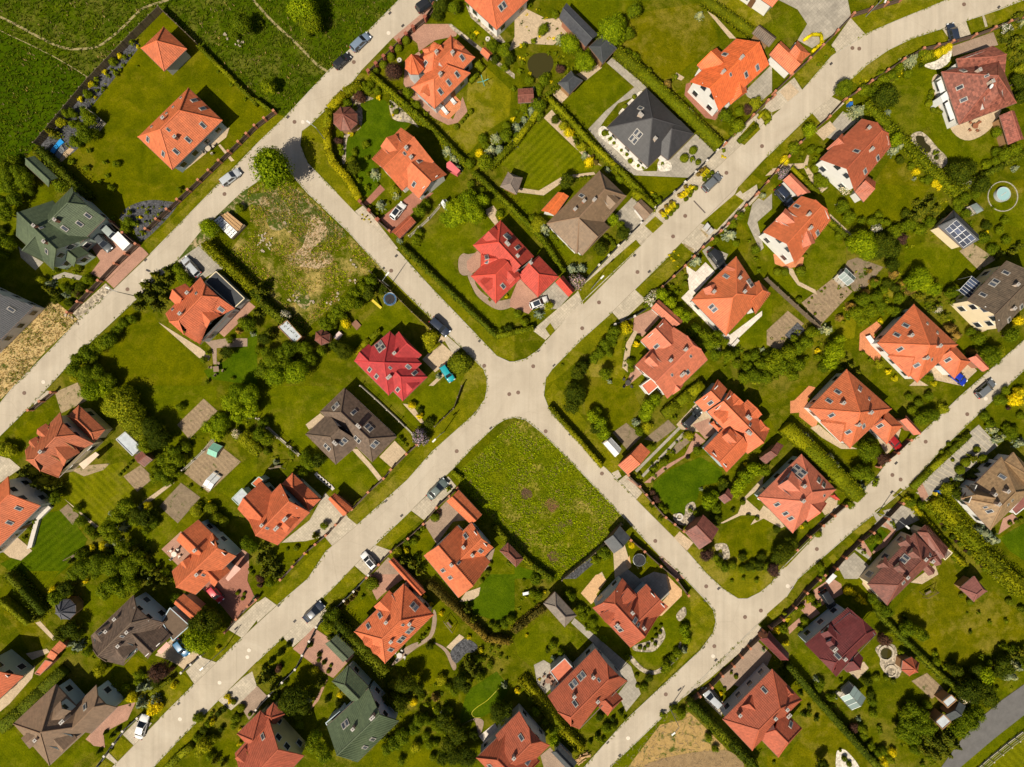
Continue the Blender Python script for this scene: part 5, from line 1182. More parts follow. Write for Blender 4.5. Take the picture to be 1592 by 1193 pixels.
def leafmesh(name, CNS, mat, core=None, extra=None):
    C, N, s = CNS; V, F = quads(C, N, s, rng.uniform(0, 6.28, len(C)))
    me = bpy.data.meshes.new(name); fs = [tuple(q) for q in F]; vs = [V]; mi = [0]*len(fs)
    if extra:
        (C2, N2, s2), m2 = extra; V2, F2 = quads(C2, N2, s2, rng.uniform(0, 6.28, len(C2)), .8); fs += [tuple(q+len(V)) for q in F2]; vs.append(V2); mi += [1]*len(F2)
    if core is not None:
        n0 = sum(map(len, vs)); Vc, Fc = core; fs += [tuple(q[:3]+n0) for q in Fc]; vs.append(Vc); mi += [0]*len(Fc)
    me.from_pydata(np.concatenate(vs).tolist(), [], [tuple(map(int, q)) for q in fs])
    me.materials.append(mat)
    if extra: me.materials.append(extra[1])
    me.polygons.foreach_set('material_index', mi)
    return me
# crowns have unit radius; z runs from the base upward
PROTO = {}
def proto(k, size):
    key = (k, size)
    if key in PROTO: return PROTO[key]
    out = []; nv = 3 if size != 's' else 2
    nl, nc, ls = {'L': (6500, 42, .062), 'M': (2200, 22, .088), 's': (420, 9, .165)}[size]
    for v in range(nv):
        rg = np.random.default_rng(hash((ord(k[0]), ord(size), v)) % 2**31)
        if k in 'jr':
            h = 2.9 if k == 'j' else 2.3; C = cone_pts(rg, {'L': 1500, 'M': 700, 's': 260}[size], h, {'L': .1, 'M': .13, 's': .2}[size]); me = leafmesh('thuja_crown', C, L[k], ico(rg, .62, 1.4, .9))
        elif k in 'fn':
            h = 2.2 if k == 'f' else 1.9; C = spruce_pts(rg, h, {'L': .1, 'M': .13, 's': .2}[size], *{'L': (11, 13, 13), 'M': (8, 10, 9), 's': (6, 7, 6)}[size]); me = leafmesh('conifer_crown', C, L[k], ico(rg, .42, 1.6, .8))
        elif k == 'o':
            n = {'L': 2200, 'M': 1000, 's': 330}[size]; D = rg.normal(size=(n, 3)); D /= np.linalg.norm(D, axis=1, keepdims=True)
            C = (D*rg.uniform(.88, 1.03, (n, 1))*np.array([1, 1, .85]) + [0, 0, .85], D + rg.normal(size=(n, 3))*.4, {'L': .07, 'M': .09, 's': .15}[size]*rg.uniform(.6, 1.3, n)); me = leafmesh('shrub_crown', C, L[k], ico(rg, .84, .85, .85))
        else:
            flat = .85; C, N, S_ = blob(rg, nl, nc, ls, flat); C = C/np.percentile(np.hypot(C[:, 0], C[:, 1]), 95); zc = .85; C = C + [0, 0, zc]; ex = None
            if k in 'wl':
                i = (C[:, 2] > zc-.1) & (rg.uniform(size=len(C)) < .55); ex = ((C[i]*1.02, N[i], S_[i]*.9), M_BLW if k == 'w' else M_BLL)
            me = leafmesh('crown', (C, N, S_), L[k], ico(rg, .6, flat, zc), ex)
        out.append(me)
    PROTO[key] = out; return out
KIND = dict(t=('bright green broadleaf tree', 'tree', .85), d=('dark green broadleaf tree', 'tree', .85), f=('dark green conifer', 'conifer', .9), n=('silver-blue conifer', 'conifer', .8), j=('columnar thuja', 'thuja', 1.2),
            g=('leafy green bush', 'bush', .8), o=('round clipped shrub', 'shrub', .8), y=('golden yellow shrub', 'shrub', .8), p=('plum-leaved tree', 'tree', .8), w=('white-flowering bush', 'bush', .8), l=('lilac-flowering bush', 'bush', .8), k=('lime green bush', 'bush', .8), r=('rusty brown thuja', 'thuja', 1.0))
PLANTS = []; SPEC = []; EXTRA = []
mb = MB(); mb.tube((0, 0, 0), (0, 0, 1.0), .10, .06, 7)
for a in range(5):
    b = Vector((math.cos(a*1.26)*.5, math.sin(a*1.26)*.5, 1.5 + .1*(a % 3))); mb.tube((0, 0, .7+.06*a), b, .05, .015, 5)
me_trunk = mb.mesh('trunk', M_TRUNK)
def plant(k, f, x, y, r, keep=True):
    name_d, cat, zc = KIND[k]; s = frame(f)[2]; R = r/s/8.5*1.03
    if k == 'g' and r >= 40: name_d, cat = 'leafy green tree', 'tree'
    h0 = R*(1.35 if (k in 'tdpg' and R > 1.1) else .0)*.5
    zmid = h0 + R*{'j': 1.3, 'r': 1.1, 'f': .9, 'n': .8}.get(k, .85)
    p = P(f, x, y, zmid); R *= (CAM_H-zmid)/CAM_H
    size = 'L' if R > 1.45 else ('M' if R > .62 else 's')
    me = random.choice(proto(k, size)); sc = (R*random.uniform(.94, 1.08), R*random.uniform(.94, 1.08), R*random.uniform(.9, 1.12)); rz = random.uniform(0, 6.28)
    if not keep:
        EXTRA.append((me, Matrix.Translation((p.x, p.y, -.02)) @ Matrix.Rotation(rz, 4, 'Z') @ Matrix.Diagonal((*sc, 1)))); return
    nm = {'tree': 'tree', 'conifer': 'conifer', 'thuja': 'thuja', 'bush': 'bush', 'shrub': 'shrub'}[cat]
    if h0 > 0:
        o = empty(nm, (p.x, p.y, 0), None, cat, rz=rz)
        tr = link('trunk', me_trunk, o); tr.scale = (R*.9, R*.9, (h0+R*.6)/1.0*.75)
        c = link('crown', me, o, (0, 0, h0)); c.scale = sc
    else:
        o = link(nm, me, None, (p.x, p.y, -.02)); o.scale = sc; o.rotation_euler[2] = rz; tag(o, None, cat)
    small = 'small ' if R < .55 else ('large ' if R > 1.6 else '')
    PLANTS.append((o, (small if small != 'large ' or cat == 'tree' else '') + name_d, cat, p))
# ---------------------------------------------------------------- plants: where each one stands (x, y, radius in the tile's own units)
PL = {
'A0': 'y 735,345,18 648,445,18 565,525,20 497,612,18 590,605,10 850,285,10 g 820,265,20 770,355,18 700,380,25 720,455,20 600,490,18 590,525,16 640,550,14 540,580,28 530,690,35 560,740,40 500,790,30 450,700,28 410,700,28 520,830,45 580,830,35 450,770,25 470,880,35 800,345,10 760,400,12 690,430,10 670,470,12 740,430,12 k 380,760,30 600,560,12 710,440,10 f 320,820,42 240,960,35 g 550,930,16 440,1000,20 535,1045,20 650,1005,15 720,1015,22 660,1085,15 620,1125,15 690,1165,22 1350,448,13 1430,525,13 1515,615,11 1505,840,12 1430,925,13 1475,895,11 1375,992,11 1330,1015,11 850,410,8 1110,1175,18 40,1080,50 110,1060,45 150,1120,50 60,1150,45 20,1020,40 180,1180,30 380,1150,40 90,1000,35 t 10,1150,45 g 1490,150,62 1450,210,35',
'B0': 't 92,1043,116 280,50,78 g 330,140,60 70,540,45 20,150,20 300,200,35 o 735,440,20 778,400,24 825,350,24 872,298,22 920,250,24 p 845,445,50 630,600,35 505,870,25 y 750,605,16 580,825,17 1355,205,18 840,712,9 630,780,10 k 1335,228,18 670,895,24 600,940,24 675,975,18 850,1185,30 g 560,640,28 690,560,26 740,560,24 620,560,25 660,530,26 515,910,20 520,940,18 530,820,16 700,525,22 600,665,20 n 725,1070,35 o 585,990,25 860,690,18 d 600,1040,38 k 810,640,14 830,660,12 g 1040,705,18 985,650,28 930,570,32 960,640,16 r 880,570,18 o 1317,690,18 1295,715,11 1280,735,11 1265,755,11 1230,785,17 d 1130,35,45 1115,95,36 g 1215,50,38 1165,25,25 1375,125,11 1430,160,9 1310,208,10 1390,270,10 1340,180,9 1450,290,38 1530,310,42 d 1470,370,28 1560,370,32 y 1375,945,25 1580,735,15 k 1410,900,25 1540,780,25 n 1480,860,50 1450,930,45 1500,930,50 1440,980,35 g 1540,840,38 1410,1010,46 1310,1010,33 1580,550,18 690,1080,16 740,1145,14 680,1160,18 625,1120,20 600,1090,14 1320,1140,25 1380,1180,25 n 1180,930,40 1220,985,35 1240,1040,30',
'A1': 'g 20,60,40 40,130,48 90,40,45 25,300,48 60,330,38 20,380,30 790,180,32 780,225,28 910,125,16 990,135,15 840,190,20 880,90,9 920,90,8 935,190,11 880,245,14 700,160,18 850,150,9 960,160,9 1000,90,8 900,180,9 l 800,125,18 y 870,150,10 d 10,230,30 k 250,540,28 f 290,590,35 330,620,33 n 405,630,25 p 470,620,25 d 440,600,28 500,580,28 430,680,25 350,660,28 g 540,530,33 o 490,465,18 g 470,490,18 340,480,20 400,465,18 f 1040,480,40 960,510,42 900,570,45 870,640,45 930,640,52 980,580,50 1010,650,40 850,700,38 960,700,42 1030,540,35 g 1130,520,38 1100,470,32 1180,540,22 t 1300,220,50 1270,200,35 g 1480,95,30 820,780,28 750,810,33 720,850,33 670,910,43 630,930,43 590,960,38 540,990,48 490,1030,43 470,1090,48 540,1130,55 610,1120,48 670,1170,45 1540,820,42 1500,800,33 1290,990,18 1260,1030,22 1420,910,24 d 1400,985,38 r 1470,850,22 n 1560,870,20 w 1440,1150,14 1280,1170,16',
'B1': 'f 20,600,58 40,680,48 0,740,40 80,870,40 w 180,760,33 140,770,25 d 40,900,38 y 550,810,30 g 420,810,43 470,770,38 500,730,43 560,680,52 600,620,43 650,590,38 620,680,38 700,540,38 660,560,33 d 690,610,42 780,600,32 k 730,560,25 d 540,980,50 490,950,40 g 200,960,48 250,940,38 150,1000,48 100,1040,55 180,1060,48 60,990,38 300,960,38 330,1030,38 400,980,33 40,1100,48 t 240,1110,68 120,1130,58 o 1250,1055,66 n 1120,1135,24 k 1070,900,46 1060,940,33 t 1230,100,62 1300,60,62 1340,130,58 1200,170,48 1260,160,48 1390,50,43 1320,20,48 1160,150,38 d 1390,120,25 g 1000,110,42 1040,70,33 980,290,33 1000,250,25 990,330,14 n 880,290,24 760,75,38 855,10,32 o 690,90,16 810,65,13 740,130,13 g 1500,130,25 y 1505,150,14 k 1500,860,25 d 1550,840,28 g 1440,660,13 y 1540,640,12 650,135,6 670,150,6 690,165,6 660,165,6 r 680,140,6 700,180,6 645,160,6',
'C0': 'g 180,180,28 165,200,22 120,255,18 60,280,18 250,90,24 90,30,18 200,150,12 210,330,12 250,330,14 255,400,14 70,340,12 50,390,14 90,480,12 k 110,255,10 y 40,285,12 95,455,11 t 340,270,55 430,390,58 n 275,240,33 g 400,330,33 35,440,18 180,500,33 150,540,26 90,500,28 200,470,24 p 285,425,28 w 145,570,22 k 15,690,14 n 105,690,40 20,790,40 60,740,30 g 150,650,42 60,660,32 20,850,30 d 90,610,36 t 600,200,72 640,150,50 560,170,45 650,240,35 g 740,70,43 700,210,38 740,370,36 820,450,30 690,330,28 700,400,25 n 1145,95,30 950,575,15 575,1050,22 r 945,520,33 505,1000,18 485,965,14 g 990,480,18 k 300,785,28 410,910,32 d 250,740,26 380,880,17 320,1125,43 y 335,820,32 460,1005,30 o 370,850,14 380,1110,12 410,1105,12 435,1100,12 460,1100,12 n 435,960,24 g 650,1110,28 600,1110,18 o 740,600,14 683,660,16 555,825,18 580,822,14 615,885,10 660,930,9 695,955,12 715,995,17 765,1025,10 800,1035,13 g 585,865,11 600,850,10 915,1015,11 o 1105,930,25 1050,980,25 1135,1005,18 g 1100,990,18 w 1075,690,28 1165,775,17 g 1300,720,38 1390,690,27 p 1445,675,28 k 1490,640,40 g 1340,750,24 1380,780,42 1350,820,24 1290,930,14 y 1285,968,10 1303,975,8 1190,1060,18 1168,1082,18 1092,1160,18 1070,1180,18 r 1140,1075,15 1160,1050,15 1180,1037,13 1060,1150,14 o 1222,1070,14 1200,1088,14 1175,1110,14 1120,1165,14 1095,1185,14',
'C1': 'y 980,75,20 960,95,20 945,110,19 925,132,20 1035,20,18 1055,5,18 850,5,12 o 1005,85,15 985,105,15 965,130,15 940,155,12 1085,15,14 1060,40,14 r 970,55,14 940,80,14 910,115,15 1020,10,13 g 860,20,18 890,50,26 655,200,26 t 610,170,38 d 675,250,40 530,345,43 o 565,270,16 585,290,16 605,310,16 620,330,13 540,290,13 240,270,18 g 260,300,11 300,325,11 n 355,470,43 420,465,35 l 385,550,48 w 270,490,20 k 150,200,50 110,160,24 n 180,220,48 150,750,33 k 210,700,28 g 60,800,28 20,750,28 y 690,835,38 g 620,860,38 600,900,38 w 870,630,30 840,660,38 820,700,24 t 910,630,38 960,680,38 1000,740,38 1050,770,38 g 1240,290,25 n 1130,420,42 1340,260,48 1540,15,22 g 1350,190,28 1390,140,28 1440,90,18 1370,310,24 1490,350,28 1450,300,11 y 985,360,8 1015,385,8 955,385,8 970,405,8 985,420,8 1010,455,7 o 1035,490,10 1060,520,14 1055,560,17 g 970,580,16 1000,610,18 960,620,13 1510,480,16 1490,410,14 o 765,890,15 y 752,938,20 g 715,1050,28 720,1090,22 560,940,38 520,990,38 490,1030,33 580,990,30 560,1120,38 d 420,1080,38 390,1110,43 430,1060,28 w 530,1020,14 n 590,1165,18 o 295,1065,10 g 1110,850,43 1170,890,48 1220,930,48 1150,940,43 1250,890,38 1240,1000,38 1330,1010,38 1360,990,28 1490,1010,33 1440,1080,33 1520,1060,38 1560,1010,33 1580,1080,38 1480,1130,43 1550,1140,43 1420,1140,38 1370,1060,28 w 1440,1045,11 1500,1120,12 1300,1075,10',
'D0': 'g 405,310,13 365,355,13 320,400,13 t 265,810,42 g 480,550,52 170,920,35 300,985,16 330,930,22 350,1130,33 600,560,33 y 115,990,28 o 280,915,20 220,945,17 300,1040,25 d 215,975,14 l 105,1070,38 w 490,1170,38 n 560,690,52 895,370,50 750,695,24 k 820,420,25 g 770,470,28 720,500,36 680,530,28 870,460,26 660,570,36 d 740,600,72 k 990,350,33 y 1060,330,26 1100,310,26 1130,290,22 g 960,330,24 d 955,405,14 o 1020,570,16 1010,600,16 1005,640,22 1030,680,16 1055,690,16 1075,695,13 g 1430,820,33 w 1480,180,33 1510,160,24 f 1530,170,40 1480,220,38 1560,100,38 1540,260,48 1570,350,48 1520,330,38 k 1560,430,33 1575,290,24 d 1560,500,43 1580,600,43 1560,560,28 g 1470,960,38 1530,930,38 1420,940,28 t 790,870,38 n 790,930,38 830,905,24 d 820,990,24 g 890,1030,24 y 925,1060,24 1040,1135,24 1070,1160,18 k 1045,945,17 d 1050,975,14 1200,1070,72 1150,1050,43 1250,1040,38 g 1000,1110,28 n 915,1105,14 1540,1040,24 g 1360,1020,28 1420,1000,28 y 1440,1010,14 d 1330,1150,48 g 310,1140,22',
'D1': 'g 470,85,38 510,150,38 450,100,28 445,270,24 t 580,310,72 620,350,58 540,320,48 d 720,310,58 690,350,58 760,360,48 p 830,290,33 f 930,60,28 960,110,48 900,160,48 1000,70,43 1050,100,38 1020,40,33 g 790,240,38 830,220,33 880,200,38 1010,180,33 950,230,36 1190,90,28 1230,130,28 1180,60,28 1230,30,33 1290,10,28 1470,170,24 1440,230,28 1480,290,28 1400,350,33 1340,280,36 d 860,130,28 1355,205,28 y 1358,245,14 k 1400,90,11 f 1440,380,38 1520,370,33 1560,330,33 y 1550,790,28 o 1158,678,20 n 1210,700,24 g 1140,620,38 t 940,520,53 900,560,48 980,560,48 1030,600,43 r 670,545,27 620,610,28 530,700,30 460,770,24 640,480,18 800,500,28 d 770,450,38 740,560,28 790,590,28 r 850,560,30 900,600,30 f 950,640,38 1010,660,33 1020,720,33 1100,760,33 r 1130,840,33 f 1050,700,28 g 600,660,43 560,740,43 640,730,43 700,700,38 600,790,38 680,640,38 820,650,33 760,720,28 800,740,33 y 705,790,18 n 375,850,42 o 65,490,25 112,488,25 208,487,32 240,390,12 198,665,21 g 280,870,38 250,930,43 200,960,38 140,990,48 60,1010,48 30,1050,48 100,1080,48 160,1130,38 190,1060,43 y 315,980,18 120,1100,22 t 420,980,52 400,1040,48 440,920,38 f 480,1030,33 520,1070,33 560,1110,28 g 350,1080,33 640,1030,14 595,990,14 1000,1140,28 k 690,1060,28 y 750,1105,18 790,1150,18 1030,1180,18 r 1180,880,38 1150,830,28 1280,980,28 g 1310,900,38 1260,860,28 k 1430,980,38 g 1380,1010,56 1350,960,33 1510,880,43 k 100,620,14 o 280,650,8 260,680,8 240,720,8 340,610,8 360,590,8 415,530,8 300,748,9',
'A2': 't 570,30,58 630,20,48 k 760,100,88 700,130,58 820,200,78 880,270,68 d 940,260,58 980,330,58 g 900,370,48 k 60,400,43 20,380,38 f 200,530,68 260,600,68 330,620,55 140,530,38 g 340,690,38 o 740,550,10 760,530,10 780,510,10 800,485,10 815,470,10 g 1010,460,38 1060,440,38 1000,550,43 960,570,33 1050,520,43 1100,460,38 1040,590,33 1080,400,38 1150,380,33 t 1370,220,52 1300,250,43 1350,300,43 1440,100,58 1480,40,58 1540,60,58 1480,180,48 1560,150,48 k 1530,330,52 1580,390,38 g 780,740,48 730,800,48 660,880,48 700,930,43 830,840,33 n 860,760,24 760,880,33 720,970,33 670,980,24 y 915,740,24 640,995,30 570,1000,20 760,1070,11 740,1030,11 d 900,820,48 830,790,38 960,780,33 g 600,1100,56 520,1130,56 690,1110,56 800,1120,56 850,1070,48 450,1160,38 760,1000,46 f 830,1010,43 900,1060,38 900,1150,38 960,1150,38 1000,1180,38 k 1215,768,38 o 1300,765,38 1335,820,38 1380,840,33 y 1300,720,11 g 480,760,28 500,840,33 550,890,28 580,930,22 o 1545,1135,12 1560,1160,12 g 1520,970,38 1560,1000,33 215,835,18 190,880,16 150,940,14 1120,130,26 1170,620,14 1240,640,12',
'B2': 'y 955,120,25 1005,185,20 d 1010,150,18 1065,230,32 l 1010,315,48 g 880,330,16 900,350,16 920,370,12 330,480,43 300,430,33 280,540,33 20,300,43 60,330,38 40,230,35 d 380,460,43 f 30,1000,43 70,1060,43 20,1080,43 100,1110,48 50,1150,48 120,1170,38 355,930,28 o 240,1005,18 185,1010,10 k 415,865,24 g 1180,640,18 o 1100,815,28 995,910,18 p 1120,780,14 g 970,960,24 930,960,28 1020,880,16 k 860,1030,33 y 920,1020,18 f 900,1080,38 960,1100,48 1000,1150,43 g 1385,820,14 1480,890,14 o 1440,1100,14 1425,1150,18 g 1500,920,14 1560,1100,20 y 230,1090,8 300,1040,10',
'C2': 'd 370,40,58 350,120,48 400,80,38 500,260,38 t 480,190,38 530,240,43 550,300,38 510,160,28 n 755,225,33 k 820,255,33 t 830,130,43 870,90,38 810,180,38 g 770,280,28 960,180,18 990,200,16 k 1075,310,33 p 1095,330,18 1070,445,14 880,700,25 850,660,18 g 975,415,17 910,460,14 1130,400,28 n 1155,640,14 t 1390,600,48 1430,560,43 1480,520,43 1370,650,38 1200,720,43 1230,680,33 d 1290,620,33 1250,830,33 850,740,17 g 1250,760,28 1180,680,22 1540,520,38 900,750,22 930,770,22 855,375,18 o 1125,790,22 1345,1110,28 k 1085,770,17 w 905,820,18 p 1190,1040,40 g 1300,1120,28 1260,1090,24 1570,1120,33 560,1040,43 500,1080,33 d 1410,1060,28 1530,1060,28 1510,1110,33 1450,1120,28 y 725,985,22 1430,485,14 o 1500,820,14 1445,805,14 1410,720,18 g 870,505,12 880,490,12 950,400,10 1000,350,10 870,560,10 850,590,10 930,520,9 d 1350,770,14',
'D2': 'g 630,400,58 560,530,43 620,550,48 d 640,360,45 p 710,450,38 n 590,630,38 k 560,540,28 1090,140,33 o 940,105,27 g 880,70,24 1000,60,28 1030,180,38 960,200,43 900,150,28 y 345,405,14 320,385,14 295,360,14 365,425,12 n 390,440,33 420,490,38 240,310,33 270,340,28 k 510,735,27 o 318,915,22 d 110,1030,56 150,980,43 70,1060,43 p 50,1140,43 d 60,890,22 o 1080,408,12 1125,360,14 j 1170,385,20 1190,330,16 o 1300,395,20 1340,450,24 1230,475,28 1195,520,28 f 1280,450,38 y 1335,465,16 n 1190,572,27 j 1300,530,20 1275,560,26 o 1140,577,10 1150,460,11 g 1170,620,24 k 1110,640,38 d 1180,670,38 n 1430,330,38 1400,270,38 1450,310,33 1570,350,38 g 1500,290,36 1380,240,28 d 1530,310,28 y 1530,80,43 1560,40,33 g 1480,30,28 1440,90,36 1350,190,28 p 1490,140,14 n 1350,910,46 1400,950,43 1310,890,33 o 690,955,22 g 660,940,33 640,960,28 890,720,28 950,740,28 780,850,14 790,875,13 570,1000,14 600,1030,14 1020,780,17 1060,830,18 d 1100,880,18 1150,930,20 g 1200,980,20 d 1250,1030,20 g 1300,1080,20 1350,1130,20 p 1080,850,12 1170,960,12 1230,1020,12 1330,1110,12 o 1505,850,14 1545,840,14 1575,830,14 g 330,1120,28 350,1170,28 240,860,18 y 215,870,14',
'A3': 'y 530,40,16 330,100,24 820,760,33 955,820,43 1075,685,20 g 360,140,46 540,480,28 850,660,24 d 410,90,43 430,340,48 380,360,43 480,370,33 960,670,28 k 260,160,18 345,170,33 620,590,38 780,700,24 f 230,270,33 n 480,450,43 430,430,28 870,700,33 920,690,33 870,800,43 960,780,38 1575,150,18 p 990,595,56 1060,580,18 t 1240,400,82 d 1290,290,72 1230,300,56 y 1345,460,17 g 1100,240,28 1080,150,33 640,100,48 760,100,48 830,70,43 700,60,48 800,30,38 f 930,50,38 980,80,38 1020,40,38 o 1470,115,13 1500,150,13 1510,120,12 j 720,970,17 690,1000,15 650,980,13 610,1100,15 o 680,1085,14 y 1405,760,20 1420,785,14 o 1445,790,17 d 1385,835,18 1350,860,20 1260,960,24 1370,955,18 y 1310,910,20 g 1215,1010,24 k 1270,1050,46 1240,1090,33 1320,1020,28 g 1300,1120,24 o 1490,830,24 1545,865,12 k 1460,890,27 1450,930,24 y 1485,960,14 1480,1050,15 f 1330,1150,30 1380,1170,28',
'B3': 'g 80,50,28 650,140,14 470,250,38 430,310,43 480,690,18 p 20,20,28 15,70,18 130,580,24 o 110,30,17 710,60,40 r 600,130,17 580,155,17 550,180,16 515,210,14 620,100,14 k 440,340,28 350,600,28 d 450,390,18 j 320,440,20 380,500,16 410,550,16 o 380,530,13 455,565,11 440,600,14 j 140,490,22 190,440,20 85,540,20 40,580,18 150,410,10 f 60,640,48 20,660,38 100,700,38 130,690,28 d 230,770,76 180,800,48 280,820,43 f 390,680,33 j 430,780,22 500,810,26 y 510,745,18 g 340,1050,48 390,1090,43 420,1130,38 360,1000,38 260,930,28 k 840,680,28 y 890,720,18 970,790,22 d 920,670,58 1000,700,38 790,780,38 870,790,56 r 1100,770,28 k 1180,690,24 g 1220,720,28 n 940,710,18 d 1065,445,24 f 1320,560,58 1340,600,48 k 1440,560,24 d 1250,660,43 1280,690,38 y 1380,470,18 1310,390,14 1035,140,14 1075,185,14 1140,240,17 o 1445,310,18 f 1300,220,38 1330,280,38 g 1480,330,28 1530,310,28 1570,280,28 970,960,38 1000,900,38 1050,900,33 w 1045,870,18 k 1110,840,24 n 1140,860,14 g 1180,850,33 d 1150,900,43 1200,950,48 1250,1000,48 1180,1050,48 1230,1120,52 1150,1130,43 k 980,1070,33 g 900,1010,48 850,1050,43 800,1080,38 k 890,1150,24 d 1490,850,56 1540,830,43 y 1510,930,17 n 1530,690,24 k 1505,600,11 d 820,1040,24 1340,1000,28 1300,1130,56 o 1390,40,13 1420,10,11 g 1000,420,13 1030,380,13 1050,350,12 1010,390,12',
'C3': 'g 130,30,33 110,120,24 150,130,28 350,140,28 420,260,28 480,300,28 400,210,24 330,120,24 240,440,27 285,480,24 450,330,20 500,350,20 550,400,22 d 205,470,18 n 240,520,17 1050,470,27 1540,470,17 y 185,110,11 75,380,11 155,650,9 15,720,18 o 870,350,12 905,320,12 900,360,12 875,385,12 870,430,12 850,410,10 825,440,13 805,460,12 775,455,13 t 1050,345,33 1065,400,28 g 1060,320,20 940,560,33 980,520,24 700,510,17 k 920,600,18 w 800,700,24 d 830,640,24 o 755,630,14 760,690,13 d 530,880,25 j 660,860,17 610,900,17 565,950,15 515,1000,17 470,1040,15 g 545,1025,17 680,890,13 630,930,11 t 130,850,27 g 190,910,24 235,965,27 t 250,1030,33 k 100,770,22 g 1345,45,12 1415,25,13 1495,40,15 o 1300,710,11 1370,635,14 g 1340,610,11 y 1275,738,12 g 1030,860,28 980,830,24 1080,830,22 920,870,20 1200,1010,25 1240,1080,22',
'D3': 'o 270,145,27 680,640,22 738,640,17 785,665,17 45,1165,11 480,1140,17 510,1175,17 455,1090,10 y 255,165,17 125,270,20 120,425,20 60,345,24 505,105,26 540,120,18 570,150,20 600,170,20 700,1120,24 730,1160,24 780,1100,24 g 320,180,17 160,225,11 235,290,24 210,330,18 650,150,33 740,230,38 700,200,33 830,480,20 870,340,43 920,350,38 960,380,38 850,290,18 1040,490,18 1050,540,26 1100,570,20 990,800,28 650,780,28 660,860,27 580,950,24 600,1000,24 720,1090,28 j 300,190,17 215,740,17 235,870,18 l 100,335,26 p 730,400,43 540,950,28 d 620,660,28 855,265,17 1160,590,38 1150,560,28 1260,355,13 1225,580,14 640,740,24 450,715,13 260,820,13 310,890,20 340,1180,38 1580,215,18 t 1350,630,48 d 1300,600,38 1250,720,66 1290,700,48 1350,730,56 1380,780,48 f 1530,500,48 1580,480,38 1250,860,43 n 1500,620,52 1540,570,48 d 1470,560,48 1440,600,43 w 1215,760,38 262,862,17 g 1300,860,48 1240,900,56 1200,960,48 860,860,38 900,830,43 950,870,43 870,920,48 930,930,48 990,940,48 840,970,43 900,1000,48 f 1000,1010,56 1060,1040,56 960,1080,52 1100,990,48 1150,1040,52 1040,1110,48 1120,1110,38 k 410,760,24 640,1060,24 490,700,10 o 1205,130,16 1260,170,22 1500,170,20 1570,210,18 g 1310,240,12 1240,240,8 1380,300,14 1480,290,14 1460,450,25 1320,510,20'}
for f, s in PL.items():
    k = None
    for t in s.split():
        if ',' not in t: k = t; continue
        x, y, r = map(float, t.split(',')); SPEC.append((k, f, x, y, r))
TH = {'B3': ['860,620 1000,680 1060,800 960,900 900,1000 760,1100 700,1050 800,860', '1080,480 1200,600 1300,560 1591,330 1591,470 1380,640 1250,720 1100,700', '40,560 200,680 340,760 380,900 250,900 100,760', '1000,860 1260,900 1240,1193 1080,1150 960,960'],
'D3': ['780,860 1000,820 1060,960 980,1193 880,1100 820,960', '620,1030 760,1080 860,1193 700,1193', '1280,560 1591,430 1591,620 1420,780 1260,800 1200,720', '560,880 680,840 720,1000 640,1080', '150,570 200,540 420,740 480,860 400,880 240,700', '430,660 470,640 560,740 470,720'],
'A3': ['380,330 500,380 560,480 480,520 420,440', '780,640 1000,560 1080,560 940,760 800,740', '620,60 1050,-20 1050,90 860,130 640,150', '1200,880 1400,820 1360,960 1220,1100'],
'A2': ['420,1000 980,960 1000,1193 420,1193', '980,300 1200,380 1080,600 940,600', '1380,0 1591,0 1591,250 1460,300 1400,150', '650,720 960,720 960,900 680,960'],
'B1': ['0,940 160,980 300,1000 240,1193 0,1193', '420,740 760,560 760,640 560,820 420,850'],
'D1': ['440,60 860,180 1060,20 1290,20 1250,100 1000,200 820,320 660,360', '600,560 760,520 1060,580 1180,800 1060,760 900,600 700,640 560,800', '0,920 320,840 560,1100 480,1193 330,1040 60,1160'],
'D2': ['560,460 700,560 640,680 480,560', '860,720 960,790 1290,1130 1230,1160 1020,900', '1350,200 1591,130 1591,400 1480,380'],
'C2': ['760,560 1060,290 1110,330 900,500 800,590', '1180,560 1420,600 1300,660 1180,740', '1200,1060 1340,1060 1591,1080 1591,1140 1280,1150'],
'C3': ['230,930 380,1010 400,1090 300,1060', '330,100 560,330 520,380 340,180', '900,540 1040,440 1060,480 920,620', '420,900 560,860 700,860 520,1040'],
'C1': ['1090,840 1290,880 1591,960 1591,1180 1400,1150 1220,1000', '540,900 680,850 600,960 500,1050'],
'D0': ['640,480 860,400 800,560 660,640', '880,960 1100,1140 1300,1130 1300,1193 1000,1193', '1490,150 1591,60 1591,640 1550,500 1500,300', '180,880 340,920 330,1140 220,1050'],
'C0': ['20,490 150,500 180,720 20,820', '340,220 480,330 460,430 380,380'],
'B0': ['1440,270 1591,260 1591,420 1500,420', '1380,780 1591,740 1591,900 1420,1020', '540,540 740,500 700,620 600,680'],
'A1': ['230,540 520,540 480,700 340,680', '430,1000 700,820 620,1000 600,1150 440,1150'],
'B2': ['0,280 300,400 320,500 240,560 0,400', '960,940 1030,1000 1060,1130 940,1100']}
_tr = random.Random(5)
for f, q in TH.items():
    for t in q:
        pl = [tuple(map(float, a.split(','))) for a in t.split()]; xs = [a[0] for a in pl]; ys = [a[1] for a in pl]; n = 0
        A = abs(sum(pl[i-1][0]*pl[i][1]-pl[i][0]*pl[i-1][1] for i in range(len(pl))))/2/1142
        for _ in range(4000):
            if n >= A*.17: break
            x, y = _tr.uniform(min(xs), max(xs)), _tr.uniform(min(ys), max(ys))
            if inside(x, y, pl): SPEC.append((_tr.choice('gggggggkkwofn'), f, x, y, _tr.uniform(12, 31))); n += 1
def is_tree(q): return q[0] == 'g' and q[4] >= 40
low = sorted([q for q in SPEC if q[0] in 'gwlk' and not is_tree(q)], key=lambda q: -q[4])
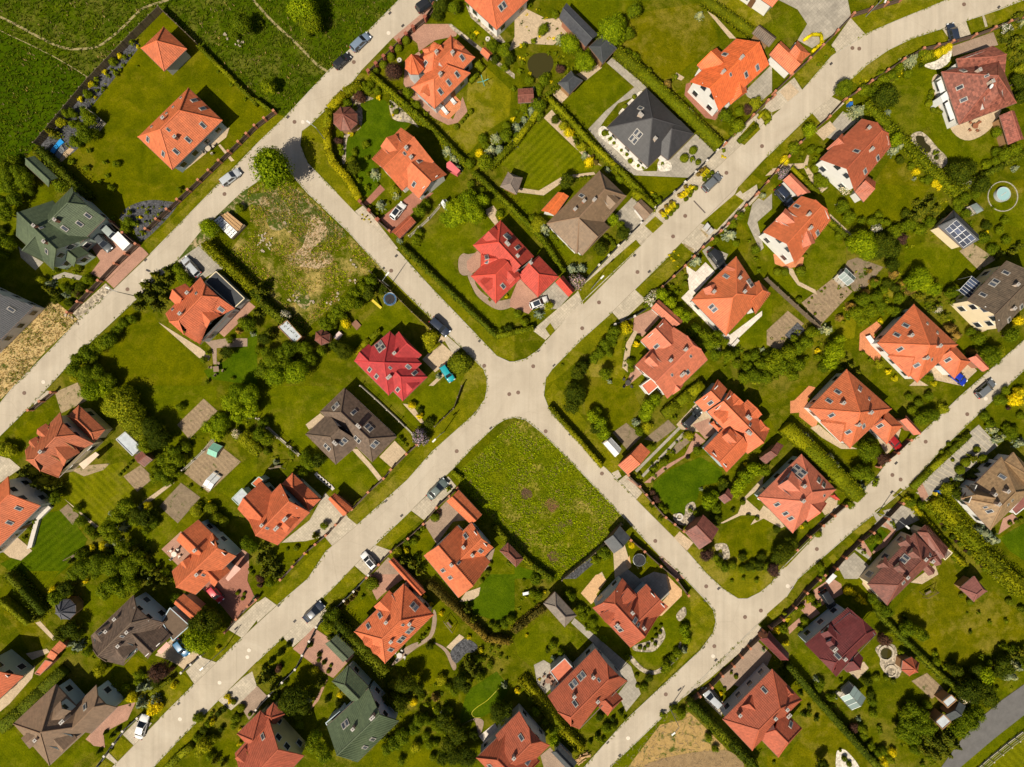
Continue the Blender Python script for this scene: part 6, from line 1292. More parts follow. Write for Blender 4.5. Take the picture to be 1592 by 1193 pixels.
for q in SPEC:
    if q not in low or low.index(q) < 285: plant(*q)
for q in low[285:]: plant(*q, keep=False)
if EXTRA:
    Vs = []; Fs = []; n0 = 0
    for me, M in EXTRA:
        V = np.empty(len(me.vertices)*3, np.float32); me.vertices.foreach_get('co', V); V = V.reshape(-1, 3); A_ = np.array(M)
        F = np.array([p.vertices[:] if len(p.vertices) == 4 else (*p.vertices[:], p.vertices[2]) for p in me.polygons if len(p.vertices) == 4])
        Vs.append(V @ A_[:3, :3].T + A_[:3, 3]); Fs.append(F + n0); n0 += len(V)
    tag(link('shrubbery', np_mesh('shrubbery', np.concatenate(Vs), np.concatenate(Fs), L['g'])), kind='stuff')
# ---------------------------------------------------------------- hedges
HEDGES = []
def hedge(f, path, w, h, mat='h', style='cone', sp=.55, label=None, name='hedge'):
    s = frame(f)[2]; ps = [P(f, *map(float, t.split(',')), h*.5) for t in path.split()]; ps = [Vector((p.x, p.y, 0)) for p in ps]; wm = w/s/8.5
    org = ps[0]; C = []; N = []; Z = []; cores = MB(org); rows = max(1, round(wm/1.1)); rad = wm/rows*.62
    for i in range(len(ps)-1):
        a, b = ps[i], ps[i+1]; Ls = (b-a).length; d = (b-a).normalized(); q = Vector((-d.y, d.x, 0))
        cw = wm*.5*(.62 if style == 'cone' else .86); ch = h*(.55 if style == 'cone' else .93)
        cores.box((a+b)/2 + Vector((0, 0, ch/2)), d, q, (0, 0, 1), Ls/2, cw, ch/2)
        n = max(2, int(Ls/sp))
        if style == 'cone':
            for k in range(n):
                for r in range(rows):
                    c = a + d*((k+.5+random.uniform(-.15, .15))*Ls/n) + q*((r-(rows-1)/2)*wm/rows + random.uniform(-.08, .08)) - org
                    hh = h*random.uniform(.86, 1.1); nl = int(70 + 45*rad)
                    c_, n_, s_ = cone_pts(rng, nl, hh, .15, .7)
                    c_ = c_*np.array([rad*1.08, rad*1.08, 1]) + np.array([c.x, c.y, 0]); C.append(c_); N.append(n_); Z.append(s_)
        else:
            m = int(Ls*(wm*.9+h*2)*26); u = rng.uniform(-.5, .5, m)*Ls; per = wm + 2*h; t = rng.uniform(0, per, m)
            y = np.where(t < h, -wm/2, np.where(t < h+wm, t-h-wm/2, wm/2)); z = np.where(t < h, t, np.where(t < h+wm, h, per-t))
            M_ = np.array(((a+b)/2-org)[:]); D_ = np.array(d[:]); Q_ = np.array(q[:]); j = rng.normal(size=(m, 3))*.07
            C.append(M_ + u[:, None]*D_ + y[:, None]*Q_ + z[:, None]*np.array([0, 0, 1.]) + j)
            nz = np.where((t >= h) & (t < h+wm), 1., .2); ny = np.where(t < h, -1., np.where(t >= h+wm, 1., 0.))
            N.append(ny[:, None]*Q_ + nz[:, None]*np.array([0, 0, 1.]) + rng.normal(size=(m, 3))*.45); Z.append(.11*rng.uniform(.6, 1.4, m))
    V, F = quads(np.concatenate(C), np.concatenate(N), np.concatenate(Z), rng.uniform(0, 6.28, sum(map(len, Z))))
    cv = np.array([tuple(v) for v in cores.v]); cf = np.array(cores.f)
    me = np_mesh(name, np.concatenate([V, cv]), np.concatenate([F, cf+len(V)]), L[mat])
    o = link(name, me, None, org); tag(o, label, 'hedge'); return o
HD = [
('B0', '700,455 900,630 1100,810 1290,1010', 38, 2.6, 'h', 'cone', 'tall thuja hedge between the turret house and the curved-hedge garden'),
('B0', '1340,1060 1480,1193 1591,1300 1770,1480 1900,1683', 34, 2.4, 'h', 'cone', 'long thuja hedge between scarlet house and brown-roofed house'),
('B0', '640,520 540,580 450,680 430,800 440,930 470,1010 560,1110 630,1230', 48, 1.7, 'hy', 'box', 'loose lime-green hedge curving round the street corner garden'),
('C0', '205,600 340,730 460,870 620,1020 780,1180 870,1290', 36, 2.5, 'h', 'cone', 'thuja hedge along the striped lawn beside the black hipped house'),
('C0', '625,320 780,450 930,590 1100,750 1265,910', 50, 2.4, 'h', 'box', 'thick bright hedge between black hipped house and bright orange house'),
('C0', '195,590 290,500 385,405', 34, 2.3, 'h', 'cone', 'short thuja hedge behind the two dark grey pavilions'),
('C0', '1165,0 1320,100 1480,215', 44, 1.8, 'hy', 'box', 'low wide mown-looking hedge near the dark brown narrow garage'),
('C0', '-150,1040 0,890 100,760 190,620', 34, 1.9, 'h', 'box', 'green hedge on the upper left side of the striped lawn'),
('C1', '730,0 800,50 860,95', 34, 2.0, 'h', 'box', 'short hedge piece beside the brown-roofed garage'),
('B1', '895,325 1090,510 1290,700 1480,885', 34, 1.9, 'hd', 'cone', 'long dark hedge along the street in front of scarlet house'),
('B1', '1480,890 1591,865 1710,835', 30, 1.5, 'h', 'box', 'low clipped hedge at the crossroads corner of the scarlet house'),
('D0', '620,630 760,770 900,910 1050,1060 1190,1193', 60, 2.3, 'h', 'cone', 'broad mid-green thuja hedge left of the mottled red house'),
('D0', '1600,940 1480,1010 1330,1090 1190,1180', 44, 2.2, 'hd', 'cone', 'dark thuja hedge right of the kidney pond'),
('D2', '110,255 240,370 380,500 480,600 570,690', 88, 2.4, 'h', 'box', 'very wide clipped hedge between the two hipped houses at right'),
('D2', '1050,710 1180,850 1320,1000 1460,1150 1591,1270', 110, 3.2, 'h', 'cone', 'wide double row of tall thujas beside the stony path'),
('D2', '870,690 960,800 1060,920 1160,1040 1230,1110', 34, 1.8, 'hy', 'cone', 'mixed thuja row along the duplex garden'),
('D2', '900,630 1010,520 1130,410 1250,300', 34, 1.2, 'h', 'box', 'low clipped hedge along the striped paved driveway'),
('D3', '690,230 800,350 950,500 1100,640 1210,740', 40, 2.2, 'hd', 'cone', 'dark conifer hedge between maroon house and the dry lawn'),
('D3', '130,560 280,740 450,930 620,1120 700,1200', 38, 2.0, 'hd', 'box', 'long narrow hedge right of the ribbed orange house lawn'),
('C3', '1090,800 1200,910 1330,1040 1440,1150 1500,1210', 62, 4.0, 'hd', 'cone', 'dark row of tall thujas beside the ploughed plot'),
('C3', '50,650 170,800 290,960 420,1090', 72, 2.0, 'hy', 'cone', 'wide yellowish hedge left of the brick-red house'),
('B2', '1470,870 1540,950 1591,1010 1700,1110 1830,1200', 44, 2.2, 'hd', 'cone', 'dark thuja row on the lower left side of the weedy lot'),
('A3', '40,0 130,90 260,240', 54, 3.6, 'hd', 'cone', 'tall dark thuja row beside the striped lawn at lower left'),
('A3', '10,150 100,220 190,300', 30, 2.0, 'h', 'box', 'green hedge strip below the tall dark thuja row'),
('A3', '10,950 140,840 270,710 400,590', 74, 1.5, 'hd', 'box', 'broad wild hedge above the bottom-left brown house'),
('A1', '1260,310 1360,410 1470,510 1560,600', 74, 3.4, 'hy', 'cone', 'tall lime-green thuja hedge right of the annex house'),
('A1', '1560,600 1640,700 1760,800 1860,880', 60, 3.2, 'hd', 'cone', 'dark conifer hedge below the unbuilt rough plot'),
('B3', '420,240 560,380 700,510 800,610', 80, 3.6, 'hd', 'cone', 'tall dark thuja row between the green house and small-dormer house'),
('B3', '1060,60 1180,170 1320,300 1420,400 1560,420', 52, 2.6, 'hr', 'cone', 'rusty brown thuja row behind the small-dormer house'),
('C3', '0,350 90,280 190,200', 50, 2.2, 'hr', 'cone', 'rusty hedge beside the grey-brown pavilion'),
('C2', '920,180 1010,110 1080,50 1160,-10', 62, 1.8, 'h', 'box', 'bright hedge between the five-bay house and its upper neighbour'),
('C2', '215,130 310,240 420,360 540,500', 26, 1.6, 'hy', 'box', 'narrow lime hedge along the road below the crossroads'),
('A0', '1230,290 1330,390 1460,520 1591,650', 22, 1.3, 'h', 'box', 'thin green hedge along the right side of the open lawn'),
('B0', '-10,620 100,700', 20, 1.3, 'h', 'box', 'short hedge end at the lower corner of the open lawn'),
('A0', '235,920 340,1030 450,1140 540,1220', 60, 3.6, 'hd', 'cone', 'dark conifer row between the open lawn and green-roofed house'),
('B0', '1350,385 1395,435', 34, 1.1, 'h', 'box', 'clipped hedge block upper of two right of the turret house'),
('B0', '1315,505 1365,455', 34, 1.1, 'h', 'box', 'clipped hedge block lower of two right of the turret house'),
('C0', '1510,730 1545,690 1580,740 1550,765', 20, .9, 'h', 'box', 'clipped green hedge square on the street verge'),
('C0', '1385,880 1500,770', 30, .6, 'h', 'box', 'low green planted strip beside the brick street wall'),
('D0', '230,250 280,215 335,215 340,260 310,300 280,320', 14, .7, 'y', 'box', 'golden yellow hedge ring beside the L-shaped garage'),
('D0', '150,1040 220,1110 320,1200', 20, 1.3, 'h', 'box', 'narrow box hedge beside the pink corrugated carport'),
('B1', '605,990 650,950 690,905', 30, 1.0, 'hy', 'box', 'lower clipped hedge piece left of the crimson house'),
('B1', '700,900 760,850', 26, 1.0, 'h', 'box', 'upper clipped hedge piece left of the crimson house'),
('B1', '1060,985 1130,930', 20, .8, 'hy', 'box', 'small clipped hedge at the crimson house driveway'),
('B2', '1205,530 1270,580', 28, .9, 'h', 'box', 'short clipped hedge at the corner of the weedy lot'),
('A3', '1040,1193 1110,1120 1190,1060', 44, 1.1, 'h', 'box', 'flat clipped hedge beside the street at the bottom'),
('A3', '930,740 1000,690 1070,640', 24, 1.2, 'hy', 'box', 'narrow hedge along the street below plum-leaved tree'),
('D3', '100,240 130,250 230,190', 16, 1.0, 'h', 'box', 'short green hedge before the maroon house'),
('D1', '330,130 420,210 530,310 560,340', 22, 1.4, 'h', 'box', 'thin hedge beside the corrugated-dormer house path')]
for f, pth, w, h, m, st, lb in HD: hedge(f, pth, w, h, m, st, label=lb)
# ---------------------------------------------------------------- stuff nobody could count: grass tufts, weeds, ground cover
def scatter_pts(poly, n):
    P2 = np.array([(p[0], p[1]) for p in poly]); lo, hi = P2.min(0), P2.max(0)
    lo = np.maximum(lo, [-108, -84]); hi = np.minimum(hi, [108, 84])
    X = rng.uniform(lo[0], hi[0], n); Y = rng.uniform(lo[1], hi[1], n); k = inside_np(X, Y, poly); return X[k], Y[k]
def tufts(name, poly, n, size, mat, blades=4, label=None, hgt=1.0, patch=.0):
    X, Y = scatter_pts(poly, n)
    if patch:
        v = np.sin(X*.9+1.3*np.sin(Y*.6))+np.sin(Y*1.1+1.7*np.sin(X*.45))+rng.normal(size=len(X))*.7; k = v > patch; X, Y = X[k], Y[k]
    m = len(X); C = np.repeat(np.stack([X, Y, np.zeros(m)], 1), blades, 0); a = rng.uniform(0, 6.28, m*blades); s = size*rng.uniform(.5, 1.5, m*blades)
    d = np.stack([np.cos(a), np.sin(a), np.zeros_like(a)], 1); q = np.stack([-np.sin(a), np.cos(a), np.zeros_like(a)], 1)
    tip = C + d*(s*.8)[:, None]; tip[:, 2] = s*hgt
    V = np.stack([C-q*(s*.2)[:, None], C+q*(s*.2)[:, None], tip], 1).reshape(-1, 3); F = np.arange(len(V)).reshape(-1, 3)
    return tag(link(name, np_mesh(name, V, F, mat)), label, kind='stuff')
M_TUFT = m_leaf('tuft_green', (.075, .115, .009), .5); M_TUFT2 = m_leaf('tuft_light', (.27, .35, .012), .5); M_TUFT3 = m_leaf('tuft_fresh', (.14, .18, .008), .45); M_STRAW = m_leaf('tuft_straw', (.36, .27, .12), .4)
tufts('grass', MEADOW, 60000, .34, M_TUFT)
tufts('grass', MEADOW, 16000, .3, M_STRAW, 3, patch=1.0)
tufts('weeds', LOTP, 26000, .30, M_TUFT2, 5, hgt=.85, patch=.1)
tufts('grass', LOTP, 9000, .24, M_TUFT3, 4, hgt=.7)
tufts('grass', LOTP, 7000, .28, M_STRAW, 4, patch=.9)
tufts('grass', DIRTLOT, 12000, .24, M_TUFT3, 4, hgt=.7, patch=.3)
tufts('weeds', DIRTLOT, 9000, .28, M_TUFT2, 4, hgt=.7, patch=.9)
tufts('grass', DIRTLOT, 9000, .22, M_STRAW, 3, patch=.2)
_sp = [(p.x, p.y) for p in pts('B1', '40,0 200,-40 340,60 540,240 470,340 480,480 300,500 160,420 210,260 120,170 0,110')]
tufts('grass', _sp, 2600, .2, M_STRAW, 4); tufts('weeds', _sp, 1500, .22, M_TUFT3, 4)
_pl = [(p.x, p.y) for p in pts('A1', '330,660 490,790 300,960 90,1193 -120,1400 -200,1190 0,930 140,850')]
tufts('grass', _pl, 6000, .24, M_TUFT3, 4, patch=.9); tufts('grass', _pl, 5000, .24, M_STRAW, 3)
def cover(f, s, dens, size, kinds='gokdyp', z=.25):
    poly = [(p.x, p.y) for p in pts(f, s)]; A = abs(sum(poly[i-1][0]*poly[i][1]-poly[i][0]*poly[i-1][1] for i in range(len(poly))))/2
    P2 = np.array(poly); lo, hi = P2.min(0), P2.max(0); box = (hi-lo).prod()
    X, Y = scatter_pts(poly, int(dens*box)); by = {}
    for x, y in zip(X, Y): by.setdefault(random.choice(kinds), []).append((x, y))
    for k, q in by.items():
        q = np.array(q); m = 9; C = np.repeat(np.concatenate([q, np.zeros((len(q), 1))], 1), m, 0); D = rng.normal(size=(len(C), 3)); D[:, 2] = np.abs(D[:, 2]); D /= np.linalg.norm(D, axis=1, keepdims=True)
        sz = np.repeat(size*rng.uniform(.5, 1.4, len(q)), m); C = C + D*sz[:, None]*.8; V, F = quads(C, D + rng.normal(size=D.shape)*.5, sz*.55, rng.uniform(0, 6.28, len(C)), .7)
        tag(link('undergrowth', np_mesh('undergrowth', V, F, L[k])), kind='stuff')
for f, s in (('A0', '860,290 570,660 640,770 450,930 260,890 400,730'), ('A1', '740,160 790,90 900,50 1010,50 1090,90 900,290 840,270'), ('B0', '570,640 610,590 720,610 640,650 560,850 530,1000 600,1193 640,1193 560,1000'), ('B0', '820,620 830,720 870,750 940,760 1000,790 900,680')): cover(f, s, .9, .22, 'gkody')
for f, s in (('C0', '20,60 270,60 330,200 400,280 340,280 260,270 60,270 20,200'), ('C0', '270,300 440,380 300,470 200,520 250,440'), ('C0', '0,280 60,330 60,480 20,470'), ('C1', '640,900 700,860 720,1100 660,1080'), ('C1', '1090,440 1060,620 960,620 900,600'), ('D0', '230,880 330,920 380,1150 260,1130 200,960'), ('D0', '520,500 840,380 960,330 700,640 600,600'), ('D0', '780,870 1100,1180 1000,1180 800,1000')): cover(f, s, .7, .28, 'gkdoy')
for f, s in (('D1', '480,300 850,150 1100,40 1250,20 1330,300 1050,250 900,330 600,420'), ('D1', '430,500 800,420 1080,600 1200,860 1100,780 900,660 700,820 480,820'), ('D1', '0,900 300,820 620,1120 460,1193 300,1000 0,1120'), ('A2', '880,280 1120,380 1400,150 1591,0 1591,400 1330,330 1100,560 960,640'), ('A2', '600,880 760,700 990,740 900,880 1000,1193 420,1193'), ('B1', '0,950 420,960 360,1080 200,1193 0,1193'), ('B2', '0,240 400,440 300,560 0,470'), ('C1', '1100,840 1300,900 1591,1000 1591,1193 1400,1160')): cover(f, s, .55, .34, 'ggkd')
for f, s in (('B3', '780,560 1000,640 1100,640 1250,640 1591,300 1591,500 1350,640 1200,850 960,960 800,1100'), ('A3', '400,330 560,400 700,600 880,640 1000,800 860,880 700,700'), ('D3', '800,900 1000,820 1300,560 1591,440 1591,640 1400,800 1200,1060 1000,1193 820,1060'), ('D3', '20,480 150,540 480,860 640,1100 560,1060 300,780 100,640'), ('C2', '700,540 1050,290 1120,330 800,600'), ('D2', '440,380 620,480 620,660 540,640'), ('C3', '0,0 200,0 160,160 0,240'), ('A1', '200,500 480,520 640,560 480,700 340,680')): cover(f, s, .6, .3, 'gdkg')

M_BRWN = m_leaf('dead_stems', (.20, .125, .075), .35, 0, .1)
for x, y, R in ((72, 670, .95), (230, 735, 1.15), (238, 1052, .95), (290, 860, .5), (340, 845, .4)):
    p = P('C2', x, y); tufts('weeds', [(p.x+R*random.uniform(.7, 1.2)*math.cos(a*.5), p.y+R*random.uniform(.7, 1.2)*math.sin(a*.5)) for a in range(13)], int(150*R*R*4), .26, M_BRWN, 5, hgt=.6)
C = []
for k in KERBS:
    q = pts('src', k)
    for a, b in zip(q, q[1:]):
        d = (b-a); Lk = d.length
        if Lk < .5: continue
        d.normalize(); nn = Vector((-d.y, d.x, 0))
        for _ in range(int(Lk*6)):
            t = random.uniform(0, Lk)
            if math.sin((a+d*t).x*.7) + math.sin((a+d*t).y*.9+1) + random.gauss(0, .6) < -.2: continue
            c = a + d*t + nn*random.gauss(0, .1); C.append((c.x, c.y))
C = np.array(C); m = len(C)*4; K = np.repeat(np.concatenate([C, np.full((len(C), 1), .05)], 1), 4, 0); a = rng.uniform(0, 6.28, m); z = .2*rng.uniform(.5, 1.5, m)
d = np.stack([np.cos(a), np.sin(a), np.zeros(m)], 1); q = np.stack([-np.sin(a), np.cos(a), np.zeros(m)], 1); tip = K + d*z[:, None]; tip[:, 2] += z*.7
tag(link('grass', np_mesh('grass', np.stack([K-q*(z*.22)[:, None], K+q*(z*.22)[:, None], tip], 1).reshape(-1, 3), np.arange(m*3).reshape(-1, 3), M_TUFT3)), kind='stuff')
# ---------------------------------------------------------------- cars
M_TYRE = m_plain('tyre_rubber', (.02, .02, .02), .9, .1); M_RIM = m_plain('wheel_rim', (.45, .45, .46), .35, .5, .8); M_CGL = m_glass('car_glass', (.018, .022, .028), .05)
M_HL = m_glass('headlight_lens', (.6, .62, .62), .1); M_TL = m_glass('taillight_lens', (.35, .02, .015), .15); M_BLK = m_plain('black_plastic', (.025, .025, .027), .6, .3)
CARS = {}
def car_meshes(kind):
    if kind in CARS: return CARS[kind]
    import bmesh
    Lc, Wd, H = {'hatch': (4.1, 1.76, 1.48), 'sedan': (4.65, 1.8, 1.43), 'wagon': (4.65, 1.8, 1.5), 'suv': (4.55, 1.88, 1.7), 'van': (5.4, 1.95, 1.95)}[kind]
    bl = .56*H
    top = {'hatch': [(-.5, .6), (-.48, .95), (-.2, 1), (.2, .98), (.27, .94), (.42, .8), (.48, .66), (.5, .45)], 'sedan': [(-.5, .6), (-.48, .86), (-.3, .96), (.1, 1), (.2, .98), (.26, .93), (.42, .8), (.48, .66), (.5, .45)]}
    tp = top['sedan'] if kind == 'sedan' else top['hatch']
    cab = {'hatch': (-.475, -.40, .07, .245), 'sedan': (-.36, -.20, .06, .24), 'wagon': (-.48, -.42, .07, .25), 'suv': (-.475, -.42, .09, .24), 'van': (-.485, -.46, .22, .36)}[kind]
    bm = bmesh.new(); ring0 = None
    for x, z in tp:
        w = Wd/2*(.98 if abs(x) < .35 else (.93 if abs(x) < .47 else .80)); zb = .24 if abs(x) < .47 else .36; zt = bl*z
        pr = [(-w*.9, zb), (-w, zb+.16), (-w, zt*.72), (-w*.95, zt*.93), (-w*.72, zt), (0, zt+.025), (w*.72, zt), (w*.95, zt*.93), (w, zt*.72), (w, zb+.16), (w*.9, zb)]
        ring = [bm.verts.new((x*Lc, y, max(q, zb))) for y, q in pr]
        if ring0:
            for i in range(len(ring)): bm.faces.new((ring0[i], ring0[(i+1) % len(ring)], ring[(i+1) % len(ring)], ring[i]))
        else: bm.faces.new(ring[::-1])
        ring0 = ring
    bm.faces.new(ring0)
    a, b, c, d = [q*Lc for q in cab]; wb, wt = Wd*.455, Wd*.36
    lo = [(a, -wb), (a, wb), (d, wb), (d, -wb)]; hi = [(b, -wt), (b, wt), (c, wt), (c, -wt)]; z0, z1 = bl*.95, H-.03
    vl = [bm.verts.new((x, y, z0)) for x, y in lo]; vh = [bm.verts.new((x, y, z1)) for x, y in hi]
    e = []
    for i in range(4): bm.faces.new((vl[i], vl[(i+1) % 4], vh[(i+1) % 4], vh[i]))
    tf = bm.faces.new(vh[::-1])
    bmesh.ops.recalc_face_normals(bm, faces=bm.faces)
    ed = list(tf.edges) + [q for q in bm.edges if (q.verts[0] in vl and q.verts[1] in vh) or (q.verts[1] in vl and q.verts[0] in vh)]
    bmesh.ops.bevel(bm, geom=ed, offset=.07, segments=2, affect='EDGES', profile=.6)
    body = bpy.data.meshes.new('body'); bm.to_mesh(body); bm.free(); body.shade_smooth()
    def pane(q, o=.014):
        q = [Vector(v) for v in q]; m = sum(q, Vector())/4; n = (q[1]-q[0]).cross(q[2]-q[0]).normalized()
        if n.dot(m-Vector((0, 0, .6))) < 0: n = -n
        return [m+(v-m)*.86+n*o for v in q]
    def qm(name, qs, mat):
        mb = MB()
        for q in qs: mb.face(q)
        return mb.mesh(name, mat)
    V = lambda x, y, z: Vector((x, y, z))
    fr = pane([V(d, -wb, z0), V(d, wb, z0), V(c, wt, z1), V(c, -wt, z1)]); re = pane([V(a, wb, z0), V(a, -wb, z0), V(b, -wt, z1), V(b, wt, z1)])
    def side(s):
        m0 = (a+d)/2-.05*Lc; m1 = (b+c)/2-.03*Lc; o = []
        for x0, x1, t0, t1 in ((a+.1, m0-.04, b+.05, m1-.03), (m0+.04, d-.16, m1+.03, c-.06)): o.append(pane([V(x0, s*wb, z0+.02), V(x1, s*wb, z0+.02), V(t1, s*wt, z1-.04), V(t0, s*wt, z1-.04)], .02))
        return o
    ty = MB(); rm = MB(); r = .33
    for rr, w, mbb in ((r, .1, ty), (.21, .108, rm)): mbb.tube((0, -w, 0), (0, w, 0), rr, n=16)
    def bx(n, mat, *a): mb = MB(); mb.box(*a); return mb.mesh(n, mat)
    X = (1, 0, 0); Y = (0, 1, 0); Zz = (0, 0, 1)
    CARS[kind] = dict(L=Lc, W=Wd, H=H, body=body, front=qm('windscreen', [fr], M_CGL), rear=qm('rear_window', [re], M_CGL), sl=qm('side_window', side(1), M_CGL), sr=qm('side_window', side(-1), M_CGL), tyre=ty.mesh('wheel', M_TYRE), rim=rm.mesh('rim', M_RIM),
        hl=bx('headlight', M_HL, (0, 0, 0), X, Y, Zz, .09, .18, .07), tl=bx('taillight', M_TL, (0, 0, 0), X, Y, Zz, .05, .14, .1), mir=bx('mirror', M_BLK, (0, 0, 0), X, Y, Zz, .07, .1, .07),
        roof=(b, c, wt, z1)); return CARS[kind]
def car(f, x, y, dx, dy, col, kind, label, roofglass=False):
    p = P(f, x, y, .7); m = car_meshes(kind); r = empty('parked_car', (p.x, p.y, .052), label, 'car', 'cars parked in streets and driveways', math.atan2(-dy, dx))
    k = dict(hatch=.87, wagon=.9, suv=.91, sedan=.98, van=.9)[kind]; r.scale = (k, k, k)
    pm = m_paint('car_paint_%d_%d_%d' % tuple(int(c*99) for c in col), col)
    o = link('body', m['body'], r)
    if not m['body'].materials: m['body'].materials.append(pm)
    o.material_slots[0].link = 'OBJECT'; o.material_slots[0].material = pm
    link('windscreen', m['front'], r); link('rear_window', m['rear'], r); link('side_window', m['sl'], r); link('side_window', m['sr'], r)
    Lc, Wd, H = m['L'], m['W'], m['H']
    for sx in (-.31, .31):
        for sy in (-1, 1):
            w = link('wheel', m['tyre'], r, (sx*Lc, sy*(Wd/2-.1), .33)); link('rim', m['rim'], w)
    for sy in (-1, 1):
        link('headlight', m['hl'], r, (.475*Lc, sy*Wd*.33, .62*H*.62)); link('taillight', m['tl'], r, (-.487*Lc, sy*Wd*.36, .56*H*.8)); link('mirror', m['mir'], r, (.19*Lc, sy*(Wd*.5+.06), .58*H))
    if roofglass:
        b, c, wt, z1 = m['roof']; mb = MB(); mb.box(((b+c)/2+.15, 0, z1+.01), (1, 0, 0), (0, 1, 0), (0, 0, 1), (c-b)*.36, wt*.78, .012); mb.build('glass_roof', M_CGL, r)
    return r
SIL = (.42, .44, .46); WHT = (.72, .71, .69); BLK = (.018, .019, .021); NAV = (.022, .03, .05); GRY = (.12, .13, .14)
for a in [('A0', 1423, 1097, 1, -.76, SIL, 'wagon', 'silver estate car parked at the road edge below the open lawn'),
 ('B0', 523, 377, 1, -.92, BLK, 'hatch', 'black hatchback parked on grass verge, lower of two by the meadow'),
 ('B0', 637, 260, 1, -.95, (.16, .21, .28), 'wagon', 'blue-grey estate car parked at the meadow edge behind black hatchback'),
 ('B0', 1045, 25, 1, -.7, BLK, 'suv', 'black car cut by the top edge near the turret house'),
 ('B1', 868, 112, .62, -.8, WHT, 'hatch', 'white hatchback with dark glass roof on the red paved driveway', True),
 ('B1', 1128, 827, .75, .66, NAV, 'suv', 'dark blue car parked in the side road beside crimson house'),
 ('B1', 1173, 1115, .55, .83, (.01, .30, .34), 'hatch', 'teal small car beside a big round tree'),
 ('C1', 150, 680, 1, -.42, WHT, 'hatch', 'white car with dark glass roof at the scarlet house garage', True),
 ('C1', 1250, 407, .62, .78, BLK, 'suv', 'black SUV in the sandy driveway above white terrace'),
 ('C0', 1221, 1128, 1, -.93, GRY, 'suv', 'dark grey SUV parked on the street beside yellow flower beds'),
 ('D0', 1152, 200, -.22, -1, NAV, 'hatch', 'dark blue car standing at the gate of mottled red house'),
 ('D1', 108, 20, .66, .75, NAV, 'suv', 'navy car in shade beside the pink corrugated carport'),
 ('D2', 1355, 18, 1, -.85, GRY, 'wagon', 'grey estate car parked on the right-hand road'),
 ('D1', 1185, 1142, .8, .6, (.01, .03, .35), 'hatch', 'bright blue car half hidden under an orange garage roof'),
 ('D2', 788, 348, .7, .72, (.30, .012, .012), 'hatch', 'dark red car half hidden beside the long-terrace pyramid house'),
 ('C2', 1095, 200, 1, -1, BLK, 'suv', 'black car standing alone on a cream stone forecourt'),
 ('B2', 1113, 640, 1, -1, (.10, .13, .12), 'sedan', 'dark green-grey saloon parked in the street beside weedy lot'),
 ('B2', 690, 1082, -.68, -.75, WHT, 'hatch', 'white car with black roof parked crossways on a concrete driveway', True),
 ('B3', 348, 234, 1, -.93, NAV, 'sedan', 'navy saloon parked along the lower-left street'),
 ('A3', 1330, 122, .65, .8, (.50, .015, .03), 'hatch', 'bright red car on pink forecourt at lower left'),
 ('A3', 1120, 457, .6, .82, (.015, .13, .27), 'hatch', 'blue car in tree shade beside the dark brown house'),
 ('A3', 875, 945, .3, -1, WHT, 'sedan', 'white saloon parked on pavement at the bottom left'),
 ('C3', 1222, 768, -.78, -.75, SIL, 'wagon', 'silver estate car beside rust orange house and tall thujas'),
 ('D3', 378, 155, .55, .85, BLK, 'suv', 'black car with red tail light on the maroon house forecourt'),
 ('A1', 1180, 455, -.68, -.74, SIL, 'wagon', 'silver car in the driveway of the annex house'),
 ('A1', 680, 238, .7, .7, (.30, .34, .32), 'van', 'grey-green van hitched before a white trailer'),
 ('A1', 632, 302, .62, .72, (.07, .08, .085), 'wagon', 'dark grey car beside the green-roofed house')]: car(*a)
# trailer behind the van
p = P('A1', 765, 305, .6); r = empty('trailer', (p.x, p.y, .01), 'white covered trailer on the driveway behind the grey-green van', 'trailer', rz=-.8)
mb = MB(); mb.box((0, 0, .95), (1,0,0), (0,1,0), (0,0,1), 1.5, .85, .5); mb.build('box_body', m_plain('white_paint', (.7, .69, .66), .5), r)
mb = MB(); mb.box((0, 0, 1.47), (1,0,0), (0,1,0), (0,0,1), 1.55, .9, .03); mb.build('lid', m_plain('white_lid', (.75, .74, .71), .5), r)
mb = MB(); mb.tube((1.5, 0, .5), (2.3, 0, .45), .05); mb.build('drawbar', M_GUT, r)
for s in (-1, 1): link('wheel', CARS['suv']['tyre'], r, (-.2, s*.9, .33))

# ---------------------------------------------------------------- fences
M_BRK = m_plain('brick_pillar', (.42, .17, .095), .85, .2, var=.2, sc=8); M_BRKR = m_plain('red_brick', (.28, .09, .055), .85, .2, var=.25, sc=8); M_WHP = m_plain('white_pillar', (.56, .51, .45), .8, .2)
M_RAIL = m_plain('fence_rail', (.10, .065, .045), .7, .3); M_BOARD = m_plain('fence_board', (.16, .12, .08), .85, .2, var=.3, sc=3); M_CONC = m_plain('concrete_plinth', (.42, .37, .30), .9, .15)
def pillar_mesh(mat, w, h):
    mb = MB(); mb.zbox(0, 0, 0, h, w, w); mb.zbox(0, 0, h, h+.08, w+.05, w+.05); return mb.mesh('pillar', mat)
PIL = dict(o=pillar_mesh(M_BRK, .17, 1.4), r=pillar_mesh(M_BRKR, .24, 1.5), w=pillar_mesh(M_WHP, .14, 1.3), b=pillar_mesh(M_BOARD, .06, 1.7), m=pillar_mesh(M_CONC, .06, 1.3))
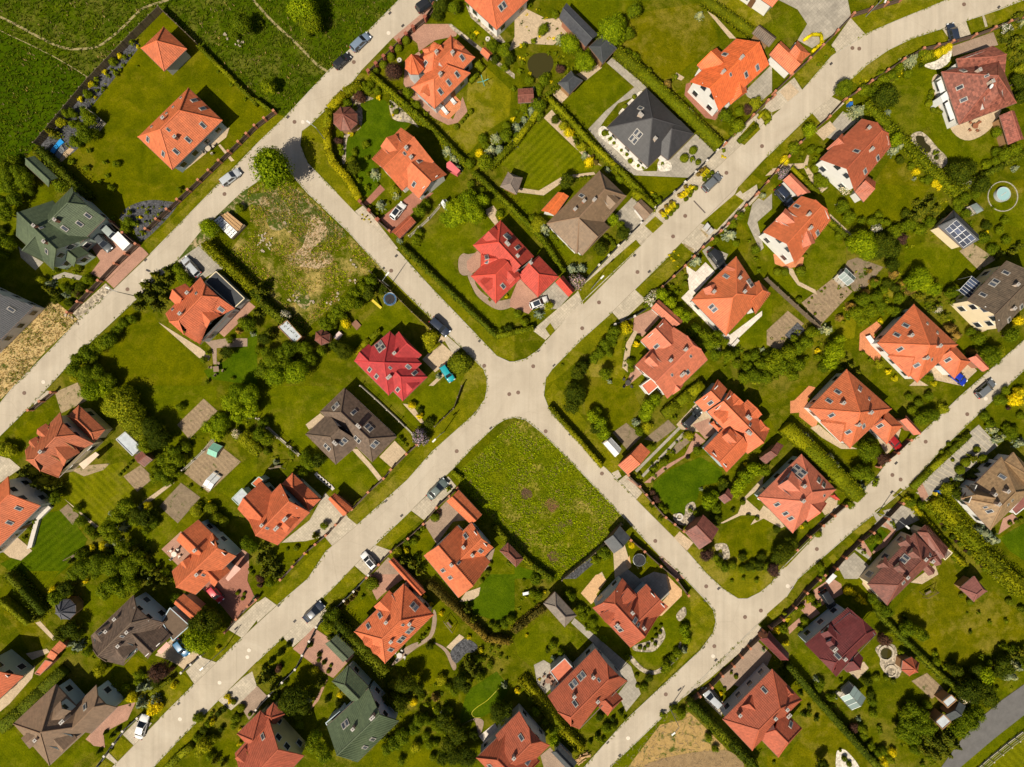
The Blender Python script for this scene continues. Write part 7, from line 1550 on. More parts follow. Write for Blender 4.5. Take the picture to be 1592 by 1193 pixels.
def panel_mesh(st):
    mb = MB()
    if st == 'b':
        for k in range(10): mb.box((.05+.1*k, .02*(k % 2), .85), (1,0,0), (0,1,0), (0,0,1), .047, .018, .82)
    elif st == 'm':
        mb.box((.5, 0, .12), (1,0,0), (0,1,0), (0,0,1), .5, .07, .12)
        for z in (.5, .9, 1.25): mb.box((.5, 0, z), (1,0,0), (0,1,0), (0,0,1), .5, .02, .02)
    else:
        mb.box((.5, 0, .2), (1,0,0), (0,1,0), (0,0,1), .5, .13, .2)
        for z in (.5, .75, 1.0, 1.25): mb.box((.5, .03, z), (1,0,0), (0,1,0), (0,0,1), .5, .025, .09)
    return mb
PAN = {}
for st, mt in (('o', M_RAIL), ('r', M_RAIL), ('w', m_plain('black_rail', (.03, .03, .032), .6, .3)), ('b', M_BOARD), ('m', M_CONC)): PAN[st] = panel_mesh(st).mesh('fence_panel', mt)
def fence(f, path, st, sp, label, name='fence'):
    ps = [P(f, *map(float, t.split(',')), .7) for t in path.split()]; ps = [Vector((p.x, p.y, 0)) for p in ps]
    r = empty(name, ps[0], label, 'fence'); last = None
    for i in range(len(ps)-1):
        a, b = ps[i], ps[i+1]; Ls = (b-a).length; n = max(1, round(Ls/sp)); d = (b-a)/n; an = math.atan2(d.y, d.x)
        for k in range(n + (1 if i == len(ps)-2 else 0)):
            o = link('pillar' if st in 'orw' else 'post', PIL[st], r, a+d*k-ps[0]); o.rotation_euler[2] = an
        for k in range(n):
            o = link('fence_panel', PAN[st], r, a+d*k-ps[0]); o.rotation_euler[2] = an; o.scale = (d.length, 1, 1)
for a in [('B0', '108,695 -10,785 -110,885 -230,1000 -420,1180 -680,1420', 'o', 2.6, 'dark fence with orange brick posts along the open lawn street side'),
 ('A0', '1222,275 995,58 825,225 560,500 230,895', 'b', 2.2, 'tall board fence around the meadow side of the open lawn'),
 ('A1', '430,740 620,545 720,440 850,320 690,180', 'o', 3, 'brick-post fence before the green-roofed house and its flower beds'),
 ('B0', '690,450 785,360 880,265 965,180 1040,120 1095,40', 'r', 2.2, 'fence with red brick pillars beside clipped ball shrubs'),
 ('C0', '985,1193 1115,1070 1185,1000 1250,935 1295,890', 'w', 2.6, 'white and black fence before the black hipped house'),
 ('C1', '985,0 865,95 780,190 640,330 520,450 430,550', 'w', 3.2, 'low fence in front of the brown-roofed house'),
 ('C0', '1300,895 1360,830 1400,790 1470,720 1560,630 1600,600', 'o', 2.6, 'orange brick-post fence before the shuttered-gable house'),
 ('D0', '45,575 150,470 260,370 340,290 430,200 530,95 640,60 830,0', 'o', 3.4, 'winding brick wall fence along the L-shaped garage and verge'),
 ('D0', '-60,1200 60,1060 200,890 380,730 480,620 640,510 840,375 960,310 1140,265 1280,225 1400,180 1591,105', 'o', 3.4, 'long brick-post fence along the curving upper-right road'),
 ('C1', '910,585 1050,455 1160,340 1270,240 1360,150 1490,15', 'o', 2.4, 'orange-post fence in front of the white terrace garden'),
 ('C1', '620,815 740,765 840,700', 'w', 3, 'dark gate fence between verge and the pink paved yard'),
 ('B2', '150,1193 300,1030 430,920 550,790 590,760 690,655 785,570 830,515 925,420 990,362', 'o', 3, 'orange-post fence from canopy house to the lilac bush'),
 ('B2', '680,1180 830,1020 935,940 1030,850 1110,750 1190,680 1240,630', 'o', 2.6, 'brick-post fence before the house beside the weedy lot'),
 ('B3', '0,830 80,740 240,580 370,320 480,215 600,100 690,0', 'w', 3, 'pale low fence along the street at lower centre'),
 ('A3', '600,1190 770,960 860,880', 'w', 3, 'dark fence of the bottom-left brown house'),
 ('A3', '1130,600 1250,500', 'w', 2.4, 'dark gate fence at the blue car drive'),
 ('A3', '1400,350 1470,270 1540,190 1591,150', 'o', 2.4, 'orange-post fence along the red car forecourt'),
 ('C2', '700,550 770,620 850,720 930,810 1040,895', 'o', 2.4, 'orange brick fence beside the lawn with plum shrubs'),
 ('C2', '715,950 800,1020 900,1110 1000,1193 1070,1290', 'o', 3, 'brown fence before the peach terrace house'),
 ('C3', '1070,800 1140,745 1215,690 1280,620 1350,560 1450,450 1520,385 1540,350', 'o', 2.6, 'orange-pillared fence before the rust ribbed house'),
 ('D3', '20,330 95,275 170,200 240,110 320,30 350,0', 'o', 2.6, 'orange-pillared fence before the maroon house'),
 ('D2', '370,1193 480,1060 580,960 650,905 740,820 830,725', 'o', 3, 'dark fence with stone pillars before the duplex'),
 ('D2', '180,1010 260,930 340,860 480,740', 'o', 3, 'rusty fence before the pinkish house'),
 ('D2', '690,500 800,415 880,335', 'o', 2.6, 'orange-post fence at the red car drive'),
 ('B1', '700,490 830,610 960,740 1075,845', 'b', 2.4, 'solid board fence between crimson house garden and side road'),
 ('B2', '1265,0 1215,140 1100,250', 'b', 2.2, 'dark fence curving round the lawn beside the teal car'),
 ('C2', '-20,1070 200,900 300,1193 560,970', 'm', 3, 'unused') ,
 ('C2', '290,1193 430,1080 560,970 660,850', 'b', 2.4, 'dark board fence between weedy lot and slate rock bed'),
 ('B2', '640,0 730,80 880,220 960,300 1000,370', 'm', 3, 'thin wire fence between the crimson and grey-brown houses'),
 ('B2', '0,200 130,320 260,430', 'm', 3, 'thin wire fence left of the dark grey-brown house'),
 ('A2', '1135,520 1260,400 1400,230', 'm', 3, 'concrete-edged wire fence beside vegetable plots'),
 ('B1', '940,270 1060,160 1130,80', 'm', 3, 'pale wire fence behind the orange street garage'),
 ('D1', '-10,530 120,650 230,750 325,835', 'b', 2.4, 'dark board fence between two vegetable plots at right'),
 ('B1', '740,170 820,240', 'o', 3, 'short brick-post gate at the white hatchback drive'),
 ('B1', '640,60 750,170', 'r', 2.4, 'low red brick wall before the curved-hedge garden'),
 ('A2', '190,150 330,40', 'o', 2.6, 'orange-post gate fence by the sandy twin-track drive'),
 ('A0', '550,680 640,755 600,800', 'm', 2, 'short dark fence round the slate rock bed corner'),
 ('D3', '1600,985 1500,1060 1390,1150 1300,1230', 'm', 2.2, 'post-and-wire fence beyond the asphalt road')]:
    if a[4] != 'unused': fence(*a)
# ---------------------------------------------------------------- street lamps
M_POLE = m_plain('lamp_pole', (.30, .31, .30), .5, .4, .5); M_HEAD = m_plain('lamp_head', (.68, .66, .62), .4)
for u, v, au, av, lb in ((509, 222, -20, -14, 'on verge outside the curved hedge'), (606, 446, 14, -16, 'by board fence beside the side road'), (691, 671, -14, 14, 'on verge near lilac bush and crossroads'), (352, 1005, -16, 14, 'beside the lower-left street near bright tree'), (919, 450, 12, -12, 'on verge right of the scarlet house'), (1364, 798, 16, 14, 'in the duplex forecourt'), (1041, 1100, -12, 10, 'above the ploughed plot'), (217, 462, -14, -6, 'beside dark conifers on upper-left road'), (1346, 26, -4, 10, 'near brick wall at the top right')):
    b = W(u, v); d = Vector((au, -av, 0)).normalized(); r = empty('street_lamp', b, 'tall grey street lamp ' + lb, 'street lamp', 'street lamps')
    mb = MB(); mb.tube((0, 0, 0), (0, 0, 6.3), .09, .055, 8); mb.build('pole', M_POLE, r)
    mb = MB(); mb.tube((0, 0, 6.28), d*1.1 + Vector((0, 0, 6.65)), .045, .04, 6); mb.build('arm', M_POLE, r)
    mb = MB(); mb.box(d*1.45 + Vector((0, 0, 6.66)), d, Vector((-d.y, d.x, 0)), (0, 0, 1), .38, .14, .07); mb.build('lamp_head', M_HEAD, r)
# ---------------------------------------------------------------- solar panels and glass pergola
M_PV = m_glass('solar_cell', (.035, .045, .075), .12); M_WFR = m_plain('white_frame', (.68, .68, .68), .4)
def grid_panels(root, org, quad, nx, ny, z_up, name):
    A, B, C, D = quad
    for i in range(nx):
        for j in range(ny):
            q = []
            for s, t in ((i, j), (i+1, j), (i+1, j+1), (i, j+1)):
                s, t = s/nx, t/ny; q.append((A*(1-s)+B*s)*(1-t) + (D*(1-s)+C*s)*t)
            m = sum(q, Vector())/4; n = (q[1]-q[0]).cross(q[3]-q[0]).normalized(); n = n if n.z > 0 else -n; x = (q[1]-q[0]).normalized(); y = n.cross(x)
            mb = MB(org); mb.box(m+n*z_up, x, y, n, (q[1]-q[0]).length*.485, (q[3]-q[0]).length*.485, .025); fr = mb.build(name, M_WFR, root)
            mb = MB(org); mb.box(m+n*(z_up+.028), x, y, n, (q[1]-q[0]).length*.44, (q[3]-q[0]).length*.455, .006); mb.build('cell', M_PV, fr)
sg = next(o for o in COL.objects if o.get('label', '').startswith('black-roofed garage with solar'))
gf = volume('D1', 'hg 1155,110 1312,262 1218,348 1060,207 1172,152 1300,280 ze=2.9 zr=4.6', .8, 3)['faces']
qd = [hit(gf, 1192+x/TS, 300+y/TS) for x, y in ((1172, 166), (1292, 284), (1216, 338), (1104, 224))]
if all(qd): grid_panels(sg, sg.location, [q[0] for q in qd], 4, 3, .08, 'solar_panel')
FG = (1432, 390, 9.944)
pq = [P(FG, 590, 605, 3.3), P(FG, 785, 395, 3.3), P(FG, 925, 495, 3.6), P(FG, 722, 752, 3.6)]
r = empty('glass_pergola', (pq[0].x, pq[0].y, 0), 'pergola roofed with dark glass in white frames beside cream house', 'pergola')
grid_panels(r, r.location, pq, 6, 1, 0, 'glass_panel')
for q in pq:
    mb = MB(r.location); mb.tube((q.x, q.y, 0), (q.x, q.y, q.z-.02), .06, n=6); mb.build('post', M_WFR, r)
# ---------------------------------------------------------------- garden things
def simple(name, label, cat, f, x, y, build, mat, z=.012, rz=0.0, group=None, smooth=False):
    p = P(f, x, y, .3); mb = MB(); build(mb); o = mb.build(name, mat, None, smooth); o.location = (p.x, p.y, z); o.rotation_euler[2] = rz; return tag(o, label, cat, group)
def trampoline(f, x, y, rad, col, label):
    p = P(f, x, y, .8); r = empty('trampoline', (p.x, p.y, .01), label, 'trampoline'); R = rad/frame(f)[2]/8.5
    mb = MB()
    for k in range(24):
        a, b = 2*math.pi*k/24, 2*math.pi*(k+1)/24; mb.tube((R*math.cos(a), R*math.sin(a), .75), (R*math.cos(b), R*math.sin(b), .75), .05, n=5)
    mb.build('frame', M_POLE, r)
    mb = MB(); mb.lathe((0, 0, .74), [(R*.8, 0), (R*.8, .02)], 28); mb.build('jumping_mat', m_plain('black_mat', (.022, .022, .026), .7), r)
    mb = MB(); n = 28
    for k in range(n):
        a, b = 2*math.pi*k/n, 2*math.pi*(k+1)/n; mb.face([(R*.78*math.cos(a), R*.78*math.sin(a), .775), (R*1.02*math.cos(a), R*1.02*math.sin(a), .775), (R*1.02*math.cos(b), R*1.02*math.sin(b), .775), (R*.78*math.cos(b), R*.78*math.sin(b), .775)])
    mb.build('pad_ring', m_plain('pad_%d' % int(col[2]*99), col, .6), r)
    for k in range(6):
        a = math.pi*k/3; mb = MB(); mb.tube((R*math.cos(a), R*math.sin(a), 0), (R*math.cos(a), R*math.sin(a), 2.4), .03, n=5); mb.build('pole', M_POLE, r)
trampoline('B1', 820, 657, 40, (.03, .10, .22), 'round blue-edged trampoline in the crimson house garden')
trampoline('C2', 772, 1078, 38, (.02, .024, .03), 'round black trampoline beside the drive of peach terrace house')
def pool(f, x, y, R, label):
    p = P(f, x, y, .6); r = empty('pool', (p.x, p.y, .0), label, 'pool')
    mb = MB(); n = 32
    for k in range(n):
        a, b = 2*math.pi*k/n, 2*math.pi*(k+1)/n
        for r0, r1, z0, z1 in ((R, R, 0, .7), (R, R*.93, .7, .7), (R*.93, R*.93, .7, .5)): mb.face([(r0*math.cos(a), r0*math.sin(a), z0), (r0*math.cos(b), r0*math.sin(b), z0), (r1*math.cos(b), r1*math.sin(b), z1), (r1*math.cos(a), r1*math.sin(a), z1)])
    mb.build('pool_wall', m_plain('pool_wall', (.42, .44, .44), .5), r); mb = MB(); mb.lathe((0, 0, .85), [(R*.9, 0)], 32) if False else None
    mb = MB(); mb.face([(R*.93*math.cos(2*math.pi*k/32), R*.93*math.sin(2*math.pi*k/32), .6) for k in range(32)]); mb.build('water', m_glass('pool_water', (.17, .27, .27), .05), r)
    mb = MB(); mb.tube((-.4, -.3, .63), (.5, .35, .63), .05); mb.build('cleaner', M_WHP, r)
pool('D1', 1463, 8, 44/33.8, 'round above-ground pool with white rim on upper-right lawn')
def ring(name, label, cat, f, x, y, R, w, h, mat):
    def b(mb):
        n = 26
        for k in range(n):
            a = 2*math.pi*(k+.5)/n; mb.box((R*math.cos(a), R*math.sin(a), h/2), (math.cos(a), math.sin(a), 0), (-math.sin(a), math.cos(a), 0), (0, 0, 1), w/2*random.uniform(.8, 1.1), math.pi*R/n*.93, h/2*random.uniform(.8, 1.2))
    return simple(name, label, cat, f, x, y, b, mat)
ring('pond_edging', 'ring of pale stones around the round pond', 'stone edging', 'D3', 740, 488, 1.3, .26, .25, m_plain('rim_stone', (.44, .38, .29), .85, .2, var=.25, sc=3))
ring('lawn_edging', 'curved pale edging around the above-ground pool lawn', 'lawn edging', 'D1', 1466, 20, 2.7, .14, .12, m_plain('pale_edging', (.36, .33, .27), .8))
ring('flower_ring', 'small stone-ringed bed with a dark centre on a lawn', 'flower bed', 'C2', 1020, 812, .55, .3, .25, M_WHP)
ring('stone_ring', 'ring of white stones below the round pond', 'stone edging', 'D3', 772, 600, 1.0, .24, .2, m_plain('rim_stone', (.44, .38, .29), .85, .2))
for x, y, lb in ((878, 370, 'white wheel-like stone planter on the lawn left of turret house'), (1425, 238, 'white wheel-like stone planter on the lawn right of turret house')): ring('planter', lb, 'planter', 'B0', x, y, .3, .28, .2, M_WHP)
def gh(f, poly, label, mat, frame_m, h=1.9):
    ps = [P(f, *map(float, t.split(',')), h) for t in poly.split()]; c = sum(ps, Vector())/4; r = empty('greenhouse', (c.x, c.y, 0), label, 'greenhouse')
    m0, m1 = (ps[0]+ps[3])/2 + Vector((0, 0, .7)), (ps[1]+ps[2])/2 + Vector((0, 0, .7)); o = r.location
    n = max(3, round((ps[1]-ps[0]).length/.9))
    for a, b, e0, e1 in ((ps[0], ps[1], m0, m1), (ps[3], ps[2], m0, m1)):
        for k in range(n):
            q = [a.lerp(b, k/n), a.lerp(b, (k+1)/n), e0.lerp(e1, (k+1)/n), e0.lerp(e1, k/n)]; cc = sum(q, Vector())/4
            mb = MB(o); up = (q[1]-q[0]).cross(q[2]-q[0]).normalized(); up = up if up.z > 0 else -up
            w = [cc+(v-cc)*.93 for v in q]; mb.face([v+up*.012 for v in w]); mb.face([v-up*.012 for v in reversed(w)]); mb.build('pane', mat, r)
    mb = MB(o)
    for k in range(n+1):
        for a, b, e0, e1 in ((ps[0], ps[1], m0, m1), (ps[3], ps[2], m0, m1)):
            mb.tube(a.lerp(b, k/n), e0.lerp(e1, k/n), .035, n=4); q = a.lerp(b, k/n); mb.tube((q.x, q.y, 0), q, .035, n=4)
    mb.tube(m0, m1, .04, n=4); mb.tube(ps[0], ps[1], .04, n=4); mb.tube(ps[3], ps[2], .04, n=4); mb.build('frame', frame_m, r)
    mb = MB(o); mb.prism([c+(p-c)*.97 for p in ps], 0, .5); mb.build('plinth', M_CONC, r)
M_POLY = m_plain('milky_sheet', (.62, .62, .60), .35, .5); M_GHG = m_glass('greenhouse_glass', (.17, .22, .20), .12)
gh('C2', '550,358 622,440 660,392 596,322', 'white and clear greenhouse beside the bright orange garage', M_POLY, M_WFR)
gh('D3', '455,762 525,840 612,765 542,690', 'glass greenhouse in the lower-right garden', M_GHG, M_POLE)
gh('D1', '440,520 500,575 550,525 488,465', 'glass greenhouse with white shelves by the vegetable plot', M_GHG, M_WFR)
gh('B1', '1135,62 1170,118 1212,112 1165,40', 'small pale greenhouse in the trees above scarlet house', M_POLY, M_WFR, 1.6)
gh('D1', '1260,80 1300,130 1340,100 1295,62', 'small clear frame house behind the solar garage', M_GHG, M_POLE, 1.5)
gh('A2', '1280,420 1335,445 1375,375 1320,352', 'mint green plastic tunnel on the vegetable plot', m_plain('mint_sheet', (.22, .48, .36), .35, .5), m_plain('mint_frame', (.25, .42, .33), .5), .7)
for k, (a, lb) in enumerate((('1250,620 1275,632 1345,540 1325,530', 'left long white cold frame on the vegetable plot'), ('1275,638 1298,650 1370,560 1348,545', 'right long white cold frame on the vegetable plot'))): gh('A2', a, lb, M_POLY, M_WFR, .35)
def slabbox(name, label, cat, f, poly, z0, z1, mat, part=None):
    ps = [P(f, *map(float, t.split(',')), z1) for t in poly.split()]; c = sum(ps, Vector())/len(ps); mb = MB((c.x, c.y, 0)); mb.prism(ps, z0, z1); o = mb.build(name, mat); o.location = (c.x, c.y, 0); return tag(o, label, cat)
# timber and polystyrene stack
ps = [P('A1', *q, 1.2) for q in ((1320, 172), (1400, 108), (1510, 197), (1428, 282))]; c = sum(ps, Vector())/4
r = empty('timber_stack', (c.x, c.y, 0), 'stack of sawn timber covered with white dotted boards beside the road', 'timber stack')
mb = MB(r.location); mb.prism(ps, .1, .75); mb.build('stack_core', M_BOARD, r)
M_TIM = m_plain('sawn_timber', (.50, .31, .15), .8, .2, var=.25, sc=4)
for k in range(9):
    t0 = .5 + k*.055; a, b = ps[0].lerp(ps[1], t0), ps[3].lerp(ps[2], t0); d = (b-a).normalized(); mb = MB(r.location); mb.box((a+b)/2 + Vector((0, 0, -.3+.06*(k % 3))), d, Vector((-d.y, d.x, 0)), (0, 0, 1), (b-a).length/2*random.uniform(.85, 1.0), .07, .06); mb.build('plank', M_TIM, r)
M_STY = m_plain('polystyrene', (.75, .74, .72), .7)
for i in range(3):
    for j in range(2):
        q = [ps[0].lerp(ps[1], s).lerp(ps[3].lerp(ps[2], s), t) for s, t in ((j*.24, i/3), (j*.24+.23, i/3), (j*.24+.23, (i+.97)/3), (j*.24, (i+.97)/3))]; mb = MB(r.location); mb.prism(q, .95, 1.1); bd = mb.build('board', M_STY, r)
        cq = sum(q, Vector())/4; mb = MB(r.location)
        for s, t in ((.28, .3), (.7, .3), (.28, .72), (.7, .72)):
            w = q[0].lerp(q[1], s).lerp(q[3].lerp(q[2], s), t); mb.lathe((w.x, w.y, 1.1), [(.1, 0), (.1, .04)], 8)
        mb.build('weight', M_BLK, bd)
# rotary dryer, hose, swing, slide, tables, bins
p = P('B0', 1395, 500, 1.8); r = empty('clothes_dryer', (p.x, p.y, 0), 'teal cross-armed rotary clothes dryer on the lawn', 'clothes dryer', rz=.3)
M_TEAL = m_plain('teal_plastic', (.10, .42, .36), .5); mb = MB(); mb.tube((0, 0, 0), (0, 0, 1.8), .04); mb.build('pole', M_POLE, r)
for k in range(4):
    a = k*math.pi/2; mb = MB(); mb.tube((0, 0, 1.5), (1.05*math.cos(a), 1.05*math.sin(a), 1.85), .05, n=5); mb.build('arm', M_TEAL, r)
hp = smooth_open([p + Vector((0, 0, .06)) for p in pts('B3', '1492,705 1470,730 1420,780 1360,820 1330,850 1330,870 1350,885 1380,885')], 6); mb = MB()
for a, b in zip(hp, hp[1:]): mb.tube(a, b, .05, n=5)
tag(mb.build('garden_hose', m_plain('yellow_hose', (.55, .50, .03), .5)), 'yellow garden hose lying in a curve on the lawn', 'hose')
def table(f, x, y, rz, col, label, n=6, rr=.55, chairs=4):
    p = P(f, x, y, .5); r = empty('garden_table', (p.x, p.y, .012), label, 'garden table', rz=rz); m = m_plain('furn_%d_%d' % (col[0]*99, col[2]*99), col, .6)
    mb = MB(); mb.lathe((0, 0, .7), [(rr, 0), (rr, .05)], n); mb.build('tabletop', m, r); mb = MB(); mb.tube((0, 0, 0), (0, 0, .7), .07); mb.build('leg', m, r)
    for k in range(chairs):
        a = 2*math.pi*k/chairs + .4; cx, cy = (rr+.4)*math.cos(a), (rr+.4)*math.sin(a)
        c = empty('garden_chair', (p.x + cx*math.cos(rz)-cy*math.sin(rz), p.y + cx*math.sin(rz)+cy*math.cos(rz), .012), ('upper ' if math.sin(a+rz) > 0 else 'lower ') + ('right' if math.cos(a+rz) > 0 else 'left') + ' chair at the ' + label, 'garden chair', 'garden chairs around tables', a+rz)
        mb = MB(); mb.box((0, 0, .42), (1,0,0), (0,1,0), (0,0,1), .21, .21, .025); mb.build('seat', m, c); mb = MB(); mb.box((.22, 0, .68), (1,0,.15), (0,1,0), (0,0,1), .025, .2, .24); mb.build('backrest', m, c)
        for sx in (-.17, .17):
            for sy in (-.17, .17): mb = MB(); mb.tube((sx, sy, 0), (sx, sy, .42), .022, n=4); mb.build('leg', m, c)
table('D0', 1285, 783, .3, (.26, .10, .05), 'brown wooden table on the round patio')
table('B3', 880, 500, .7, (.50, .46, .42), 'pale table on the brown patio below small dormers')
table('A2', 1080, 1040, .6, (.66, .58, .50), 'cream table on the pink terrace')
table('B0', 1285, 925-893+893, .2, (.45, .38, .30), 'light table') if False else table('A0', 1290, 922, .2, (.45, .38, .30), 'light garden table behind the open-lawn house')
table('C3', 205, 655, .4, (.25, .13, .08), 'brown table under the corrugated awning house terrace')
table('C1', 700, 1175, .4, (.05, .045, .04), 'black table at the pink side patio')
table('A1', 1340, 1090, .9, (.22, .15, .10), 'wooden picnic table at the path end', 4, .7)
for x, y, rz in ((1205, 620, .9), (1157, 682, .9)): simple('sun_lounger', 'white lounger on orange terrace, ' + ('upper' if y < 650 else 'lower') + ' of two', 'lounger', 'B0', x, y, lambda mb: (mb.box((0, 0, .32), (1,0,0), (0,1,0), (0,0,1), .95, .32, .05), mb.box((.75, 0, .5), (.8,0,.6), (0,1,0), (-.6,0,.8), .3, .3, .04), [mb.tube((sx, sy, 0), (sx, sy, .3), .03, n=4) for sx in (-.8, .5) for sy in (-.25, .25)]), M_WFR, .02, -rz)
slabbox('tarpaulin', 'bright blue tarpaulin spread on the slate rock bed', 'tarpaulin', 'A0', '308,935 330,950 355,915 395,880 372,858 345,890', .05, .25, m_plain('blue_tarp', (.02, .25, .60), .45))
slabbox('tarpaulin', 'grey plastic sheet beside the blue tarpaulin', 'tarpaulin', 'A0', '340,960 360,990 400,930 380,895', .05, .15, m_plain('grey_sheet', (.16, .17, .18), .5))
slabbox('play_tent', 'coral pink play tent behind the white-car house', 'play tent', 'B0', '1170,1010 1190,995 1255,1055 1235,1078 1170,1040', .05, 1.5, m_plain('coral_cloth', (.62, .13, .14), .7))
slabbox('awning', 'pink awning beside the orange house with red car', 'awning', (240, 790, 9.944), '1250,880 1340,940 1140,1135 1100,1090', 2.3, 2.4, m_plain('pink_awning', (.62, .36, .29), .7))
slabbox('awning', 'cream awning beside the house with shaded garage', 'awning', (20, 610, 8.839), '1135,820 1185,860 970,1060 905,990', 2.3, 2.4, m_plain('cream_awning', (.62, .48, .36), .7))
slabbox('awning', 'pink awning over dark brown house entrance', 'awning', (130, 910, 8.839), '1010,910 1140,780 1195,830 1065,950', 2.2, 2.3, m_plain('pink_awning', (.62, .36, .29), .7))
slabbox('canopy', 'white glazed veranda roof, upper one of mottled red house', 'canopy', (1440, 60, 10.467), '175,715 245,665 305,850 235,890', 2.5, 2.6, M_WFR)
slabbox('canopy', 'white glazed veranda roof, lower one of mottled red house', 'canopy', (1440, 60, 10.467), '305,1060 365,1020 470,1290 400,1330', 2.5, 2.6, M_WFR)
slabbox('bay_window', 'white square bay between the two veranda roofs', 'bay window', (1440, 60, 10.467), '230,940 330,860 380,970 280,1040', 0, 2.9, M_WFR)
slabbox('sandbox_cover', 'pale pink rectangular cover beside the red hexagonal gazebo', 'sandbox', 'B1', '470,893 495,912 527,875 505,855', .02, .6, m_plain('pale_pink', (.62, .48, .45), .7))
slabbox('sandbox', 'brown square sandpit with red toys in crimson house garden', 'sandpit', 'B1', '580,810 615,850 642,820 610,785', .02, .3, m_plain('sandpit_wood', (.22, .11, .07), .8))
slabbox('bench', 'pale rectangular bench at the lower-right of white terrace', 'bench', 'C1', '1342,940 1355,955 1392,915 1380,900', .02, .5, M_WHP)
slabbox('utility_box', 'grey twin utility box, upper of two on the verge', 'utility box', 'C1', '1172,210 1190,230 1212,207 1193,183', .02, 1.1, m_plain('utility_grey', (.45, .44, .42), .6))
slabbox('utility_box', 'grey twin utility box, lower of two on the verge', 'utility box', 'C1', '1195,238 1212,255 1233,232 1215,212', .02, 1.1, m_plain('utility_grey2', (.40, .38, .35), .6))
slabbox('garden_table', 'white garden table on orange terrace beside big hipped house', 'garden table', 'D1', '612,890 640,880 670,920 645,935', .6, .7, M_WFR)
slabbox('garden_wall', 'white L-shaped low garden wall beside left-edge house', 'garden wall', 'A2', '290,735 315,755 240,830 195,1000 165,1010 215,830', .0, .6, M_WHP)
slabbox('glass_shelter', 'pale grey roof sheet at the maroon house gate', 'shelter', 'D3', '365,45 385,62 435,12 410,-5', 2.0, 2.1, M_POLY)
slabbox('garden_table', 'white table by thuja row left of the brown pavilion', 'garden table', 'C3', '50,115 52,132 102,122 98,105', .5, .6, M_WFR)
for x, y, c, lb in ((505, 632, (.55, .42, .02), 'yellow waste bin behind the street wall at upper right'), (508, 650, (.02, .12, .40), 'blue waste bin behind the street wall at upper right')): simple('waste_bin', lb, 'waste bin', 'D0', x, y, lambda mb: (mb.zbox(0, 0, 0, .95, .28, .3), mb.zbox(0, .02, .95, 1.03, .31, .34)), m_plain('bin_%d' % int(c[2]*99), c, .5))
for x, y, c, lb in ((1040, 668, (.55, .38, .02), 'yellow waste bin at the end of the striped driveway'), (1050, 655, (.02, .09, .35), 'blue waste bin at the end of the striped driveway')): simple('waste_bin', lb, 'waste bin', 'D2', x, y, lambda mb: (mb.zbox(0, 0, 0, .95, .28, .3), mb.zbox(0, .02, .95, 1.03, .31, .34)), m_plain('bin_%d' % int(c[2]*99), c, .5))
p = P('B1', 738, 688, .8); r = empty('slide', (p.x, p.y, .01), 'yellow playground slide in the crimson house garden', 'slide', rz=-.75)
mb = MB(); mb.box((0, 0, .75), (.87, 0, -.5), (0,1,0), (.5,0,.87), 1.1, .22, .03); mb.build('chute', m_plain('yellow_plastic', (.65, .50, .05), .4), r)
for s in (-.2, .2): mb = MB(); mb.tube((-1, s, 0), (-.95, s, 1.7), .035, n=5); mb.build('post', m_plain('red_plastic', (.5, .06, .04), .5), r)
def swing(f, x, y, rz, label, col):
    p = P(f, x, y, 1); r = empty('swing', (p.x, p.y, .01), label, 'swing', rz=rz); m = m_plain('swing_%d' % int(col[0]*99), col, .7)
    mb = MB(); mb.tube((-1.1, 0, 1.9), (1.1, 0, 1.9), .05, n=5); mb.build('top_bar', m, r)
    for s in (-1.1, 1.1):
        for t in (-.6, .6): mb = MB(); mb.tube((s, t, 0), (s, 0, 1.9), .045, n=5); mb.build('leg', m, r)
    mb = MB(); mb.box((0, 0, .5), (1,0,0), (0,1,0), (0,0,1), .6, .2, .03)
    for s in (-.55, .55): mb.tube((s, 0, .5), (s, 0, 1.88), .015, n=4)
    mb.build('seat', M_BOARD, r)
swing('B2', 120, 503, .1, 'wooden swing frame on the lawn above canopy house', (.30, .24, .15))
swing('A2', 445, 1055, .5, 'wooden swing on the striped lawn at left', (.20, .14, .09))
swing('D3', 1010, 120, .5, 'wooden swing seat at the top of the dry right lawn', (.16, .10, .06))
swing('B3', 1185, 320, -.9, 'wooden garden swing among conifers', (.24, .2, .14))
# dish on the mottled house, stump piles, firewood, sand heap
p = P((1440, 60, 10.467), 1070, 768, 7.6); r = empty('satellite_dish', (p.x, p.y, 6.2), 'white satellite dish on the mottled red roof', 'satellite dish')
mb = MB(); mb.tube((0, 0, -.6), (0, 0, 1.2), .04); mb.build('mast', M_POLE, r)
mb = MB(); n = 20; q = sd.to_track_quat('Z', 'Y').to_matrix() if False else Matrix.Rotation(.75, 3, Vector((1, .6, 0)).normalized()); rings = [[q @ Vector((rr*math.cos(2*math.pi*k/n), rr*math.sin(2*math.pi*k/n), rr*rr*.5)) + Vector((0, 0, 1.2)) for k in range(n)] for rr in (.02, .2, .4)]
for a, b in zip(rings, rings[1:]):
    for k in range(n): mb.face([a[k], a[(k+1) % n], b[(k+1) % n], b[k]])
mb.build('dish', M_WFR, r, True)
p = P('C3', 420, 1130); r = empty('firewood_pile', (p.x, p.y, .01), 'pile of split firewood logs at the road edge, bottom', 'firewood pile', rz=.6)
for k in range(26):
    x, y, a = random.uniform(-1.2, 1.2), random.uniform(-.5, .5), random.uniform(-.5, .5); mb = MB(); z = .12 + .17*(k % 3); mb.tube((x-.45*math.cos(a), y-.45*math.sin(a), z), (x+.45*math.cos(a), y+.45*math.sin(a), z+.05), .1, n=6); mb.build('log', M_TIM, r)
mb = MB(); M_DEB = m_plain('rubble', (.33, .27, .2), .9, .1, var=.3)
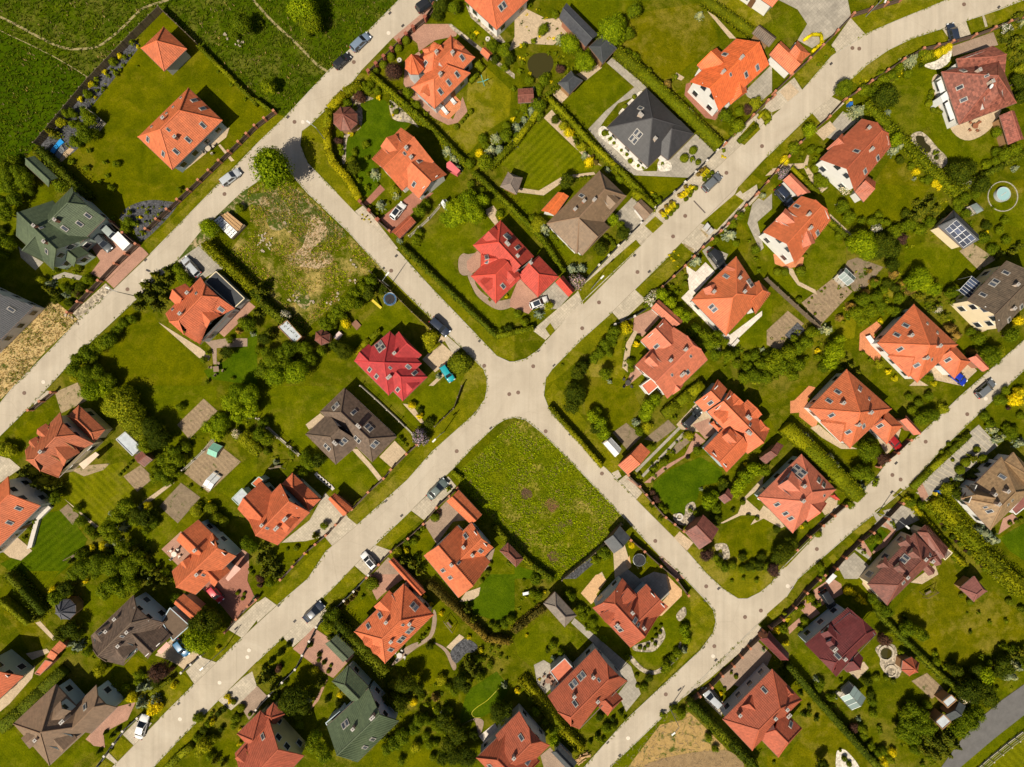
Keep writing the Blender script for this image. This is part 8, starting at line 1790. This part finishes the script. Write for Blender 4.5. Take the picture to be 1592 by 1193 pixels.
for f, s in (('B1', '10,280 30,300 20,330 50,345 70,260 60,330 155,180 205,655 245,650 340,690 450,685 515,640 590,535 600,440'), ('A0', '1400,235 1480,262 1500,268'), ('A1', '470,790 430,740')):
    for p in pts(f, s):
        for _ in range(3):
            a = random.uniform(0, 3); q = p + Vector((random.uniform(-.7, .7), random.uniform(-.7, .7), .12)); mb.box(q, (math.cos(a), math.sin(a), .2), (-math.sin(a), math.cos(a), 0), (0, -.2, 1), random.uniform(.1, .3), random.uniform(.08, .2), random.uniform(.04, .1))
tag(mb.build('rubble', M_DEB), kind='stuff')
# felled branches over the ploughed plot
mb = MB(); X, Y = scatter_pts(PLOUGH, 900)
for x, y in zip(X, Y):
    a = random.uniform(0, 6.28); l = random.uniform(.2, .9); mb.tube((x, y, .04), (x+l*math.cos(a), y+l*math.sin(a), .12), .025, .015, 4, False)
tag(mb.build('twigs', m_plain('dry_twig', (.34, .25, .15), .9, .1, var=.4)), kind='stuff')
# stepping stones beside canopy house
p0, p1 = P('B2', 372, 553), P('B2', 462, 628)
for k in range(6):
    q = p0.lerp(p1, k/5); mb = MB(); mb.zbox(0, 0, 0, .16, .28, .5, .68); o = mb.build('stone_step', M_WHP); o.location = (q.x, q.y, .01); tag(o, ('top', 'second', 'third', 'fourth', 'fifth', 'lowest')[k] + ' pale stone step of the row beside canopy house', 'stone step', 'stone steps beside canopy house')
# ---------------------------------------------------------------- labels of the plants: look, neighbour, place in its row
groups = {}
for o, desc, cat, p in PLANTS + ROADBITS:
    h, ref = min(HOUSES, key=lambda h: (h[0]-p).length); d = p-h
    side = ('right of ' if d.x > 0 else 'left of ') if abs(d.x) > abs(d.y) else ('above ' if d.y > 0 else 'below ')
    if cat in ('manhole cover', 'drain'): side = 'near '
    groups.setdefault((desc, cat, side + ref), []).append((o, p))
ORD = 'first second third fourth fifth sixth seventh eighth ninth tenth eleventh twelfth'.split()
NUM = 'zero one two three four five six seven eight nine ten eleven twelve'.split()
for (desc, cat, ref), q in groups.items():
    n = len(q); base = desc + ' ' + ref; xs = [a[1].x for a in q]; ys = [a[1].y for a in q]; hor = max(xs)-min(xs) >= max(ys)-min(ys)
    q.sort(key=lambda a: a[1].x if hor else -a[1].y)
    for i, (o, p) in enumerate(q):
        if n == 1: lb = base
        elif n > 12: lb = base
        else:
            a, b = ('left', 'right') if hor else ('top', 'low')
            pos = (a if hor else 'top') + 'most' if i == 0 else (('rightmost' if hor else 'lowest') if i == n-1 else ORD[i] + ' from ' + a)
            lb = pos + ' of ' + NUM[n] + ', ' + base
        for w in ('broadleaf ', ' house', 'leafy '):
            if len(lb.replace('-', ' ').split()) > 16: lb = lb.replace(w, '' if w[0] != ' ' else '', 1)
        o['label'] = lb
        if n > 1: o['group'] = (desc + ('es ' if desc.endswith('sh') else 's ') + ref)

_seen = {}
for o in COL.objects:
    if o.get('label') and not o.parent: _seen.setdefault(o['label'], []).append(o)
for lb, q in _seen.items():
    if len(q) > 1 and len({x.get('group') for x in q}) > 1:
        for i, o in enumerate(sorted(q, key=lambda x: x.location.x)): o['label'] = lb.replace(', ', ', ' + ('left ' if i == 0 else 'right '), 1)
